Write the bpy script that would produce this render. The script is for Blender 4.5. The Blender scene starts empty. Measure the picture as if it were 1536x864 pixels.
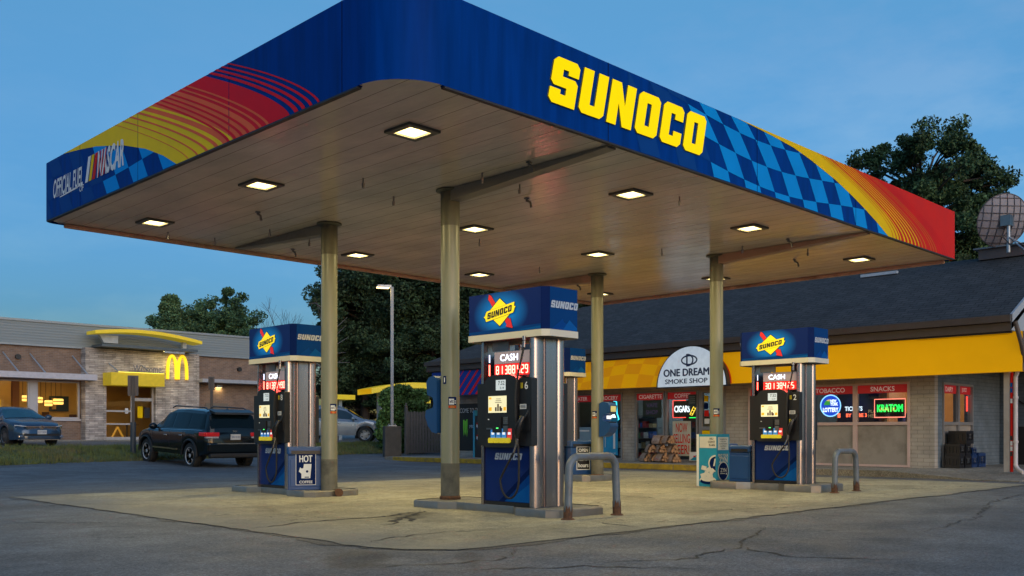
import bpy, bmesh, math, random
import numpy as np
from mathutils import Vector, Matrix
sc = bpy.context.scene
COL = sc.collection
R = math.radians
# ------------------------------------------------------------------ camera
cam = bpy.data.cameras.new('camera'); camo = bpy.data.objects.new('camera', cam); COL.objects.link(camo)
cam.sensor_width = 36; cam.lens = 33.63; cam.shift_y = 0.142; cam.clip_end = 2000; cam.clip_start = 0.05
camo.location = (0, 0, 1.015); camo.rotation_euler = (R(90), 0, R(-45)); sc.camera = camo
# ------------------------------------------------------------------ sky
W = bpy.data.worlds.new('World'); sc.world = W; W.use_nodes = True
wn = W.node_tree; WL = wn.links
def wnode(t, **k):
    n = wn.nodes.new(t)
    for a, b in k.items(): setattr(n, a, b)
    return n
sky = wnode('ShaderNodeTexSky', sky_type='NISHITA'); sky.sun_disc = False
sky.sun_elevation = R(2.5); sky.sun_rotation = R(194); sky.ozone_density = 3.0
bg = wn.nodes['Background']; bg.inputs[1].default_value = 0.1
tc = wnode('ShaderNodeTexCoord'); sp = wnode('ShaderNodeSeparateXYZ'); WL.new(tc.outputs['Generated'], sp.inputs[0])
ramp = wnode('ShaderNodeValToRGB'); cr = ramp.color_ramp
cr.elements[0].position = 0.0; cr.elements[0].color = (0.50, 0.62, 0.83, 1)
cr.elements[1].position = 0.75; cr.elements[1].color = (1.02, 1.08, 1.06, 1)
e = cr.elements.new(0.12); e.color = (0.42, 0.65, 0.92, 1)
e = cr.elements.new(0.42); e.color = (0.84, 1.06, 1.04, 1)
WL.new(sp.outputs['Z'], ramp.inputs[0])
cn = wnode('ShaderNodeTexNoise'); cn.inputs['Scale'].default_value = 5.0; cn.inputs['Detail'].default_value = 7; cn.inputs['Roughness'].default_value = .6
cm = wnode('ShaderNodeMapping'); cm.inputs['Scale'].default_value = (1, 1.3, 3.2)
WL.new(tc.outputs['Generated'], cm.inputs[0]); WL.new(cm.outputs[0], cn.inputs[0])
cmr = wnode('ShaderNodeMapRange'); cmr.inputs[1].default_value = .42; cmr.inputs[2].default_value = .66; cmr.inputs[3].default_value = .0; cmr.inputs[4].default_value = .7
WL.new(cn.outputs['Fac'], cmr.inputs[0])
# clouds and haze gather towards the right (the -Y side)
side = wnode('ShaderNodeMapRange'); side.inputs[1].default_value = .75; side.inputs[2].default_value = .3; side.inputs[3].default_value = 0.25; side.inputs[4].default_value = 1
WL.new(sp.outputs['Y'], side.inputs[0])
cmul = wnode('ShaderNodeMath', operation='MULTIPLY'); WL.new(cmr.outputs[0], cmul.inputs[0]); WL.new(side.outputs[0], cmul.inputs[1])
m1 = wnode('ShaderNodeMix', data_type='RGBA', blend_type='MULTIPLY'); m1.inputs[0].default_value = 1
WL.new(sky.outputs[0], m1.inputs['A']); WL.new(ramp.outputs[0], m1.inputs['B'])
hz = wnode('ShaderNodeMix', data_type='RGBA'); hz.inputs['B'].default_value = (0.9, 1.25, 1.5, 1)
hm = wnode('ShaderNodeMix', data_type='RGBA', blend_type='MULTIPLY'); hm.inputs[0].default_value = 1; hm.inputs['B'].default_value = (1.30, 1.10, 1.04, 1)
WL.new(sky.outputs[0], hm.inputs['A'])
WL.new(cmul.outputs[0], hz.inputs[0]); WL.new(m1.outputs['Result'], hz.inputs['A']); WL.new(hm.outputs['Result'], hz.inputs['B'])
azr = wnode('ShaderNodeMapRange'); azr.inputs[1].default_value = .30; azr.inputs[2].default_value = .92; azr.inputs[3].default_value = .94; azr.inputs[4].default_value = .62; WL.new(sp.outputs['Y'], azr.inputs[0])
azm = wnode('ShaderNodeMix', data_type='RGBA', blend_type='MULTIPLY'); azm.inputs[0].default_value = 1; WL.new(hz.outputs['Result'], azm.inputs['A']); WL.new(azr.outputs[0], azm.inputs['B'])
WL.new(azm.outputs['Result'], bg.inputs[0])
# ------------------------------------------------------------------ afterglow (sun just down, behind and right of the camera)
sl = bpy.data.lights.new('sun', 'SUN'); slo = bpy.data.objects.new('sun', sl); COL.objects.link(slo)
sl.energy = 0.20; sl.specular_factor = .25; sl.angle = R(60); sl.color = (1, .86, .74)
slo.rotation_euler = Vector((-0.25, -1, 0.30)).to_track_quat('Z', 'Y').to_euler()
# ------------------------------------------------------------------ exposure
sc.view_settings.view_transform = 'Standard'; sc.view_settings.look = 'None'
sc.view_settings.exposure = 2.65; sc.view_settings.gamma = 1; sc.view_settings.use_curve_mapping = False
sc.render.engine = 'CYCLES'
try:
    sc.cycles.use_denoising = True; sc.cycles.denoiser = 'OPENIMAGEDENOISE'
except Exception: pass
sc.cycles.max_bounces = 6; sc.cycles.transparent_max_bounces = 12; sc.cycles.caustics_reflective = False; sc.cycles.caustics_refractive = False
sc.cycles.sample_clamp_indirect = 1.0; sc.cycles.sample_clamp_direct = 0.6
LUM = 2 ** -2.65          # emission 1*LUM renders as a full white
random.seed(7); rng = np.random.default_rng(7)

# ================================================================== helpers
class MB:
    def __init__(s): s.v = []; s.f = []; s.m = []
    def poly(s, pts, mi=0):
        b = len(s.v); s.v += [tuple(p) for p in pts]; s.f.append(list(range(b, b + len(pts)))); s.m.append(mi)
    def mesh(s, vs, fs, mi=0):
        b = len(s.v); s.v += [tuple(p) for p in vs]
        for f in fs: s.f.append([b + i for i in f]); s.m.append(mi)
    def box(s, x0, x1, y0, y1, z0, z1, mi=0, rz=0, piv=None):
        vs = [(x, y, z) for z in (z0, z1) for x, y in ((x0, y0), (x1, y0), (x1, y1), (x0, y1))]
        if rz:
            px, py = piv or ((x0 + x1) / 2, (y0 + y1) / 2); c, q = math.cos(rz), math.sin(rz)
            vs = [(px + (x - px) * c - (y - py) * q, py + (x - px) * q + (y - py) * c, z) for x, y, z in vs]
        s.mesh(vs, [(3, 2, 1, 0), (4, 5, 6, 7), (0, 1, 5, 4), (1, 2, 6, 5), (2, 3, 7, 6), (3, 0, 4, 7)], mi)
        return s
    def cyl(s, p0, p1, r0, r1=None, n=16, mi=0, caps=True):
        r1 = r0 if r1 is None else r1
        p0 = Vector(p0); p1 = Vector(p1); d = (p1 - p0).normalized()
        a = Vector((0, 0, 1)) if abs(d.z) < .9 else Vector((1, 0, 0)); u = d.cross(a).normalized(); w = d.cross(u)
        vs = []
        for p, r in ((p0, r0), (p1, r1)):
            for k in range(n):
                t = 2 * math.pi * k / n; vs.append(p + u * (r * math.cos(t)) + w * (r * math.sin(t)))
        fs = [(k, (k + 1) % n, n + (k + 1) % n, n + k) for k in range(n)]
        if caps: fs += [tuple(range(n))[::-1], tuple(range(n, 2 * n))]
        s.mesh(vs, fs, mi); return s
    def tube(s, pts, r, n=8, mi=0, caps=True):
        pts = [Vector(p) for p in pts]; N = len(pts); rs = r if isinstance(r, (list, tuple)) else [r] * N
        t0 = (pts[1] - pts[0]).normalized(); a = Vector((0, 0, 1)) if abs(t0.z) < .9 else Vector((1, 0, 0)); u = t0.cross(a).normalized()
        vs = []
        for i, p in enumerate(pts):
            t = ((pts[min(i + 1, N - 1)] - pts[max(i - 1, 0)])).normalized()
            u = (u - t * u.dot(t)).normalized(); w = t.cross(u)
            for k in range(n):
                q = 2 * math.pi * k / n; vs.append(p + u * (rs[i] * math.cos(q)) + w * (rs[i] * math.sin(q)))
        fs = [(i * n + k, i * n + (k + 1) % n, (i + 1) * n + (k + 1) % n, (i + 1) * n + k) for i in range(N - 1) for k in range(n)]
        if caps: fs += [tuple(range(n))[::-1], tuple(range((N - 1) * n, N * n))]
        s.mesh(vs, fs, mi); return s
    def lathe(s, prof, c, n=20, mi=0, axis=None):
        vs = []; fs = []
        ax = Vector(axis or (0, 0, 1)).normalized(); a = Vector((1, 0, 0)) if abs(ax.x) < .9 else Vector((0, 1, 0)); u = ax.cross(a).normalized(); w = ax.cross(u); c = Vector(c)
        for r, z in prof:
            for k in range(n):
                t = 2 * math.pi * k / n; vs.append(c + ax * z + u * (r * math.cos(t)) + w * (r * math.sin(t)))
        for i in range(len(prof) - 1):
            for k in range(n): fs.append((i * n + k, i * n + (k + 1) % n, (i + 1) * n + (k + 1) % n, (i + 1) * n + k))
        s.mesh(vs, fs, mi); return s
    def sph(s, c, r, n=14, m=8, mi=0):
        rx, ry, rz = r if isinstance(r, (tuple, list)) else (r, r, r); vs = []; fs = []
        for i in range(m + 1):
            a = math.pi * i / m
            for k in range(n):
                t = 2 * math.pi * k / n; vs.append((c[0] + rx * math.sin(a) * math.cos(t), c[1] + ry * math.sin(a) * math.sin(t), c[2] + rz * math.cos(a)))
        for i in range(m):
            for k in range(n): fs.append((i * n + k, (i + 1) * n + k, (i + 1) * n + (k + 1) % n, i * n + (k + 1) % n))
        s.mesh(vs, fs, mi); return s
    def prism(s, F, out, w0, w1, mi=0, side=None):
        n = len(out); a = [F(u, v, w1) for u, v in out]; b = [F(u, v, w0) for u, v in out]
        s.mesh(a, [tuple(range(n))], mi); s.mesh(a + b, [(i, n + i, n + (i + 1) % n, (i + 1) % n) for i in range(n)], mi if side is None else side); return s
    def flat(s, F, out, w, mi=0): s.poly([F(u, v, w) for u, v in out], mi); return s
    def text(s, F, body, cu, cv, h, w=0.003, mi=0, bold=0.0, shear=0.0, maxw=None, sx=1.0, ext=0.0, heavy=0):
        if heavy:
            for q, (a, b) in enumerate(((-1, 0), (1, 0), (0, -.6), (0, .6))): s.text(F, body, cu + a * heavy, cv + b * heavy, h, w + .0007 * q, mi, 0, shear, maxw, sx, ext)
            return s
        vs, fs = text2d(body, bold, shear)
        xs = [p[0] for p in vs]; ys = [p[1] for p in vs]; wd = max(xs) - min(xs); hh = max(ys) - min(ys)
        k = h / hh; kx = k * sx
        if maxw and wd * kx > maxw: kx = maxw / wd
        mx = (max(xs) + min(xs)) / 2; my = (max(ys) + min(ys)) / 2
        pp = [(cu + (x - mx) * kx, cv + (y - my) * k) for x, y in vs]
        s.mesh([F(a, b, w + ext) for a, b in pp], fs, mi)
        if ext:
            cnt = {}
            for f in fs:
                for i in range(len(f)):
                    ed = (f[i], f[(i + 1) % len(f)])
                    if (ed[1], ed[0]) in cnt: del cnt[(ed[1], ed[0])]
                    else: cnt[ed] = 1
            n = len(pp)
            s.mesh([F(a, b, w + ext) for a, b in pp] + [F(a, b, w) for a, b in pp], [(a, n + a, n + b, b) for a, b in cnt], mi)
        return s
    def build(s, name, mats, parent=None, smooth=None, bev=0, origin=None):
        me = bpy.data.meshes.new(name); o = Vector(origin) if origin is not None else Vector((0, 0, 0))
        me.from_pydata([Vector(p) - o for p in s.v], [], s.f)
        for m in (mats if isinstance(mats, (list, tuple)) else [mats]): me.materials.append(m)
        me.polygons.foreach_set('material_index', s.m)
        if smooth:
            bm = bmesh.new(); bm.from_mesh(me); bmesh.ops.remove_doubles(bm, verts=bm.verts, dist=1e-5); bm.to_mesh(me); bm.free()
            me.polygons.foreach_set('use_smooth', [True] * len(me.polygons)); me.set_sharp_from_angle(angle=R(smooth))
        me.update()
        ob = bpy.data.objects.new(name, me); COL.objects.link(ob)
        if origin is not None: ob.location = o
        if parent: ob.parent = parent
        if bev:
            b = ob.modifiers.new('bevel', 'BEVEL'); b.width = bev; b.segments = 2; b.limit_method = 'ANGLE'; b.angle_limit = R(40)
        return ob
_tc = {}
def text2d(body, bold, shear):
    k = (body, bold, shear)
    if k not in _tc:
        c = bpy.data.curves.new('t', 'FONT'); c.body = body; c.size = 1; c.offset = bold; c.shear = shear; c.align_x = 'CENTER'; c.resolution_u = 3; c.space_line = .85
        o = bpy.data.objects.new('t', c); COL.objects.link(o); dg = bpy.context.evaluated_depsgraph_get(); dg.update()
        me = o.evaluated_get(dg).to_mesh()
        _tc[k] = ([(v.co.x, v.co.y) for v in me.vertices], [tuple(p.vertices) for p in me.polygons])
        o.evaluated_get(dg).to_mesh_clear(); bpy.data.objects.remove(o); bpy.data.curves.remove(c)
    return _tc[k]
def Fr(o, u, n, v=(0, 0, 1)):
    o, u, n, v = Vector(o), Vector(u), Vector(n), Vector(v)
    return lambda a, b, w=0: o + u * a + v * b + n * w
def FX(x, y, z): return Fr((x, y, z), (0, -1, 0), (-1, 0, 0))       # a face looking towards -X
def FY(x, y, z): return Fr((x, y, z), (1, 0, 0), (0, -1, 0))        # a face looking towards -Y
def rect(u0, u1, v0, v1): return [(u0, v0), (u1, v0), (u1, v1), (u0, v1)]
def circ(cu, cv, r, n=28, ry=None): return [(cu + r * math.cos(2 * math.pi * k / n), cv + (ry or r) * math.sin(2 * math.pi * k / n)) for k in range(n)]
def tag(o, label, cat, group=None):
    o['label'] = label; o['category'] = cat
    if group: o['group'] = group
    return o
def thing(name, label, cat, loc=(0, 0, 0), rz=0, group=None):
    o = bpy.data.objects.new(name, None); COL.objects.link(o); o.location = loc; o.rotation_euler = (0, 0, rz); o.empty_display_size = .2
    return tag(o, label, cat, group)
def struct(o, kind='structure'): o['kind'] = kind; return o
def dup(root, loc=None, rz=None, label=None):
    r = root.copy(); COL.objects.link(r)
    if loc is not None: r.location = loc
    if rz is not None: r.rotation_euler = (0, 0, rz)
    if label: r['label'] = label
    for ch in list(root.children):
        c = ch.copy(); COL.objects.link(c); c.parent = r
        for g in ch.children:
            d = g.copy(); COL.objects.link(d); d.parent = c
    return r
# ------------------------------------------------------------------ materials
def nd(nt, t, **k):
    n = nt.nodes.new(t)
    for a, b in k.items(): setattr(n, a, b)
    return n
def M(name, col, rough=.6, metal=0, var=.12, scale=6, bump=0, bscale=60, em=None, es=0, spec=.5, coat=0, stretch=None, world=False, dirt=None, dscale=1.5, aniso=0):
    m = bpy.data.materials.new(name); m.use_nodes = True; nt = m.node_tree; L = nt.links; b = nt.nodes['Principled BSDF']
    b.inputs['Roughness'].default_value = rough; b.inputs['Metallic'].default_value = metal; b.inputs['Specular IOR Level'].default_value = spec
    b.inputs['Coat Weight'].default_value = coat
    c4 = (*col, 1)
    if world: vec = nd(nt, 'ShaderNodeNewGeometry').outputs['Position']
    else: vec = nd(nt, 'ShaderNodeTexCoord').outputs['Object']
    if stretch:
        mp = nd(nt, 'ShaderNodeMapping'); mp.inputs['Scale'].default_value = stretch; L.new(vec, mp.inputs[0]); vec = mp.outputs[0]
    n = nd(nt, 'ShaderNodeTexNoise'); n.inputs['Scale'].default_value = scale; n.inputs['Detail'].default_value = 6; L.new(vec, n.inputs[0])
    mr = nd(nt, 'ShaderNodeMapRange'); mr.inputs[1].default_value = .25; mr.inputs[2].default_value = .75; mr.inputs[3].default_value = 1 - var; mr.inputs[4].default_value = 1 + var; L.new(n.outputs['Fac'], mr.inputs[0])
    mx = nd(nt, 'ShaderNodeMix', data_type='RGBA', blend_type='MULTIPLY'); mx.inputs[0].default_value = 1; mx.inputs['A'].default_value = c4; L.new(mr.outputs[0], mx.inputs['B'])
    out = mx.outputs['Result']
    if dirt:
        n2 = nd(nt, 'ShaderNodeTexNoise'); n2.inputs['Scale'].default_value = dscale; n2.inputs['Detail'].default_value = 9; n2.inputs['Roughness'].default_value = .65; L.new(vec, n2.inputs[0])
        r2 = nd(nt, 'ShaderNodeMapRange'); r2.inputs[1].default_value = .5; r2.inputs[2].default_value = .72; L.new(n2.outputs['Fac'], r2.inputs[0])
        m2 = nd(nt, 'ShaderNodeMix', data_type='RGBA'); m2.inputs['B'].default_value = (*dirt, 1); L.new(r2.outputs[0], m2.inputs[0]); L.new(out, m2.inputs['A']); out = m2.outputs['Result']
    L.new(out, b.inputs['Base Color'])
    if rough > .02:
        rr = nd(nt, 'ShaderNodeMapRange'); rr.inputs[1].default_value = .25; rr.inputs[2].default_value = .75; rr.inputs[3].default_value = max(.01, rough * .85); rr.inputs[4].default_value = min(1, rough * 1.15); L.new(n.outputs['Fac'], rr.inputs[0]); L.new(rr.outputs[0], b.inputs['Roughness'])
    if bump:
        n3 = nd(nt, 'ShaderNodeTexNoise'); n3.inputs['Scale'].default_value = bscale; n3.inputs['Detail'].default_value = 5; L.new(vec, n3.inputs[0])
        bp = nd(nt, 'ShaderNodeBump'); bp.inputs['Strength'].default_value = bump; bp.inputs['Distance'].default_value = .02; L.new(n3.outputs['Fac'], bp.inputs['Height']); L.new(bp.outputs[0], b.inputs['Normal'])
    if es:
        b.inputs['Emission Color'].default_value = (*(em or col), 1); b.inputs['Emission Strength'].default_value = es * LUM
    return m
def glass(name, tint=(.8, .9, .9), refl=.9):
    m = bpy.data.materials.new(name); m.use_nodes = True; nt = m.node_tree; L = nt.links; nt.nodes.remove(nt.nodes['Principled BSDF'])
    t = nd(nt, 'ShaderNodeBsdfTransparent'); t.inputs[0].default_value = (*tint, 1); g = nd(nt, 'ShaderNodeBsdfGlossy'); g.inputs['Roughness'].default_value = .02; g.inputs[0].default_value = (refl, refl, refl, 1)
    f = nd(nt, 'ShaderNodeFresnel'); f.inputs[0].default_value = 1.5; mx = nd(nt, 'ShaderNodeMixShader')
    n = nd(nt, 'ShaderNodeTexNoise'); n.inputs['Scale'].default_value = 1.2; bp = nd(nt, 'ShaderNodeBump'); bp.inputs['Strength'].default_value = .04; L.new(n.outputs['Fac'], bp.inputs['Height']); L.new(bp.outputs[0], g.inputs['Normal'])
    L.new(f.outputs[0], mx.inputs[0]); L.new(t.outputs[0], mx.inputs[1]); L.new(g.outputs[0], mx.inputs[2]); L.new(mx.outputs[0], nt.nodes['Material Output'].inputs[0])
    return m
def brickmat(name, c1, c2, mortar, bw, bh, ms=.008, axis='X', rough=.85, bump=.35, var=.25, offset=.5):
    m = bpy.data.materials.new(name); m.use_nodes = True; nt = m.node_tree; L = nt.links; b = nt.nodes['Principled BSDF']; b.inputs['Roughness'].default_value = rough
    g = nd(nt, 'ShaderNodeNewGeometry'); s = nd(nt, 'ShaderNodeSeparateXYZ'); L.new(g.outputs['Position'], s.inputs[0]); c = nd(nt, 'ShaderNodeCombineXYZ')
    if axis == 'X': L.new(s.outputs['Y'], c.inputs[0]); L.new(s.outputs['Z'], c.inputs[1])
    elif axis == 'Y': L.new(s.outputs['X'], c.inputs[0]); L.new(s.outputs['Z'], c.inputs[1])
    elif axis == 'YX': L.new(s.outputs['Y'], c.inputs[0]); L.new(s.outputs['X'], c.inputs[1])
    elif axis == 'XY': L.new(s.outputs['X'], c.inputs[0]); L.new(s.outputs['Y'], c.inputs[1])
    t = nd(nt, 'ShaderNodeTexBrick'); t.offset = offset; t.inputs['Color1'].default_value = (*c1, 1); t.inputs['Color2'].default_value = (*c2, 1); t.inputs['Mortar'].default_value = (*mortar, 1)
    t.inputs['Scale'].default_value = 1; t.inputs['Brick Width'].default_value = bw; t.inputs['Row Height'].default_value = bh; t.inputs['Mortar Size'].default_value = ms; t.inputs['Mortar Smooth'].default_value = .2; L.new(c.outputs[0], t.inputs[0])
    n = nd(nt, 'ShaderNodeTexNoise'); n.inputs['Scale'].default_value = 2.2; n.inputs['Detail'].default_value = 8; L.new(g.outputs['Position'], n.inputs[0])
    mr = nd(nt, 'ShaderNodeMapRange'); mr.inputs[1].default_value = .25; mr.inputs[2].default_value = .75; mr.inputs[3].default_value = 1 - var; mr.inputs[4].default_value = 1 + var; L.new(n.outputs['Fac'], mr.inputs[0])
    mx = nd(nt, 'ShaderNodeMix', data_type='RGBA', blend_type='MULTIPLY'); mx.inputs[0].default_value = 1; L.new(t.outputs['Color'], mx.inputs['A']); L.new(mr.outputs[0], mx.inputs['B']); L.new(mx.outputs['Result'], b.inputs['Base Color'])
    bp = nd(nt, 'ShaderNodeBump'); bp.inputs['Strength'].default_value = bump; bp.inputs['Distance'].default_value = .012; bp.invert = True; L.new(t.outputs['Fac'], bp.inputs['Height']); L.new(bp.outputs[0], b.inputs['Normal'])
    return m
def emit(name, col, s): return M(name, tuple(min(.8, c) for c in col), .4, 0, 0.0, em=col, es=s)

black = M('black_plastic', (.012, .012, .014), .38)
rubber = M('rubber', (.015, .015, .015), .7)
steel = M('brushed_steel', (.40, .365, .385), .25, 1, .06, 3, stretch=(5, 5, .4))
steel_dark = M('dark_steel', (.24, .23, .23), .36, 1, .2, 5)
galv = M('galvanised_steel', (.38, .42, .46), .45, .6, .15, 8, dirt=(.16, .08, .04), dscale=5)
rust = M('rust', (.10, .045, .022), .9, 0, .5, 30, bump=.5)
greypaint = M('grey_paint', (.13, .155, .18), .42, .1, .12, 9, dirt=(.11, .07, .05), dscale=3.2)
olive = M('olive_painted_steel', (.215, .222, .155), .33, 0, .12, 3, stretch=(3, 3, .4), dirt=(.17, .165, .11), dscale=1.2)
oliveb = M('grimy_column_foot', (.115, .11, .085), .7, 0, .35, 7, dirt=(.05, .05, .04), dscale=5)
white = M('white_paint', (.72, .72, .70), .45, 0, .05)
offwhite = M('off_white_trim', (.62, .60, .53), .5, 0, .06)
navy = M('navy_film', (.004, .016, .085), .5, 0, .1, 2, spec=.03)
navy2 = M('deep_blue_film', (.0, .040, .24), .5, 0, .24, 3, stretch=(3, 3, .3), spec=.03)
bluefilm = M('blue_film', (.006, .10, .36), .5, 0, .08, 2, spec=.03)
bluelight = M('light_blue_film', (.004, .27, .74), .5, 0, .08, 2, spec=.03)
bluemid = M('middle_blue_film', (.004, .055, .25), .5, 0, .1, 2, spec=.03)
yellow = M('yellow_film', (.78, .52, .006), .5, 0, .08, 2, spec=.03)
yellowl = M('lifted_yellow_film', (.86, .58, .02), .5, 0, .08, 2, spec=.03)  # same yellow, lightened where only dim sky light reaches the fascia
orange = M('orange_film', (.58, .20, .02), .5, 0, .08, 2, spec=.03)
redfilm = M('red_film', (.62, .022, .016), .5, 0, .1, 2, spec=.03)
redl = M('lifted_red_film', (.72, .018, .035), .5, 0, .1, 2, spec=.03)  # copy of the red, brightened for the dimly lit striped fascia
coral = M('coral_film', (.82, .14, .06), .5, 0, .1, 2, spec=.03)
whitefilm = M('white_film', (.72, .74, .76), .5, 0, .04, spec=.03)
tealfilm = M('teal_film', (.012, .26, .42), .35, 0, .06)
tealdark = M('dark_teal_film', (.01, .12, .24), .35, 0, .06)
letyel = M('lit_yellow_letters', (.72, .50, .0), .4, 0, .05, em=(1, .74, .0), es=.62, spec=.03)
binblue = M('blue_bin_plastic', (.006, .055, .20), .4, 0, .12, 3, bump=.05, bscale=120)
win_dark = M('dark_glass', (.006, .012, .016), .06, 0, 0, spec=.8)
alu = M('aluminium_frame', (.36, .37, .40), .42, .7, .08)
shinglemat = None

# ================================================================== ground
def edgeY(x): return float(np.interp(x, [-60, -10, 8.4, 12.9, 16, 25, 40, 200], [22, 25.6, 27.9, 29.6, 30.6, 32.7, 34, 36]))
def gz(x, y):
    s = y - edgeY(x)
    return float(np.interp(s, [-5, 0, 2.3, 8, 13], [0, .14, .48, .58, .68]))
def asphalt_mat(name, base, cracks=True, grain=.45, stains=(), edge_fade=None):
    m = bpy.data.materials.new(name); m.use_nodes = True; nt = m.node_tree; L = nt.links; b = nt.nodes['Principled BSDF']
    P = nd(nt, 'ShaderNodeNewGeometry').outputs['Position']
    def noise(s, d=6, r=.6, vec=P):
        n = nd(nt, 'ShaderNodeTexNoise'); n.inputs['Scale'].default_value = s; n.inputs['Detail'].default_value = d; n.inputs['Roughness'].default_value = r; L.new(vec, n.inputs[0]); return n.outputs['Fac']
    def mrg(x, a, b_, c, d):
        n = nd(nt, 'ShaderNodeMapRange'); n.interpolation_type = 'SMOOTHSTEP'
        for i, q in enumerate((a, b_, c, d)): n.inputs[i + 1].default_value = q
        L.new(x, n.inputs[0]); return n.outputs[0]
    def mul(a, bb):
        n = nd(nt, 'ShaderNodeMix', data_type='RGBA', blend_type='MULTIPLY'); n.inputs[0].default_value = 1; L.new(a, n.inputs['A']); L.new(bb, n.inputs['B']); return n.outputs['Result']
    rgb = nd(nt, 'ShaderNodeRGB'); rgb.outputs[0].default_value = (*base, 1)
    c = mul(rgb.outputs[0], mrg(noise(.35, 8), .3, .7, .72, 1.22))
    c = mul(c, mrg(noise(2.1, 8, .7), .3, .7, .82, 1.15))
    c = mul(c, mrg(noise(70, 3), .3, .7, .66, 1.36)); c = mul(c, mrg(noise(30, 3, .8), .32, .68, 1 - grain, 1 + grain)); c = mul(c, mrg(noise(9, 6, .75), .3, .7, .80, 1.20))
    if cracks:
        wv = nd(nt, 'ShaderNodeTexNoise'); wv.inputs['Scale'].default_value = .9; wv.inputs['Detail'].default_value = 6; L.new(P, wv.inputs[0])
        ad = nd(nt, 'ShaderNodeMix', data_type='RGBA', blend_type='LINEAR_LIGHT'); ad.inputs[0].default_value = .9; L.new(P, ad.inputs['A']); L.new(wv.outputs['Color'], ad.inputs['B'])
        vo = nd(nt, 'ShaderNodeTexVoronoi', feature='DISTANCE_TO_EDGE'); vo.inputs['Scale'].default_value = .34; L.new(ad.outputs['Result'], vo.inputs[0])
        cr_ = mrg(vo.outputs['Distance'], .0, .006, .38, 1)
        msk = mrg(noise(.22, 3), .46, .56, 0, 1)
        mxn = nd(nt, 'ShaderNodeMix', data_type='RGBA'); mxn.inputs['A'].default_value = (1, 1, 1, 1); L.new(msk, mxn.inputs[0]); L.new(cr_, mxn.inputs['B']); c = mul(c, mxn.outputs['Result'])
    for (sx, sy, rx, ry, rot, dk) in stains:          # soft oil and damp marks with ragged outlines
        mp = nd(nt, 'ShaderNodeMapping'); mp.vector_type = 'TEXTURE'; mp.inputs['Location'].default_value = (sx, sy, 0); mp.inputs['Rotation'].default_value = (0, 0, rot); mp.inputs['Scale'].default_value = (rx, ry, 1); L.new(P, mp.inputs[0])
        ln = nd(nt, 'ShaderNodeVectorMath', operation='LENGTH'); L.new(mp.outputs[0], ln.inputs[0]); ad2 = nd(nt, 'ShaderNodeMath', operation='MULTIPLY_ADD'); ad2.inputs[1].default_value = 1.6; L.new(noise(1.9, 7, .62), ad2.inputs[0]); L.new(ln.outputs['Value'], ad2.inputs[2])
        c = mul(c, mrg(ad2.outputs[0], 1.25, 1.75, dk, 1))
    if edge_fade:                                          # tracked dirt, plus lamp light falling off, painted into the slab's edge
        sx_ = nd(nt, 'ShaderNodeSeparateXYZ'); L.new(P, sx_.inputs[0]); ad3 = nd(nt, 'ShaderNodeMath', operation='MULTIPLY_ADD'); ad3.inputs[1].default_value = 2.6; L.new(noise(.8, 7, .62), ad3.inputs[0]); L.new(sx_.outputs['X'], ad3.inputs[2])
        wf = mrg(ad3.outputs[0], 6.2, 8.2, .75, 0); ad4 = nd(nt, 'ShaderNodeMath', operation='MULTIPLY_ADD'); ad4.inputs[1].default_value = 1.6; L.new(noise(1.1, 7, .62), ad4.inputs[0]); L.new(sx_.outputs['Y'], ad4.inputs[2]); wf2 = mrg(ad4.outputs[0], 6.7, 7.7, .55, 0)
        mxx = nd(nt, 'ShaderNodeMath', operation='MAXIMUM'); L.new(wf, mxx.inputs[0]); L.new(wf2, mxx.inputs[1]); mw = nd(nt, 'ShaderNodeMix', data_type='RGBA'); mw.inputs['B'].default_value = (*edge_fade, 1); L.new(mxx.outputs[0], mw.inputs[0]); L.new(c, mw.inputs['A']); c = mw.outputs['Result']
    L.new(c, b.inputs['Base Color']); L.new(mrg(noise(1.3), .3, .7, .62, .88), b.inputs['Roughness'])
    bp = nd(nt, 'ShaderNodeBump'); bp.inputs['Strength'].default_value = .55; bp.inputs['Distance'].default_value = .012; L.new(noise(55, 4, .7), bp.inputs['Height']); L.new(bp.outputs[0], b.inputs['Normal'])
    return m
asph = asphalt_mat('worn_asphalt', (.110, .119, .126), stains=[(4.6, 6.35, .85, .40, 1.0, .5), (5.25, 5.75, .6, .16, .9, .7), (9.6, 4.2, 1.3, .4, .5, .8), (2.0, 12.5, 1.2, .35, 1.9, .82), (13, 4.8, 1.6, .3, .1, .8), (1.5, 17, 3, .8, 1.2, .85)])
conc = asphalt_mat('stained_concrete', (.285, .266, .185), cracks=True, grain=.16, edge_fade=(.15, .152, .14), stains=[(7.3, 9.1, .8, .35, .5, .55), (6.6, 11.2, .9, .25, 1.2, .75), (11.6, 8.9, 1.2, .4, .7, .78), (13.6, 7.8, 1.4, .4, .2, .75), (7.3, 14.4, 1.0, .35, .6, .75), (18, 7.6, 1.0, .35, .3, .8), (10.3, 6.9, .9, .22, .1, .75), (12.4, 13, 1.6, .6, .9, .8), (16, 12, 1.2, .4, .2, .8)])
walkc = asphalt_mat('pavement_concrete', (.24, .23, .20), cracks=False)
dark_asph = asphalt_mat('tarred_seam', (.035, .034, .032), cracks=False)
seam = asphalt_mat('dirty_seam', (.085, .085, .080), cracks=True)

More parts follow.
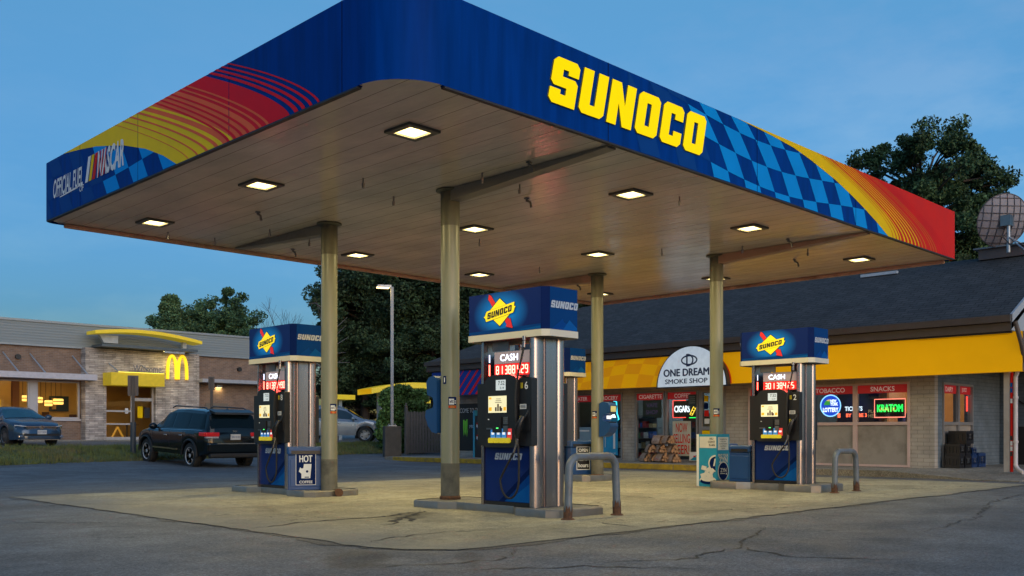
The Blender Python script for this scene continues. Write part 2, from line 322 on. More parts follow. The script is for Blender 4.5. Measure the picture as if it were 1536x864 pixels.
g = MB()
xs = sorted(set([-600, -200, -60, -30] + list(np.arange(-20, 46, 2.5)) + [60, 100, 300, 800])); ys = sorted(set([-600, -100, -30] + list(np.arange(-10, 20, 5.)) + list(np.arange(20, 52, .8)) + [60, 100, 300, 800]))
vs = [(x, y, gz(x, y)) for y in ys for x in xs]; nx = len(xs)
g.mesh(vs, [(j * nx + i, j * nx + i + 1, (j + 1) * nx + i + 1, (j + 1) * nx + i) for j in range(len(ys) - 1) for i in range(nx - 1)])
struct(g.build('ground', asph, smooth=60))
# dark wet patch low at the front, and a second asphalt colour lane
def blob(cx, cy, rx, ry, rz, z, seed, n=40):
    r = random.Random(seed); ph = [r.uniform(0, 6.28) for _ in range(5)]; c, s = math.cos(rz), math.sin(rz); out = []
    for k in range(n):
        t = 2 * math.pi * k / n; q = 1 + .22 * math.sin(2 * t + ph[0]) + .16 * math.sin(3 * t + ph[1]) + .10 * math.sin(7 * t + ph[2]) + .06 * math.sin(13 * t + ph[3])
        x, y = rx * q * math.cos(t), ry * q * math.sin(t); out.append((cx + x * c - y * s, cy + x * s + y * c, z))
    return out
# concrete pad under the canopy
PX0, PX1, PY0, PY1 = 5.12, 20.6, 6.15, 16.3
def padedge(off, jit, seed):
    r = random.Random(seed); pts = []
    cor = []
    rad = .9
    for k in range(9):
        t = math.pi + math.pi / 2 * k / 8; cor.append((PX0 + rad + rad * math.cos(t), PY0 + rad + rad * math.sin(t)))
    base = cor + [(PX1, PY0), (PX1, PY1), (PX0, PY1)]
    for i in range(len(base)):
        a, b = base[i], base[(i + 1) % len(base)]; d = math.hypot(b[0] - a[0], b[1] - a[1]); n = max(1, int(d / .16))
        for k in range(n): pts.append((a[0] + (b[0] - a[0]) * k / n, a[1] + (b[1] - a[1]) * k / n))
    cx, cy = (PX0 + PX1) / 2, (PY0 + PY1) / 2; w = 0
    out = []
    for i, (x, y) in enumerate(pts):
        w = .75 * w + r.gauss(0, jit); dx, dy = x - cx, y - cy; q = max(abs(dx) / (PX1 - PX0), abs(dy) / (PY1 - PY0)) * 2
        nxv = dx / (PX1 - PX0); nyv = dy / (PY1 - PY0)
        if abs(nxv) > abs(nyv): x += math.copysign(off + w, dx)
        else: y += math.copysign(off + w, dy)
        out.append((x, y))
    return out
p = MB(); p.poly([(x, y, .004) for x, y in padedge(.05, .05, 3)]); struct(p.build('pavement_seam', seam))
p = MB(); p.poly([(x, y, .010) for x, y in padedge(0, .026, 5)])
def crackline(pts, w, z, seed, mi, mb):
    r = random.Random(seed); out = []
    for i in range(len(pts) - 1):
        a, b = Vector(pts[i]), Vector(pts[i + 1]); n = max(2, int((b - a).length / .09))
        for k in range(n): out.append(a + (b - a) * (k / n) + Vector((r.gauss(0, .03), r.gauss(0, .03))))
    out.append(Vector(pts[-1])); L_, R_ = [], []
    for i, q in enumerate(out):
        t = (out[min(i + 1, len(out) - 1)] - out[max(i - 1, 0)]).normalized(); nn = Vector((-t.y, t.x)); ww = w * (.35 + r.random()) * min(1, 4 * min(i, len(out) - 1 - i) / len(out) + .1)
        L_.append(q + nn * ww); R_.append(q - nn * ww)
    for i in range(len(out) - 1): mb.poly([(*L_[i], z), (*R_[i], z), (*R_[i + 1], z), (*L_[i + 1], z)], mi)
crackline([(5.15, 9.1), (6.1, 9.3), (7.0, 9.25), (8.0, 9.6)], .028, .0145, 1, 1, p)
crackline([(8.0, 9.6), (7.2, 9.0), (6.4, 8.35)], .035, .0145, 2, 1, p)
crackline([(7.2, 9.0), (6.9, 8.5)], .03, .0145, 4, 1, p)
crackline([(5.3, 7.2), (6.2, 7.4), (6.9, 7.2)], .012, .0145, 6, 1, p)
crackline([(9.35, 7.4), (12.8, 6.2)], .012, .0145, 8, 1, p)
crackline([(12, 6.2), (12.1, 9), (12.0, 12.8), (12.1, 16.1)], .012, .0145, 9, 1, p)
crackline([(5.2, 11.6), (9, 11.65), (14, 11.6), (20, 11.6)], .011, .0145, 10, 1, p)
crackline([(16.6, 7.3), (20, 6.5)], .012, .0145, 12, 1, p)
crackline([(8.2, 6.2), (8.3, 7.0)], .012, .0145, 13, 1, p)
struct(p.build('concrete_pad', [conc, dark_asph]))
# tar lines and cracks across the asphalt
p = MB()
crackline([(9.3, 5.4), (7.4, 4.6), (6.4, 4.5), (5.6, 4.9)], .014, .004, 21, 0, p); crackline([(7.4, 4.6), (7.2, 3.9), (7.6, 3.2)], .016, .004, 22, 0, p)
crackline([(18.5, 5.4), (15, 5.0), (12.2, 4.2), (9.6, 3.9)], .012, .004, 23, 0, p); crackline([(6.0, 5.9), (5.4, 5.5), (4.9, 5.6), (4.2, 6.0)], .01, .004, 24, 0, p)
crackline([(4.7, 5.3), (5.6, 4.7), (6.1, 4.0)], .018, .004, 25, 0, p); crackline([(24, 3.6), (18, 3.4), (13.5, 3.0)], .014, .004, 26, 0, p)
crackline([(2.2, 15.2), (3.2, 12.3), (4.9, 10.4)], .012, .004, 27, 0, p)
struct(p.build('asphalt_cracks', dark_asph))
# faded parking lines on the far lot
p = MB(); paint = M('faded_line_paint', (.33, .20, .13), .8, 0, .4, 12)
for (a, b) in (((21.5, 27.2), (25.2, 24.2)), ((17.6, 28.2), (20.4, 25.8))):
    d = (Vector(b) - Vector(a)).normalized(); n = Vector((-d.y, d.x)) * .05
    p.poly([(a[0] - n.x, a[1] - n.y, gz(*a) + .006), (b[0] - n.x, b[1] - n.y, gz(*b) + .006), (b[0] + n.x, b[1] + n.y, gz(*b) + .006), (a[0] + n.x, a[1] + n.y, gz(*a) + .006)])
struct(p.build('parking_lines', paint))
# grass verge between the lots
grassm = M('grass', (.10, .125, .035), .9, 0, .45, 3, world=True, dirt=(.17, .125, .06), dscale=.7)
gxs = list(np.arange(-20, 40.1, 1.2)); gss = [0, .5, 1, 1.6, 2.3, 3.2, 4.3]
p = MB(); r = random.Random(2)
vs = []
for j, s_ in enumerate(gss):
    for x in gxs:
        s2 = s_ + (r.uniform(-.22, .22) if j == 0 else 0); vs.append((x, edgeY(x) + s2, gz(x, edgeY(x) + s2) + (.012 if j == 0 else .04)))
n = len(gxs); p.mesh(vs, [(j * n + i, j * n + i + 1, (j + 1) * n + i + 1, (j + 1) * n + i) for j in range(len(gss) - 1) for i in range(n - 1)])
struct(p.build('grass_verge', grassm, smooth=60))
N = 52000; gx = rng.uniform(-3, 37, N); s_ = rng.uniform(-.1, 4.2, N) ; ey = np.interp(gx, [-60, -10, 8.4, 12.9, 16, 25, 40, 200], [22, 25.6, 27.9, 29.6, 30.6, 32.7, 34, 36]); gy = ey + s_
gzv = np.interp(s_, [-5, 0, 2.3, 8, 13], [0, .14, .48, .58, .68]) + .02
hh = rng.uniform(.04, .13, N) * (1 + .6 * (np.sin(gx * 1.7) * np.sin(gy * 2.3) > .3)); an = rng.uniform(0, 6.28, N); wv = .012 + .01 * rng.random(N)
V = np.zeros((N, 3, 3)); V[:, 0] = np.stack([gx - np.cos(an) * wv, gy - np.sin(an) * wv, gzv], 1); V[:, 1] = np.stack([gx + np.cos(an) * wv, gy + np.sin(an) * wv, gzv], 1); V[:, 2] = np.stack([gx + rng.normal(0, .03, N), gy + rng.normal(0, .03, N), gzv + hh], 1)
def fastmesh(name, V, mat, k):
    me = bpy.data.meshes.new(name); n = len(V); me.vertices.add(n * k); me.loops.add(n * k); me.polygons.add(n)
    me.vertices.foreach_set('co', V.reshape(-1)); me.loops.foreach_set('vertex_index', np.arange(n * k, dtype=np.int32)); me.polygons.foreach_set('loop_start', np.arange(0, n * k, k, dtype=np.int32))
    me.update(calc_edges=True); me.materials.append(mat); return me
o = bpy.data.objects.new('grass', fastmesh('grass', V, grassm, 3)); COL.objects.link(o); struct(o, 'stuff'); o['label'] = 'tufted dry green grass on the verge between the two lots'; o['category'] = 'grass'

# ================================================================== canopy
CX0, CX1, CY0, CY1, ZB, ZT = 5.52, 19.32, 7.05, 16.17, 4.40, 5.31
RAD = .6
canopy = thing('fuel_canopy', 'large blue yellow and red fuel station canopy on olive columns', 'canopy', (12.4, 11.6, 0))
O = Vector(canopy.location)
def crv(tt, tab):
    return float(np.interp(tt, [a for a, b in tab], [b for a, b in tab]))
def arc(top, bot, t, e=1.6): return bot + (top - bot) * (1 - t) ** e
TT = [k / 24 for k in range(25)]
HF = ZT - ZB
fm = [navy2, bluelight, yellow, redfilm, orange, yellowl, redl, coral, bluemid, navy, whitefilm]
# long lettered fascia (faces -Y); u = X, v from bottom
f = MB(); F = FY(0, CY0, ZB)
f.box(CX0 + RAD, CX1 - RAD * .25, CY0, CY0 + .06, ZB, ZT)
C0 = [(0, 11.4), (.06, 12.75), (.15, 13.35), (.336, 14.24), (.5, 14.82), (.64, 15.25), (.82, 15.75), (1, 16.18)]
def v_(t): return HF * (1 - t)
def band(mb, fa, fb, w, mi, t0=0, t1=1):
    ts = [t0 + (t1 - t0) * q for q in TT]
    for a, b in zip(ts[:-1], ts[1:]):
        mb.poly([F(fa(a), v_(a), w), F(fa(b), v_(b), w), F(fb(b), v_(b), w), F(fb(a), v_(a), w)], mi)
c0 = lambda t: crv(t, C0)
def cells(mb, ubs, rows, w, pick, shear, wave, amp, umin, umax):
    for i in range(len(ubs) - 1):
        for j in range(len(rows) - 1):
            mi = pick(i, j)
            if mi is None: continue
            pts = []
            def wp(u, t): return (u + shear * t - .35 * t * t, t + amp * math.sin((u - 10.0) * wave))
            u0, u1 = ubs[i], ubs[i + 1]; t0, t1 = rows[j], rows[j + 1]
            pts = [wp(u0, t0), wp(u0, t1), wp((u0 + u1) / 2, t1), wp(u1, t1), wp(u1, t0), wp((u0 + u1) / 2, t0)]
            def clip(pp, ax, lim, s):
                out = []
                for k in range(len(pp)):
                    a, b = pp[k], pp[(k + 1) % len(pp)]; ia = s * (a[ax] - lim) >= 0; ib = s * (b[ax] - lim) >= 0
                    if ia: out.append(a)
                    if ia != ib:
                        q = (lim - a[ax]) / (b[ax] - a[ax]); out.append((a[0] + (b[0] - a[0]) * q, a[1] + (b[1] - a[1]) * q))
                return out
            for ax, lim, s in ((1, 0.005, 1), (1, .995, -1), (0, umin, 1), (0, umax, -1)):
                if pts: pts = clip(pts, ax, lim, s)
            if len(pts) >= 3: mb.poly([F(u, v_(t), w) for u, t in pts], mi)
ub = [8.5 + .41 * k for k in range(24)]; rw = [-.62 + .35 * k for k in range(8)]
cells(f, ub, rw, .003, lambda i, j: None if (i + j) % 2 else (8 if i < 4 else 1), 1.05, .9, .13, 9.0, 16.3)
yo = lambda t: arc(14.0, 16.72, t, 1.7)
end = lambda t: CX1 - RAD * .25 - .002
band(f, c0, yo, .006, 2); band(f, yo, end, .006, 3)
for k in range(7):
    a0 = yo; off = .0 + k * .15
    wd = .062 - .005 * k
    band(f, lambda t, q=off: yo(t) + q * 1.05 + .10, lambda t, q=off, d=wd: yo(t) + q * 1.05 + .10 + d, .009, 2 if k < 5 else 4)
for k in range(3):
    band(f, lambda t, q=k: yo(t) - .10 - .13 * q, lambda t, q=k: yo(t) - .10 - .13 * q + .05 - .015 * q, .009, 3)
for k in range(8): band(f, lambda t, q=k: yo(t) + 1.30 + .12 * q, lambda t, q=k: yo(t) + 1.30 + .12 * q + .02, .009, 4 if k < 3 else 6)
for x in (8.62, 11.9, 14.95, 17.6): f.box(x, x + .012, CY0 - .004, CY0 + .01, ZB, ZT, 9)
f.build('lettered_fascia', fm, canopy, origin=None).location = -O
# striped fascia (faces -X); u = Y
f = MB(); F0 = Fr((CX0, 0, ZB), (0, 1, 0), (-1, 0, 0)); F = F0
f.box(CX0, CX0 + .06, CY0 + RAD, CY1 - RAD * .35, ZB, ZT)
D0 = [(0, 15.27), (.08, 14.6), (.17, 13.99), (.37, 13.07), (.58, 12.38), (.8, 11.85), (1, 11.48)]
d0 = lambda t: crv(t, D0); dend = lambda t: CY1 - RAD * .35 - .002
yo2 = lambda t: arc(12.46, 10.30, t, 1.2); oo2 = lambda t: arc(11.46, 9.55, t, 1.22); ro2 = lambda t: arc(10.74, 8.86, t, 1.28)
def rv(fa, fb, w, mi): band(f, fa, fb, w, mi)
rv(d0, yo2, .003, 5); rv(yo2, oo2, .003, 7); rv(oo2, ro2, .003, 6)
for k in range(4): rv(lambda t, q=k: yo2(t) + .10 + .25 * q, lambda t, q=k: yo2(t) + .10 + .25 * q + (.085 - .021 * q), .006, 7)
rv(lambda t: yo2(t) - .16, lambda t: yo2(t) - .24, .0045, 5)
for k in range(4): rv(lambda t, q=k: oo2(t) + .13 + .15 * q, lambda t, q=k: oo2(t) + .13 + .15 * q + .06, .006, 6)
for k in range(2): rv(lambda t, q=k: oo2(t) - .08 - .15 * q, lambda t, q=k: oo2(t) - .08 - .15 * q - .05, .006, 7)
for k in range(4): rv(lambda t, q=k: ro2(t) - .10 - .145 * q, lambda t, q=k: ro2(t) - .10 - .145 * q - (.075 - .012 * q), .006, 6)
# checker at the far end, under the yellow sweep
cellsub = [11.18 + .43 * k for k in range(13)]
for i in range(len(cellsub) - 1):
    for j in range(4):
        if (i + j) % 2: continue
        u0, u1 = cellsub[i], cellsub[i + 1]; t0, t1 = -.42 + .38 * j, -.04 + .38 * j
        def wp(u, t): return (u - .6 * (t - .72), t + .05 * math.sin((u - 12.6) * 1.3))
        poly = [wp(u0, t0), wp(u0, t1), wp(u1, t1), wp(u1, t0)]
        def clp(pp, fn):
            out = []
            for k in range(len(pp)):
                a, b = pp[k], pp[(k + 1) % len(pp)]; ga, gb = fn(a), fn(b)
                if ga >= 0: out.append(a)
                if (ga >= 0) != (gb >= 0):
                    q = ga / (ga - gb); out.append((a[0] + (b[0] - a[0]) * q, a[1] + (b[1] - a[1]) * q))
            return out
        for fn in (lambda a: a[1] - .005, lambda a: .995 - a[1], lambda a: dend(0) - .02 - a[0]):
            if poly: poly = clp(poly, fn)
        # trim by straight pieces of the sweep
        if poly:
            for (ta, ua), (tb, ub_) in zip(D0[:-1], D0[1:]):
                poly = clp(poly, lambda a: (a[0] - ua) - (ub_ - ua) * (a[1] - ta) / (tb - ta)) if poly else poly
        if len(poly) >= 3: f.poly([F(u, v_(t), .003) for u, t in poly], 1 if u0 < 13.5 else 8)
for y in (7.9, 10.15, 12.6, 14.6): f.box(CX0 - .004, CX0 + .01, y, y + .01, ZB, ZT, 9)
# words at the far left end
FT = Fr((CX0, 0, ZB), (0, -1, 0), (-1, 0, 0))
f.text(FT, 'OFFICIAL FUEL', -15.08, .43, .29, .007, 10, bold=.018, shear=.25, maxw=1.18)
f.text(FT, 'OF', -14.53, .25, .09, .007, 10, bold=.01, shear=.25); f.flat(FT, [(-15.4, .26), (-14.68, .28), (-14.68, .31), (-15.4, .275)], .007, 10)
ser = [(-14.38, .26), (-13.2, .26), (-13.08, .72), (-14.26, .72)]
for k, mi in enumerate((2, 4, 3)): f.flat(FT, [(-14.40 + k * .13, .30), (-14.30 + k * .13, .30), (-14.18 + k * .13, .66), (-14.28 + k * .13, .66)], .007, [10, 2, 3][k])
f.text(FT, 'NASCAR', -13.50, .48, .38, .009, 10, bold=.035, shear=.25, maxw=.92)
for k in range(3): f.flat(FT, [(-13.93 + .1 * k, .30), (-13.90 + .1 * k, .30), (-13.81 + .1 * k, .66), (-13.84 + .1 * k, .66)], .011, 3)
f.build('striped_fascia', fm, canopy).location = -O
# corners + far fascias + roof deck + soffit
f = MB()
def corner(cx, cy, r, a0, a1, n=12, mi=0):
    pr = [(cx + r * math.cos(a0 + (a1 - a0) * k / n), cy + r * math.sin(a0 + (a1 - a0) * k / n)) for k in range(n + 1)]
    for a, b in zip(pr[:-1], pr[1:]): f.poly([(a[0], a[1], ZB), (b[0], b[1], ZB), (b[0], b[1], ZT), (a[0], a[1], ZT)], mi)
corner(CX0 + RAD, CY0 + RAD, RAD, math.pi, 1.5 * math.pi, mi=0); f.build('corner_fascia', navy2, canopy, smooth=50).location = -O; f = MB()
r2 = RAD * .35; corner(CX0 + r2, CY1 - r2, r2, .5 * math.pi, math.pi, 6, 0); f.build('corner_fascia', navy2, canopy, smooth=50).location = -O; f = MB()
r3 = RAD * .25; corner(CX1 - r3, CY0 + r3, r3, 1.5 * math.pi, 2 * math.pi, 5, 0); f.build('corner_fascia', redfilm, canopy, smooth=50).location = -O
pinkm = M('faded_salmon_trim', (.55, .33, .25), .55, 0, .15, 3, dirt=(.28, .14, .10), dscale=2)
f = MB(); f.box(CX0 + r2, CX1 - .1, CY1 - .06, CY1, ZB, ZT, 0); f.box(CX1 - .06, CX1, CY0 + r3, CY1 - .1, ZB, ZT, 0)
f.build('rear_fascia', [navy2], canopy).location = -O
# inner trim ring: faces seen from below at the far sides
f = MB(); ti = .14
f.box(CX0 + .3, CX1 - .08, CY1 - ti, CY1 - .063, ZB - .06, ZB + .01); f.box(CX1 - ti, CX1 - .063, CY0 + .2, CY1 - .15, ZB - .06, ZB + .01)
f.build('gutter_trim', pinkm, canopy, bev=.02).location = -O
blk = M('fascia_edge', (.02, .02, .025), .6)
f = MB(); f.box(CX0 + RAD, CX1 - .15, CY0 - .004, CY0 + .05, ZB - .022, ZB - .003); f.box(CX0 - .004, CX0 + .05, CY0 + RAD, CY1 - .2, ZB - .022, ZB - .003)
f.build('fascia_edge', blk, canopy).location = -O
# soffit planks running along Y
def plankmat():
    m = bpy.data.materials.new('soffit_planks'); m.use_nodes = True; nt = m.node_tree; L = nt.links; b = nt.nodes['Principled BSDF']
    P = nd(nt, 'ShaderNodeNewGeometry').outputs['Position']; s = nd(nt, 'ShaderNodeSeparateXYZ'); L.new(P, s.inputs[0])
    c = nd(nt, 'ShaderNodeCombineXYZ'); L.new(s.outputs['Y'], c.inputs[0]); L.new(s.outputs['X'], c.inputs[1])
    t = nd(nt, 'ShaderNodeTexBrick'); t.offset = .5; t.inputs['Color1'].default_value = (.70, .64, .57, 1); t.inputs['Color2'].default_value = (.715, .655, .58, 1); t.inputs['Mortar'].default_value = (.20, .165, .14, 1); t.inputs['Scale'].default_value = 1; t.inputs['Brick Width'].default_value = 30; t.inputs['Row Height'].default_value = .305; t.inputs['Mortar Size'].default_value = .006; t.inputs['Mortar Smooth'].default_value = .6; L.new(c.outputs[0], t.inputs[0])
    mp = nd(nt, 'ShaderNodeMapping'); mp.inputs['Scale'].default_value = (1.1, .55, 1); L.new(P, mp.inputs[0])
    n = nd(nt, 'ShaderNodeTexNoise'); n.inputs['Scale'].default_value = 1.1; n.inputs['Detail'].default_value = 9; n.inputs['Roughness'].default_value = .62; L.new(mp.outputs[0], n.inputs[0])
    mr = nd(nt, 'ShaderNodeValToRGB'); mr.color_ramp.elements[0].position = .33; mr.color_ramp.elements[0].color = (.74, .72, .70, 1); mr.color_ramp.elements[1].position = .62; mr.color_ramp.elements[1].color = (1.06, 1.0, .97, 1); L.new(n.outputs['Fac'], mr.inputs[0])
    mx = nd(nt, 'ShaderNodeMix', data_type='RGBA', blend_type='MULTIPLY'); mx.inputs[0].default_value = 1; L.new(t.outputs['Color'], mx.inputs['A']); L.new(mr.outputs[0], mx.inputs['B']); L.new(mx.outputs['Result'], b.inputs['Base Color'])
    rr = nd(nt, 'ShaderNodeMapRange'); rr.inputs[1].default_value = .3; rr.inputs[2].default_value = .7; rr.inputs[3].default_value = .23; rr.inputs[4].default_value = .15; L.new(n.outputs['Fac'], rr.inputs[0]); L.new(rr.outputs[0], b.inputs['Roughness'])
    mp2 = nd(nt, 'ShaderNodeMapping'); mp2.inputs['Scale'].default_value = (7, 2.2, 1); L.new(P, mp2.inputs[0]); n2 = nd(nt, 'ShaderNodeTexNoise'); n2.inputs['Scale'].default_value = 1.5; L.new(mp2.outputs[0], n2.inputs[0])
    ad = nd(nt, 'ShaderNodeMath', operation='MULTIPLY_ADD'); ad.inputs[1].default_value = -.8; L.new(t.outputs['Fac'], ad.inputs[0]); L.new(n2.outputs['Fac'], ad.inputs[2])
    bp = nd(nt, 'ShaderNodeBump'); bp.inputs['Strength'].default_value = .30; bp.inputs['Distance'].default_value = .02; L.new(ad.outputs[0], bp.inputs['Height']); L.new(bp.outputs[0], b.inputs['Normal'])
    return m
soff = plankmat()
f = MB(); rs = .62
out = [(CX0 + RAD + (RAD - .02) * math.cos(math.pi + math.pi / 2 * k / 10), CY0 + RAD + (RAD - .02) * math.sin(math.pi + math.pi / 2 * k / 10)) for k in range(11)] + [(CX1 - .03, CY0 + .02), (CX1 - .03, CY1 - .03), (CX0 + .25, CY1 - .03), (CX0 + .02, CY1 - .25)]
f.poly([(x, y, ZB + .012) for x, y in out]); f.build('soffit', soff, canopy).location = -O
f = MB(); f.poly([(x, y, ZT - .08) for x, y in out]); f.build('roof_deck', galv, canopy).location = -O
# beams from the column heads to the eaves
beamm = M('beam_paint', (.24, .225, .20), .55, 0, .15, 2, dirt=(.16, .14, .12))
beamp = M('salmon_beam_paint', (.44, .26, .20), .5, 0, .15, 2, dirt=(.25, .17, .13))
colpos = [(8.83, 10.05), (8.85, 13.03), (15.67, 10.15), (15.70, 13.13)]
for i, (x, y) in enumerate(colpos):
    ye = CY0 + .12 if i in (0, 2) else CY1 - .25
    f = MB(); w = .085
    a, b = (min(y, ye), max(y, ye)); za, zb = ZB - .17, ZB - .015
    z_at = lambda yy: za + (zb - za) * (abs(yy - y) / abs(ye - y)) ** 1.0
    za0, zb0 = z_at(a), z_at(b)
    vs = [(x - w, a, za0), (x + w, a, za0), (x + w, b, zb0), (x - w, b, zb0), (x - w, a, ZB + .006), (x + w, a, ZB + .006), (x + w, b, ZB + .006), (x - w, b, ZB + .006)]
    f.mesh(vs, [(3, 2, 1, 0), (0, 1, 5, 4), (1, 2, 6, 5), (2, 3, 7, 6), (3, 0, 4, 7)])
    f.build('beam', [beamm, beamm, beamp, beamp][i], canopy).location = -O
headm = M('column_head', (.12, .115, .08), .5, 0, .2, 6)
def sticker(parent, x, y, ang, z, r, small=False):
    # curved sticker on a column, facing direction ang
    s = MB(); w, h = (.115, .16) if not small else (.05, .11)
    def P(a, zz, rr): return (x + rr * math.cos(a), y + rr * math.sin(a), zz)
    da = w / r
    def patch(u0, u1, v0, v1, rr, mi):
        n = 6
        for k in range(n):
            a0 = ang - (u0 + (u1 - u0) * k / n - .5) * da * 1; a1 = ang - (u0 + (u1 - u0) * (k + 1) / n - .5) * da
            s.poly([P(a0, z + v0 * h, rr), P(a1, z + v0 * h, rr), P(a1, z + v1 * h, rr), P(a0, z + v1 * h, rr)], mi)
    G = lambda u, v, w_=0: Vector(P(ang - u / r, z + v, r + w_))
    if small:
        patch(0, 1, 0, 1, r + .003, 0); s.text(G, '1', 0, h / 2, h * .6, .005, 1, bold=.02)
    else:
        patch(0, 1, 0, 1, r + .003, 0); patch(.32, .92, .34, .84, r + .005, 1); patch(.05, .98, .03, .26, r + .005, 2); patch(.06, .26, .4, .46, r + .005, 1); patch(.06, .26, .52, .58, r + .005, 1); patch(.06, .26, .64, .70, r + .005, 1)
        s.text(G, '25¢', .014, h * .59, h * .28, .007, 0, bold=.03, maxw=.055); s.flat(G, rect(-.02, .02, .02, .026), .007, 3); s.flat(G, rect(-.05, -.025, .012, .03), .007, 3); s.flat(G, rect(.028, .05, .012, .032), .007, 3)
    s.build('sticker', [navy, whitefilm, M('sticker_flames', (.5, .2, .03), .5, 0, .5, 60), redfilm], parent)
for i, (x, y) in enumerate(colpos):
    f = MB(); base = .10 if i != 1 else .02
    rr = .13 if i != 2 else .125
    f.lathe([(rr, 0.60), (rr, ZB - .02)], (x, y, 0), 32, 0); f.lathe([(rr + .002, base), (rr + .002, .58), (rr, .60)], (x, y, 0), 32, 1)
    c = f.build('column', [olive, oliveb], canopy, smooth=40); c.location = -O
    h = MB(); h.lathe([(rr + .003, ZB - .5), (rr + .004, ZB - .03), (.20, ZB - .012), (.20, ZB + .005)], (x, y, 0), 28); h.build('column_head', headm, c, smooth=40)
    s = MB(); s.lathe([(rr + .015, base - .02), (rr + .02, base + .03), (rr + .004, base + .05)], (x, y, 0), 24); s.build('foot_collar', rust, c, smooth=30)
    va = math.atan2(-y, -x)
    if i < 3: sticker(c, x, y, va + (.0 if i != 1 else .55) + (.25 if i == 0 else 0), 1.36 if i == 0 else 1.33, rr)
    if i == 0: sticker(c, x, y, va - .62, 1.70, rr, True)
    if i == 3: sticker(c, x, y, va - .5, 1.33, rr)
    if i == 1:
        s = MB(); s.tube([(x + .02, y - .16, .07), (x - .02, y - .30, .07)], [.055, .055], 14); s.tube([(x - .015, y - .285, .07), (x - .025, y - .31, .07)], .068, 14); s.build('pipe_stub', rust, c, smooth=40)
# small hangers on the soffit
hk = [(8.6, 8.3), (9.3, 9.15), (8.55, 9.1), (9.9, 9.6), (7.6, 10.4), (11.4, 8.0), (7.6, 13.1), (8.4, 14.1), (9.3, 14.3), (9.6, 15.3), (7.3, 15.5), (8.1, 15.4), (15.2, 8.4), (16.3, 8.6), (15.2, 9.3), (17.1, 9.3), (14.4, 10.5), (11.4, 12.2), (16.4, 14.3), (14.2, 13.4), (8.5, 10.9)]
for i, (x, y) in enumerate(hk):
    h = MB(); b = i % 3
    if b == 0: h.tube([(x, y, ZB + .01), (x, y, ZB - .03), (x + .01, y - .06, ZB - .06), (x + .01, y - .08, ZB - .14)], [.02, .02, .016, .02], 7); h.box(x - .035, x + .035, y - .02, y + .02, ZB - .01, ZB + .006)
    else: h.cyl((x, y, ZB + .01), (x, y, ZB - .09), .012, .012, 8); h.cyl((x, y, ZB - .06), (x, y, ZB - .12), .022, .018, 8)
    h.build('hanger', steel_dark, canopy, smooth=40).location = -O
# illuminated letters
GL = {'S': [[(0.7, 0), (5, 0), (5, 3.7), (4.4, 4.3), (2, 4.3), (2, 5.4), (3, 5.4), (3, 4.75), (5, 4.75), (5, 6.3), (4.3, 7), (.7, 7), (0, 6.3), (0, 3.3), (.6, 2.7), (3, 2.7), (3, 1.6), (2, 1.6), (2, 2.25), (0, 2.25), (0, .7)]],
      'U': [[(.7, 0), (4.3, 0), (5, .7), (5, 7), (3, 7), (3, 1.6), (2, 1.6), (2, 7), (0, 7), (0, .7)]],
      'N': [[(0, 0), (1.95, 0), (1.95, 3.6), (3.3, 0), (5.3, 0), (5.3, 7), (3.35, 7), (3.35, 3.4), (2, 7), (0, 7)]],
      'O': [[(.7, 0), (2.5, 0), (2.5, 1.6), (2, 1.6), (2, 5.4), (2.5, 5.4), (2.5, 7), (.7, 7), (0, 6.3), (0, .7)], [(2.5, 0), (4.3, 0), (5, .7), (5, 6.3), (4.3, 7), (2.5, 7), (2.5, 5.4), (3, 5.4), (3, 1.6), (2.5, 1.6)]],
      'C': [[(.7, 0), (4.3, 0), (5, .7), (5, 2.5), (3, 2.5), (3, 1.6), (2, 1.6), (2, 5.4), (3, 5.4), (3, 4.5), (5, 4.5), (5, 6.3), (4.3, 7), (.7, 7), (0, 6.3), (0, .7)]]}
def logo(mb, F, cu, cv, h, w0, w1, mi, shear=.22, gap=.62, wx=1.0, side=None, rot=0):
    word = 'SUNOCO'; tot = sum(5.3 if c == 'N' else 5 for c in word) + gap * 5; k = h / 7; x = -tot / 2; cr_, sr = math.cos(rot), math.sin(rot)
    for c in word:
        for pl in GL[c]:
            q = [((x + a + (b - 3.5) * shear) * k * wx, (b - 3.5) * k) for a, b in pl]; q = [(cu + a * cr_ - b * sr, cv + a * sr + b * cr_) for a, b in q]
            if w0 is None: mb.flat(F, q, w1, mi)
            else: mb.prism(F, q, w0, w1, mi, side)
        x += (5.3 if c == 'N' else 5) + gap
F = FY(0, CY0, ZB)
f = MB(); logo(f, F, 9.10, .472, .525, .002, .022, 0, .20, .75, wx=1.15, side=1)
f.build('illuminated_lettering', [letyel, M('letter_sides', (.35, .27, .02), .5)], canopy).location = -O
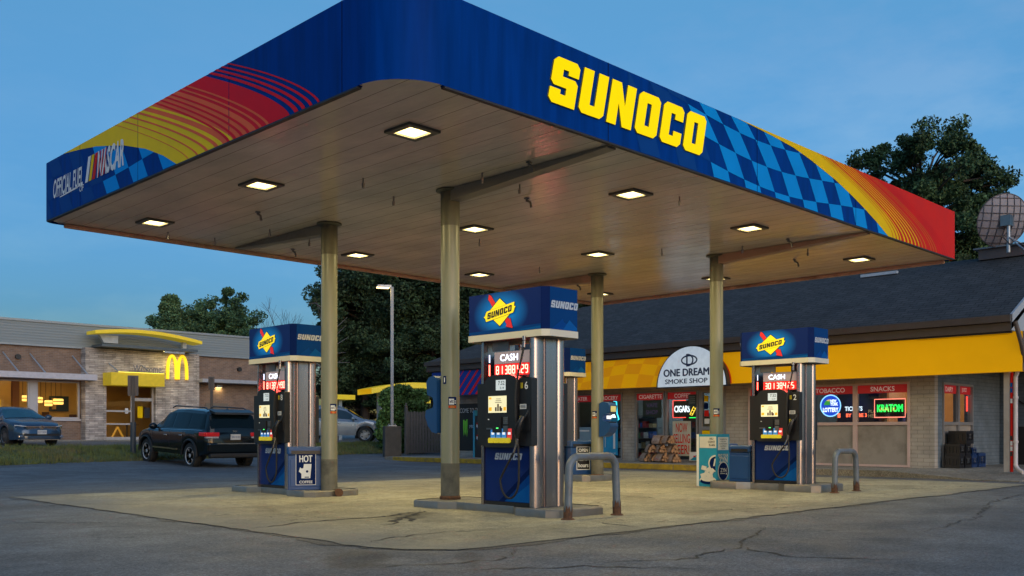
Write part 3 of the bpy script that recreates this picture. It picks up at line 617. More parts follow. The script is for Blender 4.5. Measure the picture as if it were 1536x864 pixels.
# canopy lights
lampm = M('lamp_diffuser', (.8, .75, .6), .4, 0, 0, em=(1, .80, .36), es=310)
framem = M('lamp_frame', (.10, .10, .085), .45, .3)
LXs = [6.80, 10.76, 13.92, 17.93]; LYs = [8.38, 11.63, 14.90]
rown = ['row along striped fascia', 'second row from striped fascia', 'third row from striped fascia', 'row nearest the shop']; coln = ['end by the lettered fascia', 'middle of the row', 'far left end']
proto = None
for i, x in enumerate(LXs):
    for j, y in enumerate(LYs):
        lab = 'square lit canopy lamp, %s, %s' % (rown[i], coln[j])
        if proto is None:
            proto = thing('canopy_light', lab, 'ceiling light', (x, y, ZB + .01), 0, 'square lamps recessed in the canopy soffit')
            q = MB(); a, b = .225, .15
            for (x0, x1, y0, y1) in ((-a, a, -a, -b), (-a, a, b, a), (-a, -b, -b, b), (b, a, -b, b)): q.box(x0, x1, y0, y1, -.028, .006)
            q.build('frame', framem, proto)
            q = MB(); q.box(-.20, .20, -.20, .20, -.036, -.0285); q.box(-.155, .155, -.155, .155, -.048, -.0365); 
            q = MB(); c_ = .12; q.poly([(-c_, -c_, -.018), (-c_, c_, -.018), (c_, c_, -.018), (c_, -c_, -.018)]); q.build('diffuser', lampm, proto); q = MB()
            for (x0, x1, y0, y1) in ((-b, b, -b, -c_), (-b, b, c_, b), (-b, -c_, -c_, c_), (c_, b, -c_, c_)): q.poly([(x0, y0, -.017), (x0, y1, -.017), (x1, y1, -.017), (x1, y0, -.017)])
            q.build('reflector', emit('lamp_rim_glow', (1, .70, .22), 2.2), proto)  # amber glowing rim stands in for the bloom round each lamp
        else: dup(proto, (x, y, ZB + .01), label=lab)

# ================================================================== pump islands
islm = asphalt_mat('island_concrete', (.20, .195, .17), cracks=False)
plate = M('island_steel_edge', (.21, .20, .185), .36, .6, .2, 5, dirt=(.25, .2, .15), dscale=4)
def island(y0, y1, x, label):
    t = thing('pump_island', label, 'pump island', (x, (y0 + y1) / 2, 0 if x < 12 else .035), 0, 'raised pump islands with steel edges'); L_ = (y1 - y0) / 2
    out = []; w = .36; wb = .52; e = .62
    # dog-bone outline
    side_ = [(wb, -L_ + .12), (wb, -L_ + e), (w, -L_ + e + .2), (w, L_ - e - .2), (wb, L_ - e), (wb, L_ - .12), (wb - .12, L_)]
    o_ = [(wb - .12, -L_)] + side_ + [(-a, b) for a, b in reversed(side_)] + [(-(wb - .12), -L_)]
    m = MB(); m.poly([(a * .97, b * .985, .098) for a, b in o_]); m.build('deck', islm, t)
    m = MB(); n = len(o_)
    m.mesh([(a, b, -.04) for a, b in o_] + [(a, b, .09) for a, b in o_] + [(a * .985, b * .992, .104) for a, b in o_] + [(a * .95, b * .975, .106) for a, b in o_], [(k * n + i, k * n + (i + 1) % n, (k + 1) * n + (i + 1) % n, (k + 1) * n + i) for k in range(3) for i in range(n)])
    m.build('edge_plate', plate, t, smooth=35)
    return t
island(7.62, 10.32, 8.82, 'steel edged concrete island under the nearest central pump')
island(12.8, 15.3, 8.82, 'steel edged concrete island under the left pump')
island(7.75, 9.95, 15.55, 'steel edged concrete island under the right pump')
island(12.9, 15.2, 15.6, 'steel edged concrete island under the rear half hidden pump')

# ================================================================== pumps
ledr = emit('red_led', (1, .15, .11), 75); ledrd = emit('red_led_panel', (1, .02, .015), .45); ledw = emit('white_led', (.72, .8, 1), 3.0); ledwd = M('price_panel', (.36, .29, .30), .5, 0, .05, em=(.7, .6, .8), es=.10)
screenm = emit('pump_screen', (.92, .80, .50), .62); lcd = emit('pump_lcd', (.55, .62, .66), .55); greenled = emit('green_led', (.1, 1, .2), 1.5)
bluebtn = emit('grade_button_blue', (.06, .28, .7), .35); redbtn = emit('grade_button_red', (.8, .06, .06), .35); yelbtn = M('grade_button_yellow', (.62, .50, .02), .4, em=(1, .8, .03), es=.22)
redglow = emit('logo_red', (.65, .015, .02), .35); yelglow = emit('logo_yellow', (.9, .66, .01), .62)
def halo(name, cu, cv, rad, edge=(.002, .012, .075), mid=(.004, .15, .46), axis='X', es=.5):
    # printed and back-lit: blue glow printed around the emblem
    m = bpy.data.materials.new(name); m.use_nodes = True; nt = m.node_tree; L = nt.links; b = nt.nodes['Principled BSDF']; b.inputs['Roughness'].default_value = .45; b.inputs['Specular IOR Level'].default_value = .12
    t = nd(nt, 'ShaderNodeTexCoord'); mp = nd(nt, 'ShaderNodeMapping'); mp.vector_type = 'POINT'
    if axis == 'X': mp.inputs['Location'].default_value = (0, cu / rad, -cv / (rad * .62)); mp.inputs['Scale'].default_value = (0, 1 / rad, 1 / (rad * .62))
    L.new(t.outputs['Object'], mp.inputs[0]); gr = nd(nt, 'ShaderNodeTexGradient', gradient_type='SPHERICAL'); L.new(mp.outputs[0], gr.inputs[0])
    rp = nd(nt, 'ShaderNodeValToRGB'); rp.color_ramp.elements[0].color = (*edge, 1); rp.color_ramp.elements[1].color = (*mid, 1); rp.color_ramp.elements[1].position = .62; L.new(gr.outputs['Fac'], rp.inputs[0])
    L.new(rp.outputs[0], b.inputs['Base Color']); L.new(rp.outputs[0], b.inputs['Emission Color']); b.inputs['Emission Strength'].default_value = es * LUM
    return m
halom = halo('valance_print', -.06, 2.43, .50)
sidem = M('valance_side', (.003, .035, .14), .45, 0, .1, 2, spec=.04, em=(.002, .035, .14), es=.25); navyv = M('valance_navy', (.002, .012, .07), .45, spec=.04, em=(.002, .008, .06), es=.25)
trimm = M('valance_trim', (.66, .63, .52), .5, 0, .05)
panelblue = M('pump_blue_panel', (.003, .022, .14), .4, 0, .15, 2, spec=.2)
silver = M('silver_letters', (.55, .57, .62), .35, .3)
def emblem(mb, F, cu, cv, s, w):
    Y_, K, RD = 0, 1, 2
    c, q = math.cos(.16), math.sin(.16)
    rt = lambda pts: [(cu + (a * c - b * q) * s, cv + (a * q + b * c) * s) for a, b in pts]
    pl = lambda pts: [(cu + a * s, cv + b * s) for a, b in pts]
    def outl(pts, k=.045):
        n = len(pts); cx = sum(p[0] for p in pts) / n; cy = sum(p[1] for p in pts) / n
        return [(cx + (a - cx) * (1 + k * 1.0 / max(.25, math.hypot(a - cx, b - cy))), cy + (b - cy) * (1 + k / max(.25, math.hypot(a - cx, b - cy)))) for a, b in pts]
    tail = [(-.82, .68), (-.76, .92), (-.60, .84), (-.50, .70), (-.28, .42), (-.52, .30), (-.70, .56)]; head = [(.30, -.38), (.46, -.20), (.64, -.40), (.70, -.32), (.86, -.82), (.40, -.72), (.46, -.62)]
    for sh in (tail, head): mb.flat(F, pl(outl(sh, .04)), w, K); mb.flat(F, pl(sh), w + .002, RD)
    dia = [(0, -.66), (.86, 0), (0, .66), (-.86, 0)]
    mb.flat(F, pl(outl(dia, .045)), w + .004, K); mb.flat(F, pl(dia), w + .006, Y_)
    bnd = [(-.98, -.24), (.88, -.24), (.95, -.18), (1.02, -.05), (1.10, .0), (1.0, .06), (1.06, .24), (-.86, .24), (-.93, .18), (-1.0, .06), (-1.12, .0), (-1.03, -.05)]
    mb.flat(F, rt(outl(bnd, .045)), w + .008, K); mb.flat(F, rt(bnd), w + .010, Y_)
    logo(mb, F, cu, cv, .30 * s, None, w + .012, K, .24, .75, wx=1.16, rot=.16)
SEG = {'0': 'abcdef', '1': 'bc', '2': 'abged', '3': 'abgcd', '4': 'fgbc', '5': 'afgcd', '6': 'afgedc', '7': 'abc', '8': 'abcdefg', '9': 'abcfgd', 'B': 'abcdefg', 'I': 'bc', 'C': 'afed'}
def seg(mb, F, ch, u, v, w_, h, wz, mi, t=.012):
    x0, x1, m = u, u + w_, v + h / 2; y0, y1 = v, v + h
    S = {'a': (x0 + t, x1 - t, y1 - t, y1), 'd': (x0 + t, x1 - t, y0, y0 + t), 'g': (x0 + t, x1 - t, m - t / 2, m + t / 2), 'f': (x0, x0 + t, m, y1 - t * .3), 'b': (x1 - t, x1, m, y1 - t * .3), 'e': (x0, x0 + t, y0 + t * .3, m), 'c': (x1 - t, x1, y0 + t * .3, m)}
    for k in SEG.get(ch, ''): mb.flat(F, rect(*S[k]), wz, mi)
def make_pump(num, digits, label, loc):
    t = thing('fuel_pump', label, 'fuel pump', loc, 0, 'blue and steel fuel pumps under the canopy')
    HX, HY = .285, .495
    m = MB(); m.box(-.25, .25, -HY + .09, HY - .09, .02, .76, 0); m.box(-.262, .262, -HY + .085, HY - .085, 0.0, .05, 1); cab = m.build('cabinet', [panelblue, black], t)
    for sgn in (1, -1):
        Fp = FX(-.25, 0, 0) if sgn == 1 else Fr((.25, 0, 0), (0, 1, 0), (1, 0, 0))
        m = MB(); m.prism(Fp, rect(-HY + .09, HY - .09, .055, .755), .0, .012, 0)
        m.flat(Fp, [(-.05, .058), (.4, .058), (.4, .30), (.19, .17)], .0135, 1); m.flat(Fp, [(-.15, .058), (-.05, .058), (.4, .42), (.4, .50)], .0135, 3); m.flat(Fp, [(.4, .30), (.4, .42), (-.05, .058), (.19, .17)], .0135, 2)
        logo(m, Fp, 0.02, .625, .085, None, .016, 4, .24, .75, wx=1.15)
        m.build('lower_panel', [panelblue, bluefilm, bluemid, navy, silver], cab)
    for y in (-1, 1):
        yi = HY - .085; prof = []                    # outline (x, |y|) of one rolled stainless post
        def bulge(xa, xb, base_, hgt, n=8, p_=2.6):
            for k in range(n + 1):
                q = -1 + 2 * k / n; prof.append(((xa + xb) / 2 + (xb - xa) / 2 * q, base_ + hgt * (1 - abs(q) ** p_) ** (1 / p_)))
        prof += [(-HX, yi)]; bulge(-HX, -.085, HY - .05, .05, 14, 2.2); prof += [(-.080, HY - .035), (-.070, HY - .035), (-.066, HY - .012), (.118, HY - .012), (.122, HY - .035), (.132, HY - .035)]; bulge(.136, HX, HY - .05, .05, 12, 2.2); prof += [(HX, yi)]
        pts = [(x, y * v) for x, v in prof]; pts = pts if y < 0 else pts[::-1]; n = len(pts); m = MB()
        m.mesh([(a, b, 0) for a, b in pts] + [(a, b, 2.12) for a, b in pts], [(i, (i + 1) % n, n + (i + 1) % n, n + i) for i in range(n)]); m.build('end_post', steel, t, smooth=45)
    for sgn in (1, -1):
        Fp = FX(-.25, 0, 0) if sgn == 1 else Fr((.25, 0, 0), (0, 1, 0), (1, 0, 0))
        m = MB(); m.prism(Fp, rect(-.475, -.30, .76, 1.55), -.1, .085); m.prism(Fp, rect(.28, .49, .76, 1.60), -.1, .085)
        m.prism(Fp, [(-.298, .74), (.278, .74), (.278, 1.58), (.24, 1.62), (.14, 1.65), (-.16, 1.65), (-.26, 1.62), (-.298, 1.57)], -.1, .125)
        m.prism(Fp, rect(.30, .47, .95, 1.26), .086, .10)
        cp = m.build('control_panel', black, t, bev=.012)
        m = MB(); m.flat(Fp, rect(-.235, .115, 1.165, 1.395), .128, 1); m.flat(Fp, rect(-.225, .105, 1.175, 1.385), .130, 0)
        m.flat(Fp, rect(-.21, -.165, 1.345, 1.37), .132, 2); m.flat(Fp, rect(-.215, -.16, 1.20, 1.245), .132, 2); m.flat(Fp, rect(.05, .095, 1.20, 1.245), .132, 2)
        for q, (a, b) in enumerate(((-.10, .05), (-.06, .09), (-.02, .06), (.0, .04))): m.flat(Fp, rect(a, a + .028, 1.195, 1.195 + b), .132 + .0004 * q, 3)
        for q in range(3): m.flat(Fp, rect(-.10 + .01 * q, .02 - .01 * q, 1.30 + .022 * q, 1.307 + .022 * q), .132, 4)
        m.build('display_screen', [screenm, black, emit('screen_orange', (.9, .45, .02), .6), M('screen_ink', (.1, .05, .03), .4), M('screen_grey', (.35, .3, .2), .4)], cp)
        m = MB(); m.flat(Fp, rect(-.09, .085, 1.455, 1.585), .128, 0); m.text(Fp, '7.52', .01, 1.545, .05, .130, 1, bold=.01); m.text(Fp, '3.14', .02, 1.485, .03, .130, 1, bold=.01)
        m.build('amount_display', [lcd, M('lcd_ink', (.05, .07, .08), .5)], cp)
        m = MB(); m.prism(Fp, rect(-.13, .02, .925, 1.12), .126, .15); m.prism(Fp, rect(-.25, -.14, .965, .985), .126, .14, 1); m.flat(Fp, rect(-.06, -.02, .975, .987), .152, 2); m.flat(Fp, rect(-.235, -.21, 1.085, 1.10), .128, 3); m.prism(Fp, rect(.05, .13, 1.03, 1.12), .126, .135, 1); m.prism(Fp, rect(.05, .13, .93, 1.01), .126, .138, 1)
        for a in range(3):
            for b in range(3): m.flat(Fp, rect(.058 + .024 * a, .074 + .024 * a, 1.04 + .026 * b, 1.056 + .026 * b), .137, 4)
        m.build('card_reader', [black, steel_dark, greenled, whitefilm, M('key_grey', (.1, .1, .1), .4)], cp)
        for k in range(4):
            m = MB(); u = -.185 + k * .098; m.flat(Fp, rect(u, u + .085, .84, .975), .128, 1 if k < 3 else 2); m.flat(Fp, rect(u + .018, u + .066, .90, .93), .1295, 3); m.prism(Fp, [(u - .03, .795), (u + .05, .795), (u + .068, .812), (u + .06, .86), (u - .022, .86), (u - .035, .84)], .126, .142, 0)
            m.build('grade_button', [yelbtn, bluebtn, redbtn, emit('button_text', (.8, .85, .9), .8)], cp)
        m = MB(); m.text(Fp, num, .405, 1.505, .095, .088, 0, bold=.012); m.build('number_label', whitefilm, cp)
        wl_ = [M('label_yellow', (.55, .42, .02), .5) if 'label_yellow' not in bpy.data.materials else bpy.data.materials['label_yellow'], whitefilm, black]
        m = MB(); m.flat(Fp, rect(.305, .345, 1.47, 1.54), .0875, 0); m.build('warning_label', wl_, cp); m = MB(); m.flat(Fp, rect(.305, .36, 1.07, 1.13), .102, 0); m.build('warning_label', wl_, cp)
        m = MB(); m.flat(Fp, rect(.31, .42, 1.215, 1.275), .102, 1)
        for q in range(3): m.flat(Fp, rect(.32, .41, 1.225 + .016 * q, 1.233 + .016 * q), .1035, 2)
        m.build('notice_label', wl_, cp)
        # nozzle in its boot
        m = MB()
        m.tube([Fp(.39, 1.12, .13), Fp(.37, 1.03, .17), Fp(.335, .93, .17), Fp(.315, .86, .155)], [.032, .04, .038, .028], 10)
        m.tube([Fp(.40, 1.11, .11), Fp(.43, 1.15, .10), Fp(.44, 1.20, .09)], [.02, .016, .014], 8)
        m.tube([Fp(.38, 1.06, .205), Fp(.34, .98, .225), Fp(.32, .90, .2)], .011, 6); nz = m.build('nozzle', black, t, smooth=50)
        m = MB(); m.tube([Fp(.315, .86, .155), Fp(.31, .82, .15), Fp(.295, .77, .15)], [.017, .02, .014], 8); m.tube([Fp(.295, .77, .15), Fp(.25, .68, .15)], .014, 8); m.build('swivel', steel, nz, smooth=40)
        m = MB(); pts = [Fp(.25, .68, .15)]
        for k in range(1, 20):
            a = k / 19; an = math.pi * (.95 + 1.12 * a); pts.append(Fp(.155 + .165 * math.cos(an), .36 + (.25 if math.sin(an) < 0 else .1) * math.sin(an) * 1.0, .13))
        pts += [Fp(.325, .55, .13), Fp(.300, .8, .13), Fp(.285, 1.1, .155), Fp(.29, 1.5, .16), Fp(.35, 1.82, .12), Fp(.38, 2.0, .10)]
        m.tube(smoothpts(pts, 3), .0135, 8); hs = m.build('hose', rubber, t, smooth=50)
        m = MB(); m.tube([Fp(.38, 1.97, .105), Fp(.38, 2.05, .10)], [.02, .02], 8); m.tube([Fp(.38, 2.06, .10), Fp(.382, 2.11, .10)], [.027, .022], 10); m.build('breakaway_coupling', steel_dark, hs, smooth=40)
        # price sign
        m = MB(); m.prism(Fp, rect(-.27, .46, 1.64, 1.955), -.06, -.02); ps = m.build('price_sign', [steel_dark], t)
        m = MB(); m.flat(Fp, rect(-.265, .455, 1.80, 1.95), -.017, 0); m.text(Fp, 'CASH', .0, 1.875, .085, -.014, 1, bold=.012, sx=1.1); m.build('cash_panel', [ledwd, ledw], ps)
        m = MB(); m.flat(Fp, rect(-.265, .455, 1.645, 1.795), -.017, 0); u = -.235
        for ch in digits:
            if ch == ' ': u += .02; continue
            seg(m, Fp, ch, u, 1.665, .055, .11, -.014, 1, .014); u += .068
        m.build('price_digits', [ledrd, ledr], ps)
        # back plate stub and mast to the far side
        m = MB(); m.prism(Fp, rect(-.36, -.06, 1.97, 2.09), -.09, -.07); m.build('back_plate', M('back_plate', (.2, .2, .2), .45, .3), t)
        m = MB(); m.prism(Fp, rect(-.462, -.405, 1.66, 1.80), -.075, -.06, 0); m.prism(Fp, rect(-.462, -.405, 1.83, 1.93), -.075, -.06, 1); m.build('post_reflection', [emit('mirrored_led', (1, .08, .05), 30), emit('mirrored_led_white', (.7, .75, 1), 2)], t)  # glowing plates stand in for the price sign mirrored in the post
    # valance
    m = MB(); VX, VY = .325, .715; ch = .075
    oc = [(-VX, -VY + ch), (-VX + ch, -VY), (VX - ch, -VY), (VX, -VY + ch), (VX, VY - ch), (VX - ch, VY), (-VX + ch, VY), (-VX, VY - ch)]
    n = 8
    def ring(z, k=1.0): return [(a * k, b * k, z) for a, b in oc]
    m.mesh(ring(2.165) + ring(2.695), [(i, (i + 1) % n, n + (i + 1) % n, n + i) for i in range(n)], 1); m.mesh(ring(2.695), [tuple(range(n))], 1)
    va = m.build('valance', [sidem, navyv], t)
    m = MB(); k = 1.02; m.mesh(ring(2.095, k) + ring(2.178, k), [(i, (i + 1) % n, n + (i + 1) % n, n + i) for i in range(n)], 0); m.mesh(ring(2.095, k), [tuple(range(n))[::-1]], 1); m.mesh(ring(2.178, k) + ring(2.178, .95), [(i, (i + 1) % n, n + (i + 1) % n, n + i) for i in range(n)], 0)
    m.build('trim', [trimm, M('valance_underside', (.08, .075, .07), .6)], va)
    for sgn in (1, -1):
        Fp = FX(-VX, 0, 0) if sgn == 1 else Fr((VX, 0, 0), (0, 1, 0), (1, 0, 0))
        m = MB(); m.flat(Fp, rect(-VY + ch, VY - ch, 2.182, 2.694), .003, 0); m.flat(Fp, [(-VY + ch, 2.182), (VY - ch, 2.182), (VY - ch, 2.245), (-VY + ch, 2.22)], .0055, 1); m.flat(Fp, [(.1, 2.182), (VY - ch, 2.182), (VY - ch, 2.22)], .007, 2); m.build('valance_face', [halom, bluemid, bluefilm], va)
        m = MB(); emblem(m, Fp, -.06 if sgn == 1 else 0, 2.44, .262, .008); m.build('emblem', [yelglow, M('logo_navy', (.004, .006, .02), .4), redglow], va)
        Fs = FY(0, -VY, 0) if sgn == 1 else Fr((0, VY, 0), (-1, 0, 0), (0, 1, 0))
        m = MB(); m.flat(Fs, rect(-VX + ch, VX - ch, 2.182, 2.694), .003, 0); m.flat(Fs, [(-.22, 2.182), (.22, 2.182), (.0, 2.28), (-.02, 2.32)], .005, 1); m.flat(Fs, [(-.02, 2.182), (.24, 2.182), (.24, 2.22), (.10, 2.31)], .007, 2); logo(m, Fs, .01, 2.485, .088, None, .009, 3, .2, .75, wx=1.13)
        m.build('valance_side', [sidem, bluemid, bluefilm, silver], va)
    return t
def smoothpts(p, it=2):
    p = [Vector(a) for a in p]
    for _ in range(it):
        q = [p[0]]
        for a, b in zip(p[:-1], p[1:]): q += [a * .75 + b * .25, a * .25 + b * .75]
        q.append(p[-1]); p = q if len(q) < 160 else p
    return p
make_pump('6', '81 388 429', 'blue and steel pump nearest the camera with number 6', (8.74, 8.56, .10))
make_pump('8', '81 388 490', 'blue and steel pump with number 8, left of the columns', (8.74, 14.14, .10))
make_pump('2', '301 384 25', 'blue and steel pump with number 2, in front of the shop windows', (15.45, 8.62, .135))
make_pump('4', '301 384 25', 'pump mostly hidden behind the central pump, dark blue valance showing', (15.43, 14.16, .135))

# ================================================================== hoop bollards
def hoop(x0, x1, y, h, label):
    t = thing('hoop_bollard', label, 'bollard', ((x0 + x1) / 2, y, .01), 0, 'grey steel hoop bollards at the island ends'); a = (x1 - x0) / 2; rr = .16; pts = [(-a - .02, 0, 0), (-a, 0, h - rr)]
    for k in range(1, 9): q = math.pi / 2 * k / 9; pts.append((-a + rr - rr * math.cos(q), 0, h - rr + rr * math.sin(q)))
    pts += [(-a + rr, 0, h), (a - rr, 0, h)]
    for k in range(1, 9): q = math.pi / 2 * k / 9; pts.append((a - rr + rr * math.sin(q), 0, h - rr + rr * math.cos(q)))
    pts += [(a, 0, h - rr), (a + .03, 0, 0)]
    m = MB(); m.tube(pts, .047, 18); m.build('hoop', greypaint, t, smooth=60)
    for s_, hh_ in ((-1, .15), (1, .17)):
        m = MB(); xx = s_ * (a + (.02 if s_ < 0 else .03)); n = 18; pr = []
        r_ = random.Random(s_); ring_ = [hh_ * r_.uniform(.55, 1.25) for _ in range(n)]
        x2 = s_ * a
        vs = [(xx + .053 * math.cos(2 * math.pi * k / n), .053 * math.sin(2 * math.pi * k / n), 0) for k in range(n)] + [(xx + (x2 - xx) * ring_[k] / h + .0535 * math.cos(2 * math.pi * k / n), .0535 * math.sin(2 * math.pi * k / n), ring_[k]) for k in range(n)]
        m.mesh(vs, [(k, (k + 1) % n, n + (k + 1) % n, n + k) for k in range(n)]); m.lathe([(.085, 0), (.075, .012), (.05, .02)], (xx, 0, 0), 12); m.build('rusty_foot', rust, t)
    for k in range(7):
        m = MB(); xx = -a + .12 + .1 * k + random.uniform(-.03, .03); q = blob(xx, 0, random.uniform(.015, .05), random.uniform(.012, .03), .3, h + .0515, k); m.poly(q)
        if k % 2 == 0: m.build('chipped_paint', rust, t)
    return t
hoop(8.36, 9.22, 7.42, .73, 'grey hoop bollard with rusty feet by the central pump')
hoop(15.25, 16.02, 7.55, .70, 'grey hoop bollard at the island end of the right pump')

# ================================================================== bins and service units
def bin_(label, loc, rz, w, d, h, face=None):
    t = thing('waste_bin', label, 'bin', loc, rz, 'blue waste bins on the pump islands')
    m = MB(); m.box(-w / 2, w / 2, -d / 2, d / 2, 0, h * .80, 0); m.box(-w / 2 + .03, w / 2 - .03, -d / 2 - .008, -d / 2 + .01, .05, h * .72, 0); m.build('body', binblue, t, bev=.02)
    m = MB(); m.box(-w / 2 - .015, w / 2 + .015, -d / 2 - .015, d / 2 + .015, h * .805, h, 0); m.build('lid', binblue, t, bev=.03)
    m = MB(); m.box(-w / 2 + .05, w / 2 - .05, -d / 2 - .022, -d / 2 - .0155, h * .83, h * .91); m.build('flap', black, t)
    if face:
        Fp = Fr((0, -d / 2, 0), (1, 0, 0), (0, -1, 0)); m = MB(); face(m, Fp, w, h); m.build('sign_plate', [whitefilm, navy, black], t)
    return t
def coffee(m, F, w, h):
    m.flat(F, rect(-.16, .16, .08, .60), .0105, 0); m.flat(F, rect(-.152, .152, .088, .592), .0125, 1); m.text(F, 'HOT', 0, .505, .11, .014, 0, heavy=.004, maxw=.2); m.text(F, 'COFFEE', 0, .13, .045, .014, 0, bold=.02)
    m.flat(F, [(-.07, .19), (.07, .19), (.09, .42), (-.03, .42), (-.04, .35), (-.07, .35)], .014, 0); m.flat(F, [(-.11, .30), (-.045, .24), (-.03, .30), (-.09, .37)], .0142, 0); m.flat(F, circ(.02, .30, .02), .0155, 1); m.flat(F, rect(-.02, .05, .20, .215), .0155, 1)
def hours(m, F, w, h):
    m.flat(F, rect(-.17, .17, .10, .60), .0105, 0); m.flat(F, rect(-.155, .155, .115, .585), .0125, 2); m.text(F, 'OPEN', 0, .52, .07, .014, 0, bold=.02); m.text(F, '24', .0, .37, .15, .014, 0, bold=.03); m.text(F, 'hours', 0, .2, .09, .014, 0, bold=.02, maxw=.26)
def smallsign(m, F, w, h):
    m.flat(F, rect(-.16, .16, .10, .56), .0105, 1)
    for k in range(4): m.flat(F, rect(-.1, .12, .17 + .1 * k, .21 + .1 * k), .0125, 0)
bin_('blue bin with a hot coffee sign beside the left pump', (8.67, 13.45, .10), R(-30), .56, .34, .70, coffee)
bin_('blue bin with a black 24 hours sign in the middle distance', (15.62, 13.62, .135), R(-16), .62, .44, .72, hours)
bin_('plain blue bin right beside the right pump', (15.50, 9.40, .135), R(-90), .44, .46, .66)
bin_('dark blue bin tucked behind the plain bin and the column', (16.6, 10.62, .01), R(-75), .48, .46, .80, smallsign)
# windscreen service units hung on columns
def washer(label, x, y, ang, z, lit):
    t = thing('windscreen_service_unit', label, 'service unit', (x, y, z), ang, 'blue windscreen service units on columns')
    # local: -Y is the front, column behind at +Y; side profile in (y,z)
    prof = [(0, .62), (-.08, .66), (-.20, .64), (-.26, .58), (-.24, .42), (-.10, .38), (-.08, .30), (-.10, .25), (-.27, .22), (-.29, .14), (-.22, .02), (-.12, -.06), (0, -.08)]
    m = MB(); w = .15; Fs = Fr((0, 0, 0), (0, 1, 0), (1, 0, 0)); m.prism(Fs, prof, -w, w); m.prism(Fr((0, 0, 0), (0, 1, 0), (-1, 0, 0)), prof, w - .001, w); m.build('housing', binblue, t, bev=.025)
    m = MB(); Ff = Fr((0, -.252, 0), (1, 0, 0), (0, -1, 0)); m.flat(Ff, rect(-.10, .10, .45, .57), .01, 0); m.build('yellow_panel', M('cream_label', (.55, .50, .22), .5, em=(.9, .8, .3), es=.25), t)
    m = MB(); m.box(-.12, .12, -.26, -.13, .222, .245); m.build('bucket_rim', black, t)
    m = MB(); m.box(-.05, .05, .0, .05, .0, .5); m.build('bracket', steel_dark, t)
    if lit:
        m = MB(); m.flat(Ff, rect(-.09, .09, .30, .37), -.10, 0); m.build('towel', M('paper_towel', (.8, .8, .78), .8, em=(.9, .95, 1), es=.9), t)
    return t
washer('blue service unit with a cream label on the rear central column', 15.72, 12.99, R(6), 1.02, True)
t_ = washer('dark blue service unit left of the nearest column', 8.86, 10.19, R(176), 1.10, False); t_.scale = (1.0, .95, 1.1)
m = MB(); m.box(-.05, .05, .02, .1, -1.08, .0); m.box(-.22, .22, -.05, .12, -1.0, -.97); m.build('stand', black, t_)

# column wrap advert
def zyn():
    t = thing('column_advert', 'teal and white advert box wrapped round the right column foot', 'advert board', (15.66, 10.17, .0), 0); a0, a1, b0, b1 = -.25, .19, -.19, .20; Hh = 1.0
    m = MB(); m.box(a0, a0 + .012, b0, b1, .01, Hh, 0); m.box(a0 + .014, a1, b0, b0 + .012, .01, Hh, 0); m.box(a1 - .012, a1, b0 + .014, b1, .01, Hh, 1); m.box(a0 - .006, a0 + .004, b1 + .001, b1 + .05, .01, Hh, 1)
    m.build('board', [tealfilm, white], t)
    Fl = Fr((a0, 0, 0), (0, -1, 0), (-1, 0, 0)); m = MB()
    m.flat(Fl, rect(-.185, .185, .74, .955), .003, 1); m.text(Fl, 'NU', .08, .915, .04, .005, 3, bold=.02); m.text(Fl, 'CONT', .08, .855, .04, .005, 3, bold=.02); m.text(Fl, 'IS AN', .09, .795, .04, .005, 3, bold=.02)
    c_ = [(u, v) for u, v in circ(.17, .45, .16, 40) if u < .188]; c2 = [(u, v) for u, v in circ(.17, .45, .13, 40) if u < .188]
    m.flat(Fl, c_, .004, 1); m.flat(Fl, c2, .006, 2); m.flat(Fl, [(.12, .40), (.15, .40), (.18, .54), (.15, .54)], .008, 1)
    m.flat(Fl, circ(.0, .13, .185, 30, .075), .004, 1); m.flat(Fl, circ(.0, .11, .17, 30, .055), .006, 2); m.flat(Fl, circ(.0, .155, .15, 30, .05), .008, 1)
    for q, (u, v, rr) in enumerate([(-.1, .22, .3), (-.02, .25, -.4), (.06, .22, .2), (.02, .33, .5), (-.08, .36, -.2), (.1, .3, .9)]):
        c, s_ = math.cos(rr), math.sin(rr); m.flat(Fl, [(u + x * c - y * s_, v + x * s_ + y * c) for x, y in rect(-.055, .055, -.04, .04)], .010 + .0012 * q, 1)
    m.build('left_print', [tealfilm, offwhite, navy, black], t)
    Fr_ = Fr((0, b0, 0), (1, 0, 0), (0, -1, 0)); c0_ = (a0 + a1) / 2; m = MB()
    m.flat(Fr_, rect(c0_ - .18, c0_ + .18, .70, .945), .003, 1)
    for q, s_ in enumerate(('WARNING: This', 'product contains', 'nicotine. Nicotine', 'is an addictive', 'chemical.')): m.text(Fr_, s_, c0_, .905 - .042 * q, .026, .005, 3, bold=.01, maxw=.31)
    m.text(Fr_, 'FIND YOUR', c0_, .60, .055, .005, 1, bold=.03, maxw=.34); m.text(Fr_, 'ZYN', c0_, .515, .11, .005, 1, bold=.04, maxw=.34)
    m.flat(Fr_, circ(c0_, .30, .185, 36), .004, 1); m.flat(Fr_, circ(c0_, .30, .163, 36), .006, 2); m.text(Fr_, 'ZYN', c0_, .32, .075, .008, 1, bold=.02); m.flat(Fr_, rect(c0_ - .11, c0_ + .05, .25, .262), .008, 1); m.flat(Fr_, circ(c0_ + .1, .25, .018), .008, 1)
    m.flat(Fr_, [(c0_ + .05, .012), (c0_ + .215, .012), (c0_ + .215, .14)], .003, 4)
    m.build('right_print', [tealfilm, offwhite, navy, black, tealdark], t)
zyn()

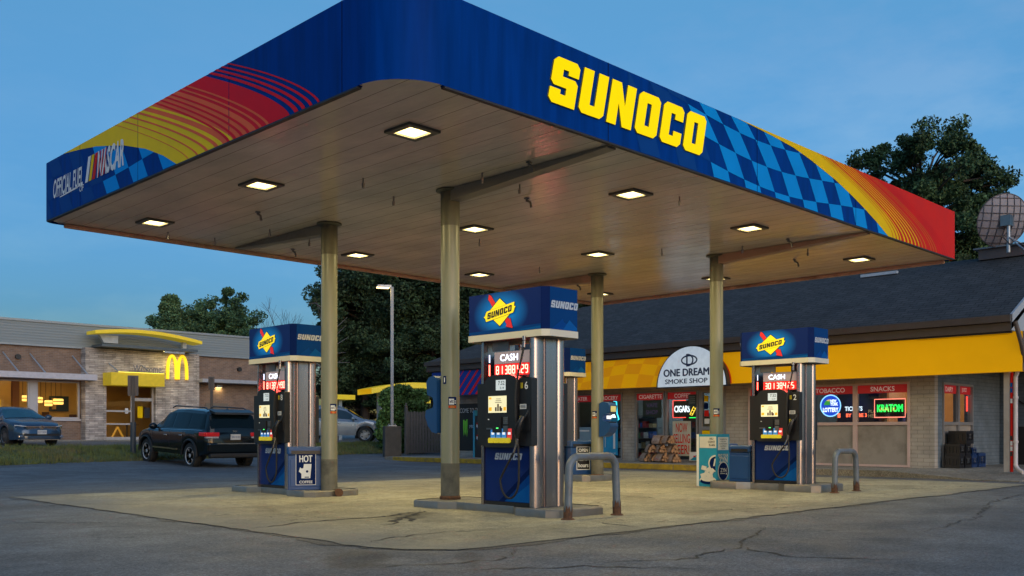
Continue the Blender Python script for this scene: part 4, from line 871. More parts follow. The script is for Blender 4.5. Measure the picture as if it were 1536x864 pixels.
# ================================================================== the shop across the forecourt
WX = 24.1                       # front wall
store = thing('shop_building', 'low painted brick shop with dark shingle roof and yellow awning band', 'building', (27, 17, 0)); SO = Vector(store.location)
def sp_(m, name, mats, parent=None, **k):
    o = m.build(name, mats, parent or store, **k)
    o.location = -SO if (parent is None or parent is store) else (0, 0, 0); return o
pbX = brickmat('painted_brick', (.40, .37, .33), (.36, .335, .30), (.27, .25, .225), .30, .10, axis='X', bump=.5)
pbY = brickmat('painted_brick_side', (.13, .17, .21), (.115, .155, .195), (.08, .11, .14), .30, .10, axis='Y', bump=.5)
panelm = M('grey_wall_panel', (.31, .285, .255), .6, 0, .1, 2, dirt=(.19, .17, .15))
m = MB()
for y0, y1 in ((9.33, 9.94), (14.55, 15.28), (21.5, 28.0)): m.box(WX, WX + .2, y0, y1, .02, 2.75)
m.box(WX + .003, WX + .197, 18.62, 19.10, .02, 2.75); m.box(WX + .002, WX + .198, 9.94, 21.5, 2.30, 2.75)
sp_(m, 'front_wall', pbX)
m = MB(); m.box(WX + .201, WX + .48, 9.33, 9.53, .02, 2.75); m.box(26.62, 31.0, 9.33, 9.53, .02, 2.75); m.box(WX + .48, 26.62, 9.332, 9.528, 2.28, 2.75); sp_(m, 'side_wall', pbY)
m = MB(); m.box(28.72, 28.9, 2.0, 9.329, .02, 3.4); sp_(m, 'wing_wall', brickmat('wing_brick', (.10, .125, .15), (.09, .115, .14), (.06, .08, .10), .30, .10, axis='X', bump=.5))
m = MB(); m.box(30.8, 31, 9.54, 28, .02, 2.75); m.box(WX + .21, 30.8, 27.8, 28, .02, 2.75); sp_(m, 'rear_wall', panelm)
m = MB(); m.box(WX + .205, 30.79, 9.54, 27.79, .02, .14, 0); sp_(m, 'floor_slab', M('shop_floor', (.16, .15, .14), .4)); 
m = MB(); m.box(WX + .205, 30.79, 9.54, 27.79, 2.55, 2.62, 0); sp_(m, 'inner_ceiling', M('shop_ceiling', (.30, .30, .29), .7))
m = MB(); m.box(28.2, 28.3, 9.54, 27.7, .15, 2.54); sp_(m, 'partition', M('shop_back_wall', (.22, .26, .28), .7))
# roof: hip at the left end, gable at the right
shg = brickmat('roof_shingles', (.036, .038, .040), (.054, .055, .056), (.014, .015, .016), .33, .14, .012, 'YX', .9, .6, .3, .37)
EX0, EX1, RX, EZ, SL, GY, HY1 = 22.9, 31.1, 27.0, 3.66, .5, 7.2, 27.4
RZ = EZ + SL * (RX - EX0); hyr = HY1 - (RX - EX0)
m = MB()
A, B, C_, D = (EX0, GY, EZ), (EX0, HY1, EZ), (EX1, HY1, EZ), (EX1, GY, EZ); E_, G_ = (RX, GY, RZ), (RX, hyr, RZ)
m.poly([A, E_, G_, B]); m.poly([D, C_, G_, E_]); m.poly([B, G_, C_]); lo = lambda p_: (p_[0], p_[1], p_[2] - .14)
m.poly([lo(A), lo(B), lo(G_), lo(E_)]); m.poly([lo(D), lo(E_), lo(G_), lo(C_)]); m.poly([lo(B), lo(C_), lo(G_)])
sp_(m, 'roof', shg)
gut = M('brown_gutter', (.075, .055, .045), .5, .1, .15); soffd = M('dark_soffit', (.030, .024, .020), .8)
m = MB(); m.box(EX0 - .12, EX0 - .002, GY - .02, HY1, EZ - .16, EZ - .01, 0); m.box(EX0, EX0 + .04, GY, HY1, EZ - .36, EZ - .165, 0); m.box(EX0 - .02, EX1, HY1 - .002, HY1 + .10, EZ - .16, EZ - .01, 0); sp_(m, 'gutter', gut)
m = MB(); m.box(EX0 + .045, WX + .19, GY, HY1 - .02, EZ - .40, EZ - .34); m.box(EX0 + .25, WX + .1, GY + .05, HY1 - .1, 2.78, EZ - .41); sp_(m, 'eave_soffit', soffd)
gb = M('white_gable_siding', (.34, .38, .42), .6, 0, .05, 3, stretch=(1, 1, 8))
m = MB(); m.poly([(EX0 + .1, GY + .04, EZ - .35), (EX1 - .1, GY + .04, EZ - .35), (RX, GY + .04, RZ - .25)]); sp_(m, 'gable', gb)
m = MB(); w_ = .16
for sx, ex in ((EX0, RX), (EX1, RX)):
    m.mesh([(sx, GY - .03, EZ - .17), (ex, GY - .03, RZ - .17), (ex, GY - .03, RZ + .01), (sx, GY - .03, EZ + .01), (sx, GY + .02, EZ - .17), (ex, GY + .02, RZ - .17), (ex, GY + .02, RZ + .012), (sx, GY + .02, EZ + .012)], [(0, 1, 2, 3), (7, 6, 5, 4), (3, 2, 6, 7), (0, 4, 5, 1)])
sp_(m, 'rake_board', gb)
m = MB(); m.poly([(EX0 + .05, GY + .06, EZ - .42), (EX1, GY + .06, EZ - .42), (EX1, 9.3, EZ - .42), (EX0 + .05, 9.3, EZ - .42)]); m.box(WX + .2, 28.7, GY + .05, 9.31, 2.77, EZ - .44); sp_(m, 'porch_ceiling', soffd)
m = MB(); m.box(26.7, 27.35, 7.25, 9.2, RZ - .1, RZ + .17, 0); m.box(26.62, 27.43, 7.2, 9.3, RZ + .171, RZ + .21, 1); sp_(m, 'ridge_cap', [M('ridge_box', (.10, .085, .085), .7), M('ridge_metal', (.25, .27, .29), .5, .3)])
m = MB(); m.box(26.50, 26.62, 11.3, 12.35, EZ + SL * 3.6 + .03, EZ + SL * 3.6 + .11); sp_(m, 'ridge_strip', M('strip_light_metal', (.5, .55, .6), .4))
# awning band
AX = 23.0
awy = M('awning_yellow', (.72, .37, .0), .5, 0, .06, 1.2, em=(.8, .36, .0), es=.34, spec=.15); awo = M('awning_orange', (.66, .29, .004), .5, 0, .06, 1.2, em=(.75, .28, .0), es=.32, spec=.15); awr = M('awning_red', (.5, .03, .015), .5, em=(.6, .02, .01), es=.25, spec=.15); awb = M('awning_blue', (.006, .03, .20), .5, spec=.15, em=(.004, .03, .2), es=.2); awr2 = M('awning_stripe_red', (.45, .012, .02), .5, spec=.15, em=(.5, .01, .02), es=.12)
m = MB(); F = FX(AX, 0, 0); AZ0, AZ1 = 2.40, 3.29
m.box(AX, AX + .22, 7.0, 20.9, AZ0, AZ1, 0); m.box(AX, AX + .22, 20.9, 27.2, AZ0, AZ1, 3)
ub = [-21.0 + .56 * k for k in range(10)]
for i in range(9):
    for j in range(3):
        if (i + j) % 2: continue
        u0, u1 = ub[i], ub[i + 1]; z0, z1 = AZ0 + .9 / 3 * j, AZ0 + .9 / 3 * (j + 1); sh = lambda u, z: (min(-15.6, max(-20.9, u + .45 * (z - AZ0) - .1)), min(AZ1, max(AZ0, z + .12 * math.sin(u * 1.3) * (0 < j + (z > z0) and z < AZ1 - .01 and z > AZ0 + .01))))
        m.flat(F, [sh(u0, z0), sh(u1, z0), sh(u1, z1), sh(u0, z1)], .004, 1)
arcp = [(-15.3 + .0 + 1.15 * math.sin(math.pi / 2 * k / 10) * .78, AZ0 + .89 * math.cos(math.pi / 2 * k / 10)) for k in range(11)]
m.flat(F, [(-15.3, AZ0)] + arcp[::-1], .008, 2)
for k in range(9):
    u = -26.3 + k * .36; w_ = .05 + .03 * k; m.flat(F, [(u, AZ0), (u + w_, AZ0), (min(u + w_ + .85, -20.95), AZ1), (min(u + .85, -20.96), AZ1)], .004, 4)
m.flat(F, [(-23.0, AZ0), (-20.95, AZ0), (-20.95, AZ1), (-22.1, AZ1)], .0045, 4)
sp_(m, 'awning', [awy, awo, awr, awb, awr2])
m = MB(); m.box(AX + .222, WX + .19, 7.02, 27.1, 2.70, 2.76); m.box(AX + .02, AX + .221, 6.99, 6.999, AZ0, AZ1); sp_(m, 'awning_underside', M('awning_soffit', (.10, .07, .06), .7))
# front windows: frames are parts, panes, headers and kick panels are their sub-parts
frm = M('neon_tinted_frame', (.56, .42, .40), .5, 0, .08, 4); gl = glass('shop_glass', (.62, .70, .70)); hdr = M('red_header_film', (.55, .02, .028), .5, 0, .1, em=(.6, .015, .02), es=.10)  # frame colour carries the pink cast of the red neon
hdrl = M('header_letters', (.75, .62, .60), .5, em=(.8, .6, .6), es=.14)  # faint glow of header film and letters stands in for shop light behind
def window(y0, y1, z0, z1, head, text, kick=None, frame=frm, gl_=gl, axis='X', tpos=.5, fixed=None):
    base = WX if axis == 'X' else 9.33
    if axis == 'X': F = FX(base, 0, 0); a0, a1 = -y1, -y0
    else: F = FY(0, base, 0); a0, a1 = y0, y1
    m = MB(); t = .055; zb = z0 if kick is None else kick
    for q in (rect(a0, a0 + t, zb, z1), rect(a1 - t, a1, zb, z1), rect(a0 + t, a1 - t, z1 - t, z1), rect(a0 + t, a1 - t, zb, zb + t)) + ((rect(a0 + t, a1 - t, z0 - .04, z0 + .04),) if kick is not None else ()): m.prism(F, q, -.10, .035)
    w = sp_(m, 'window', frame)
    zg = z0 + .04 if kick is not None else z0 + t
    m = MB(); m.flat(F, rect(a0 + t, a1 - t, zg, z1 - t), -.03); m.build('pane', gl_, w)
    if kick is not None: m = MB(); m.prism(F, rect(a0 + t, a1 - t, zb + t, z0 - .04), -.09, -.02); m.build('kick_panel', panelm, w)
    if text is not None:
        m = MB(); m.flat(F, rect(a0 + t, a1 - t, z1 - t - .21, z1 - t), -.024, 0); m.text(F, text, a0 + (a1 - a0) * tpos, z1 - t - .105, .125, -.021, 1, bold=.015, maxw=(a1 - a0) * .82); m.build('header_sign', [hdr, hdrl], w)
    return w
frg = M('grey_window_frame', (.25, .25, .26), .5, .2, .08, 4)
window(9.94, 11.37, 1.27, 2.32, 1, 'SNACKS', .16); window(11.37, 12.80, 1.27, 2.32, 1, 'TOBACCO', .16); window(12.80, 14.54, 1.27, 2.32, 1, 'BEER', .16)
window(16.25, 17.42, .17, 2.32, 1, 'COFFEE', None, frg); window(17.46, 18.60, .17, 2.32, 1, 'CIGARETTE', None, frg)
window(19.10, 20.3, .17, 2.32, 1, 'GROCERY', None, frg); window(20.3, 21.5, .17, 2.32, 1, 'WATER', None, frg)
window(24.58, 25.62, 1.27, 2.30, 1, 'DAIRY', .16, frg, axis='Y'); window(25.62, 26.62, 1.27, 2.30, 1, 'JUICE', .16, frg, axis='Y')
# door
m = MB(); F = FX(WX, 0, 0)
for q in (rect(-16.21, -16.10, .16, 2.32), rect(-15.39, -15.28, .16, 2.32), rect(-16.10, -15.39, 2.22, 2.32), rect(-16.10, -15.39, .16, .40), rect(-16.10, -15.39, 1.12, 1.22)): m.prism(F, q, -.1, .03)
dr = sp_(m, 'door', frg); m = MB(); m.flat(F, rect(-16.10, -15.39, .40, 2.22), -.03); m.build('pane', gl, dr); m = MB(); m.tube([F(-15.5, 1.0, .03), F(-15.5, 1.0, .09), F(-15.5, 1.3, .09), F(-15.5, 1.3, .03)], .015, 8); m.build('handle', steel, dr, smooth=40)
m = MB(); m.prism(F, rect(-16.08, -15.5, .98, 1.10), .035, .045, 0); m.text(F, '3C', -15.72, 1.04, .07, .048, 1, bold=.03); m.build('push_plate', [yellow, navy], dr)
pc = [navy, redfilm, yellow, whitefilm, bluelight, orange, tealfilm, M('green_film', (.02, .3, .06), .4)]
r = random.Random(11)
m = MB()
for a in range(3):
    for b in range(4):
        if r.random() < .85: u = -16.06 + .21 * a + r.uniform(0, .03); v = 1.30 + .22 * b; m.flat(F, rect(u, u + r.uniform(.11, .18), v, v + r.uniform(.12, .19)), -.024 + .0007 * (a + 3 * b), r.randrange(8))
m.build('door_stickers', pc, dr)
m = MB(); m.flat(F, circ(-15.75, .80, .19, 24), -.024, 4); m.flat(F, circ(-15.75, .80, .15, 24), -.022, 3); m.flat(F, circ(-15.75, .80, .11, 24), -.020, 5); m.build('round_sticker', pc, dr)
# porch post and downspout
m = MB(); m.box(23.30, 23.42, 7.355, 7.48, .14, 2.78); sp_(m, 'porch_post', M('post_paint', (.36, .33, .31), .5, 0, .1, 6, dirt=(.22, .17, .14)))
m = MB(); m.box(23.32, 23.36, 7.295, 7.345, .14, 2.4, 0); 
stp = [redfilm, whitefilm, bluefilm, black]; r = random.Random(5)
for k in range(14): m.flat(FX(23.319, 0, 0), rect(-7.343, -7.297, .5 + .12 * k, .5 + .12 * k + .1), .003 + .0003 * k, 2 if k > 11 else r.choice([0, 0, 1, 0, 3]))
sp_(m, 'striped_post_cover', stp)
m = MB(); m.tube([(23.1, 7.1, 2.6), (23.15, 7.12, 2.45), (23.30, 7.225, 2.3), (23.30, 7.225, .30), (23.24, 7.15, .2), (23.1, 7.0, .14)], .045, 10)
for z in (.8, 1.8): m.cyl((23.30, 7.225, z), (23.30, 7.225, z + .05), .055)
sp_(m, 'downspout', M('downspout_paint', (.55, .50, .50), .5), smooth=45)
m = MB(); m.tube([(22.86, 7.1, 3.5), (22.95, 7.0, 3.0), (23.1, 6.97, 2.6)], .05, 10); sp_(m, 'upper_downspout', gut, smooth=45)
m = MB(); m.box(28.66, 28.71, 7.9, 8.15, 1.25, 2.35, 0); m.box(28.66, 28.715, 8.2, 9.1, .1, 1.2, 1); sp_(m, 'wall_panel', [M('dim_red_panel', (.22, .06, .06), .5), black])
m = MB(); m.tube([(28.68, 9.0, 2.7), (28.68, 8.95, 2.0), (28.68, 8.7, 1.85), (28.68, 8.2, 1.8)], .02, 6); sp_(m, 'wall_conduit', black, smooth=40)
# pavement in front of the shop
kerbm = M('worn_yellow_kerb', (.40, .27, .02), .8, 0, .3, 5, world=True, dirt=(.12, .10, .06), dscale=3.5, bump=.3)
m = MB(); ysl = [6.6, 7.6, 8.2, 9.6] + list(np.arange(10.5, 28.6, 1.2)); kx = 21.8
zf = lambda y: float(np.interp(y, [7.6, 9.6], [.02, .15])); kxx = lambda y: 21.8 + float(np.interp(y, [6.6, 8.2, 9.6], [-.3, .0, 0]))
for a, b in zip(ysl[:-1], ysl[1:]):
    m.poly([(kxx(a), a, zf(a)), (24.09, a, .152), (24.09, b, .152), (kxx(b), b, zf(b))][::-1], 0); m.poly([(kxx(a), a, -.02), (kxx(a), a, zf(a)), (kxx(b), b, zf(b)), (kxx(b), b, -.02)][::-1], 1)
m.poly([(24.09, 6.6, .1515), (28.72, 6.6, .1515), (28.72, 9.34, .1515), (24.09, 9.34, .1515)], 0); m.poly([(kxx(6.6), 6.6, -.02), (28.72, 6.6, -.02), (28.72, 6.6, .1515), (24.09, 6.6, .152), (kxx(6.6), 6.6, .02)], 0)
struct(m.build('pavement', [walkc, asphalt_mat('kerb_concrete', (.20, .18, .14), cracks=False)]))
m = MB()
yl = [13.6, 15.5, 15.53, 18.0, 18.04, 21.5, 24, 28]
for a, b in zip(yl[:-1], yl[1:]):
    if b - a < .1: continue
    m.box(21.785, 21.93, a, b, .001, .156)
struct(m.build('painted_kerb', kerbm, bev=.015))
# shop interior: strip lamps, shelves, counter, hot displays
m = MB()
for x in (25.6, 27.3):
    for y in (10.5, 12.6, 16.6, 18.4, 20.4): m.box(x - .08, x + .08, y - .6, y + .6, 2.50, 2.548)
sp_(m, 'strip_lamps', emit('shop_strip_lamp', (.75, .9, 1), 14))
goods = [M('goods_%s' % n, c, .5, 0, .3, 20) for n, c in (('red', (.3, .03, .03)), ('blue', (.03, .08, .3)), ('tan', (.35, .25, .12)), ('white', (.5, .5, .5)), ('green', (.05, .2, .08)), ('dark', (.03, .03, .04)))]
def shelf(x, y, L_, label, h=1.5, seed=0):
    t = thing('goods_shelf', label, 'shelf', (x, y, .14), 0, 'stocked shelves inside the shop'); r = random.Random(seed); m = MB(); m.box(-.25, .25, -L_ / 2, L_ / 2, 0, .1)
    for k in range(4): m.box(-.25, .25, -L_ / 2, L_ / 2, .35 + .35 * k, .37 + .35 * k)
    m.box(-.02, .02, -L_ / 2, L_ / 2, .1, h); m.build('rack', M('shelf_metal', (.1, .1, .11), .5), t); m = MB()
    for k in range(4):
        y_ = -L_ / 2
        while y_ < L_ / 2 - .2:
            w = r.uniform(.08, .2); m.box(-.22, -.03, y_, y_ + w, .102 + (.27 + .35 * (k - 1) if k else 0), .102 + (.27 + .35 * (k - 1) if k else 0) + r.uniform(.12, .24), r.randrange(6)); y_ += w + .015
    m.build('goods', goods, t); return t
shelf(26.0, 17.0, 2.2, 'stocked shelf behind the coffee and cigarette windows', seed=1); shelf(26.2, 20.3, 2.0, 'stocked shelf behind the water and grocery windows', seed=2)
t = thing('shop_counter', 'dark shop counter behind the snacks window', 'counter', (25.6, 11.4, .14)); m = MB(); m.box(-.3, .3, -1.6, 1.6, 0, 1.0); m.box(-.36, .36, -1.65, 1.65, 1.001, 1.04); m.build('counter_body', M('counter_wood', (.05, .04, .035), .4), t)
m = MB(); r = random.Random(8)
for k in range(10): y = -1.3 + .28 * k; m.box(-.2, -.02, y, y + r.uniform(.12, .22), 1.041, 1.041 + r.uniform(.08, .26), r.randrange(6))
m.build('counter_goods', goods, t)
t = thing('lottery_booth', 'dark blue ticket booth with lit signs seen through the tobacco window', 'booth', (25.2, 11.6, .14)); m = MB(); m.box(-.12, .45, -.42, .75, 0, 2.05); m.build('booth_body', M('booth_blue', (.01, .012, .07), .3), t)
m = MB(); m.box(-.16, .5, -.46, .80, 2.051, 2.10); m.build('booth_top', M('booth_top', (.35, .4, .45), .4), t)
F = FX(25.2 - .12, 0, .14); F = Fr((-.12, 0, 0), (0, -1, 0), (-1, 0, 0)); m = MB(); m.text(F, 'TICKETS', -.28, 1.55, .12, .004, 0, bold=.02, maxw=.5); m.build('ticket_sign', emit('ticket_white', (.8, .9, 1), 2.2), t)
m = MB(); m.text(F, 'BY 15 BE 3', -.20, 1.37, .10, .004, 0, bold=.03, maxw=.78); m.flat(F, rect(-.74, -.66, 1.31, 1.43), .004, 0); m.build('led_row', emit('ticket_red', (1, .12, .05), 3.2), t)
m = MB(); m.text(F, 'PLAY', .28, 1.47, .09, .004, 0, bold=.01); m.text(F, 'HERE', .28, 1.35, .09, .004, 0, bold=.01); m.build('play_sign', M('gold_letters', (.55, .42, .2), .5, em=(.8, .6, .3), es=.35), t)
t = thing('hanging_lamp', 'small round orange lit lamp inside the shop window', 'lamp', (26.3, 10.55, 1.98)); m = MB(); m.sph((0, 0, 0), (.13, .13, .14)); m.build('shade', emit('warm_globe', (1, .55, .08), 2.0), t, smooth=60); m = MB(); m.cyl((0, 0, .13), (0, 0, .56), .008, n=6); m.build('cord', black, t)
# orange wall and poster behind the side windows, glowing to look lit
m = MB(); m.box(26.9, 26.95, 9.6, 11.5, .15, 2.5, 0); sp_(m, 'glowing_inner_wall', M('orange_inner_wall', (.55, .22, .06), .7, em=(1, .35, .08), es=.30))
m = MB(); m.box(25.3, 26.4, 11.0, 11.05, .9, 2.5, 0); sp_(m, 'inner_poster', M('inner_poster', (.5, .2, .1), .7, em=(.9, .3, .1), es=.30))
# person behind the counter
def person():
    t = thing('person', 'person in dark top and black cap behind the shop counter', 'person', (26.15, 10.7, .14), R(160))
    V = [(0, 0, .95), (0, 0, 1.15), (0, 0, 1.35), (0, .0, 1.47), (0, .01, 1.55), (.19, 0, 1.40), (.25, .04, 1.14), (.20, .24, .98), (-.19, 0, 1.40), (-.25, .04, 1.14), (-.20, .24, .98), (.10, 0, .88), (.11, .02, .48), (.11, -.02, .06), (.11, .12, .03), (-.10, 0, .88), (-.11, .02, .48), (-.11, -.02, .06), (-.11, .12, .03)]
    Ed = [(0, 1), (1, 2), (2, 3), (3, 4), (2, 5), (5, 6), (6, 7), (2, 8), (8, 9), (9, 10), (0, 11), (11, 12), (12, 13), (13, 14), (0, 15), (15, 16), (16, 17), (17, 18)]
    rad = [.15, .15, .16, .06, .06, .075, .05, .038, .075, .05, .038, .10, .065, .045, .04, .10, .065, .045, .04]
    me = bpy.data.meshes.new('body'); me.from_pydata(V, Ed, []); o = bpy.data.objects.new('body', me); COL.objects.link(o); o.parent = t
    s = o.modifiers.new('skin', 'SKIN'); s.use_smooth_shade = True
    for q, rr in zip(me.skin_vertices[0].data, rad): q.radius = (rr, rr * .8)
    me.skin_vertices[0].data[0].use_root = True; o.modifiers.new('sub', 'SUBSURF').levels = 2; me.materials.append(M('dark_top', (.02, .025, .04), .8))
    sk = M('skin', (.28, .16, .11), .6); m = MB(); m.sph((0, .02, 1.66), (.078, .095, .12), 16, 12, 0); m.sph((0, .115, 1.645), (.014, .022, .02), 8, 6, 0)
    for sx in (-1, 1): m.sph((sx * .079, .01, 1.65), (.012, .02, .03), 8, 6, 0); m.sph((sx * .03, .103, 1.672), (.011, .008, .008), 8, 6, 1)
    m.box(-.025, .025, .098, .112, 1.597, 1.603, 2); m.build('head', [sk, black, M('lips', (.25, .09, .08), .6)], t, smooth=60)
    m = MB(); m.lathe([(.088, 1.70), (.088, 1.735), (.07, 1.775), (.0, 1.79)], (0, .015, 0), 18); m.box(-.06, .06, .09, .18, 1.700, 1.712); m.build('cap', black, t, smooth=50)
    for sx in (-1, 1):
        m = MB(); m.sph((sx * .20, .27, .97), (.04, .05, .022), 10, 6)
        for k in range(4): x = sx * .20 + (k - 1.5) * .02; m.tube([(x, .29, .972), (x, .335 + .008 * (k in (1, 2)), .975), (x, .37 + .012 * (k in (1, 2)), .965)], [.009, .009, .007], 6)
        m.tube([(sx * .17, .26, .97), (sx * .14, .29, .975), (sx * .135, .32, .97)], [.011, .01, .008], 6); m.build('hand', sk, t, smooth=60)
person()
# neon and window signs
def neon(name, label, parts, loc, cat='neon sign'):
    t = thing(name, label, cat, loc, 0)
    for nm, fn, mat in parts: m = MB(); fn(m); m.build(nm, mat, t)
    return t
ng = emit('neon_green', (.02, 1, .12), 2.2); nr = emit('neon_red', (1, .06, .04), 3.0); nw = emit('neon_white', (.9, .95, 1), 2.4); nb = emit('neon_blue', (.05, .22, 1), 2.5); ny = emit('neon_yellow', (1, .62, .05), 2.2); no = emit('neon_orange', (1, .28, .06), 3); nt_ = emit('neon_turquoise', (.05, .75, 1), 2.4)
signback = M('sign_back', (.008, .010, .012), .3)
FN = Fr((0, 0, 0), (0, -1, 0), (-1, 0, 0))
def frame_tube(u0, u1, v0, v1, r=.012, w=.03): return lambda m: m.tube([FN(a, b, w) for a, b in ((u0, v0), (u1, v0), (u1, v1), (u0, v1), (u0, v0))], r, 8)
def outline_text(s, h, r, cu=0, cv=0, maxw=None):
    def fn(m):
        m.text(FN, s, cu, cv, h, .02, 0, bold=.0, maxw=maxw, ext=.012)
    return fn
kg = M('kratom_back', (.006, .06, .015), .3, em=(.0, .35, .05), es=.18)
neon('neon_sign', 'green neon word in a red neon rectangle in the snacks window', [('back_panel', lambda m: m.prism(FN, rect(-.38, .38, -.21, .22), -.01, .008), signback), ('glow_panel', lambda m: m.prism(FN, rect(-.345, .345, -.10, .11), .0085, .012), kg), ('neon_border', frame_tube(-.40, .40, -.23, .24), emit('neon_pinkred', (1, .22, .16), 2.6)), ('neon_letters', lambda m: m.text(FN, 'KRATOM', 0, .005, .19, .02, 0, heavy=.006, maxw=.66, ext=.004), ng)], (24.30, 10.53, 1.66))
def pie(m):
    m.flat(FN, [(-.02, .02)] + [(-.02 + .17 * math.cos(q), .02 + .15 * math.sin(q)) for q in [math.pi * (.5 + .5 * k / 8) for k in range(9)]], .012)
def wfan(m): m.flat(FN, [(-.02, .12)] + [(-.02 + .17 * math.cos(q), .02 + .15 * math.sin(q)) for q in [math.pi * (.5 + .22 * k / 5) for k in range(6)]] , .014)
neon('lottery_sign', 'round blue and white lit lottery sign in the tobacco window', [('disc', lambda m: m.prism(FN, circ(0, 0, .27, 40), -.01, .008), M('lottery_blue', (.01, .05, .4), .3, em=(.01, .10, .9), es=.85)), ('neon_ring', lambda m: m.tube([FN(.285 * math.cos(2 * math.pi * k / 40), .285 * math.sin(2 * math.pi * k / 40), .02) for k in range(41)], .014, 8), emit('ring_blue', (.25, .55, 1), 2.6)), ('green_fan', pie, emit('fan_green', (.05, .45, .06), .9)), ('yellow_fan', wfan, emit('fan_yellow', (1, .6, .2), 1.1)), ('words', lambda m: (m.text(FN, 'NEW', .08, .13, .07, .016, 0, bold=.03, maxw=.17), m.text(FN, 'YORK', .10, .045, .09, .016, 0, bold=.03, maxw=.22), m.text(FN, 'LOTTERY', 0, -.11, .12, .016, 0, bold=.03, maxw=.44)), nw)], (24.30, 12.15, 1.76))
neon('neon_sign', 'white neon word with red frame and yellow cigar in the coffee window', [('back_panel', lambda m: m.prism(FN, rect(-.44, .44, -.25, .25), -.01, .006), signback), ('neon_border', lambda m: (m.tube([FN(a, b, .03) for a, b in ((.02, -.26), (-.45, -.26), (-.45, .26), (.02, .26))], .011, 8)), nr), ('neon_letters', lambda m: m.text(FN, 'CIGARS', -.12, 0, .20, .02, 0, bold=.01, maxw=.56, ext=.01), nw), ('neon_cigar', lambda m: (m.tube([FN(a, b, .03) for a, b in ((.17, -.17), (.36, .16), (.44, .20), (.43, .09), (.25, -.20), (.17, -.17))], .011, 8), [m.tube([FN(.20 + .045 * q, -.12 + .08 * q, .03), FN(.275 + .045 * q, -.155 + .08 * q, .03)], .009, 6) for q in range(4)]), ny), ('neon_base', lambda m: m.tube([FN(.15, -.27, .03), FN(.46, -.27, .03)], .012, 8), ng)], (24.30, 16.83, 1.76))
neon('neon_sign', 'small red and blue neon at the foot of the cigarette window', [('neon_arc', lambda m: m.tube([FN(.14 * math.cos(math.pi * k / 12) - .02, .17 * math.sin(math.pi * k / 12), .03) for k in range(13)], .022, 8), nr), ('neon_stroke', lambda m: m.tube([FN(.14, .0, .03), FN(.15, .16, .03), FN(.24, .16, .03)], .02, 8), nr), ('neon_blue_stroke', lambda m: m.tube([FN(.12, .22, .03), FN(.26, .22, .03)], .015, 8), nb)], (24.31, 17.62, .44))
neon('neon_sign', 'turquoise and white neon beside the service unit', [('neon_stroke', lambda m: m.tube([FN(a, b, .03) for a, b in ((0, .35), (.12, .32), (.14, -.05), (.22, -.25), (.1, -.30))], .02, 8), nt_), ('glow_tube', lambda m: m.tube([FN(a, b, .03) for a, b in ((-.16, -.20), (-.02, -.05), (.04, -.18), (-.05, -.24))], .05, 8), nw)], (24.31, 19.62, 1.72))
neon('neon_sign', 'dim blue letter board high in the cigarette window', [('board', lambda m: m.prism(FN, rect(-.36, .36, -.28, .28), 0, .015), M('dim_board', (.02, .07, .10), .5)), ('letters', lambda m: (m.text(FN, 'VAPE', 0, .12, .13, .018, 0), m.text(FN, 'SHOP', 0, -.1, .13, .018, 0)), M('dim_letters', (.12, .07, .2), .6, em=(.3, .2, .6), es=.12))], (24.32, 18.1, 1.78))  # letters given a faint glow of their own
FYN = Fr((0, 0, 0), (1, 0, 0), (0, -1, 0))
neon('neon_sign', 'small orange lit sign behind the juice window', [('plate', lambda m: m.prism(FYN, rect(-.14, .14, -.12, .12), 0, .02), emit('orange_plate', (.8, .05, .02), .8)), ('letters', lambda m: m.text(FYN, 'EZ', 0, 0, .16, .025, 0, bold=.03), no)], (25.80, 9.46, 1.93))
neon('neon_sign', 'small blue lit sign behind the dairy window', [('plate', lambda m: m.prism(FYN, rect(-.12, .12, -.10, .10), 0, .02), emit('blue_plate', (.1, .1, .9), .9)), ('letters', lambda m: m.text(FYN, 'AL', 0, 0, .13, .025, 0, bold=.03), nw)], (24.72, 9.46, 1.62))
neon('neon_sign', 'vertical red neon tube at the right edge of the juice window', [('tube', lambda m: m.tube([FYN(0, -.15, .02), FYN(0, .25, .02)], .02, 8), nr)], (26.50, 9.44, 1.75))
neon('bank_machine_sign', 'small white lit sign low in the snacks window', [('letters', lambda m: m.text(FN, 'ATM', 0, 0, .07, .01, 0, heavy=.004), nw)], (25.3, 10.35, 1.42), 'lit sign')
# posters
def poster(name, label, loc, u, v, base, fn, mats, F=FN, cat='poster', thick=.008):
    t = thing(name, label, cat, loc); m = MB(); m.prism(F, rect(-u / 2, u / 2, -v / 2, v / 2), 0, thick); m.build('sheet', base, t); m = MB(); fn(m, F, thick); m.build('print', mats, t); return t
beige = M('beige_sheet', (.50, .50, .42), .6)
poster('window_poster', 'white poster with tall red lettering in the coffee window', (24.05, 16.80, .86), .66, 1.05, beige, lambda m, F, w: [m.text(F, s, 0, .33 - .33 * k, .28, w + .003, 0, bold=.012, maxw=[.42, .60, .56][k]) for k, s in enumerate(('NOW', 'SELLING', 'BEER!'))], [redfilm])
poster('window_poster', 'light blue poster under the service unit', (24.05, 19.56, .92), .60, 1.20, M('poster_blue', (.02, .28, .55), .5), lambda m, F, w: (m.flat(F, rect(.12, .2, -.4, .4), w + .002, 0), m.flat(F, rect(-.22, -.2, -.35, .4), w + .002, 0), m.text(F, 'fresh & cold', 0, -.54, .06, w + .002, 0)), [whitefilm])
poster('window_poster', 'pale blue grey panel at the foot of the water window', (24.05, 20.85, .72), 1.0, 1.0, M('poster_grey', (.18, .28, .36), .5), lambda m, F, w: m.flat(F, rect(-.4, .4, .36, .40), w + .002, 0), [whitefilm])
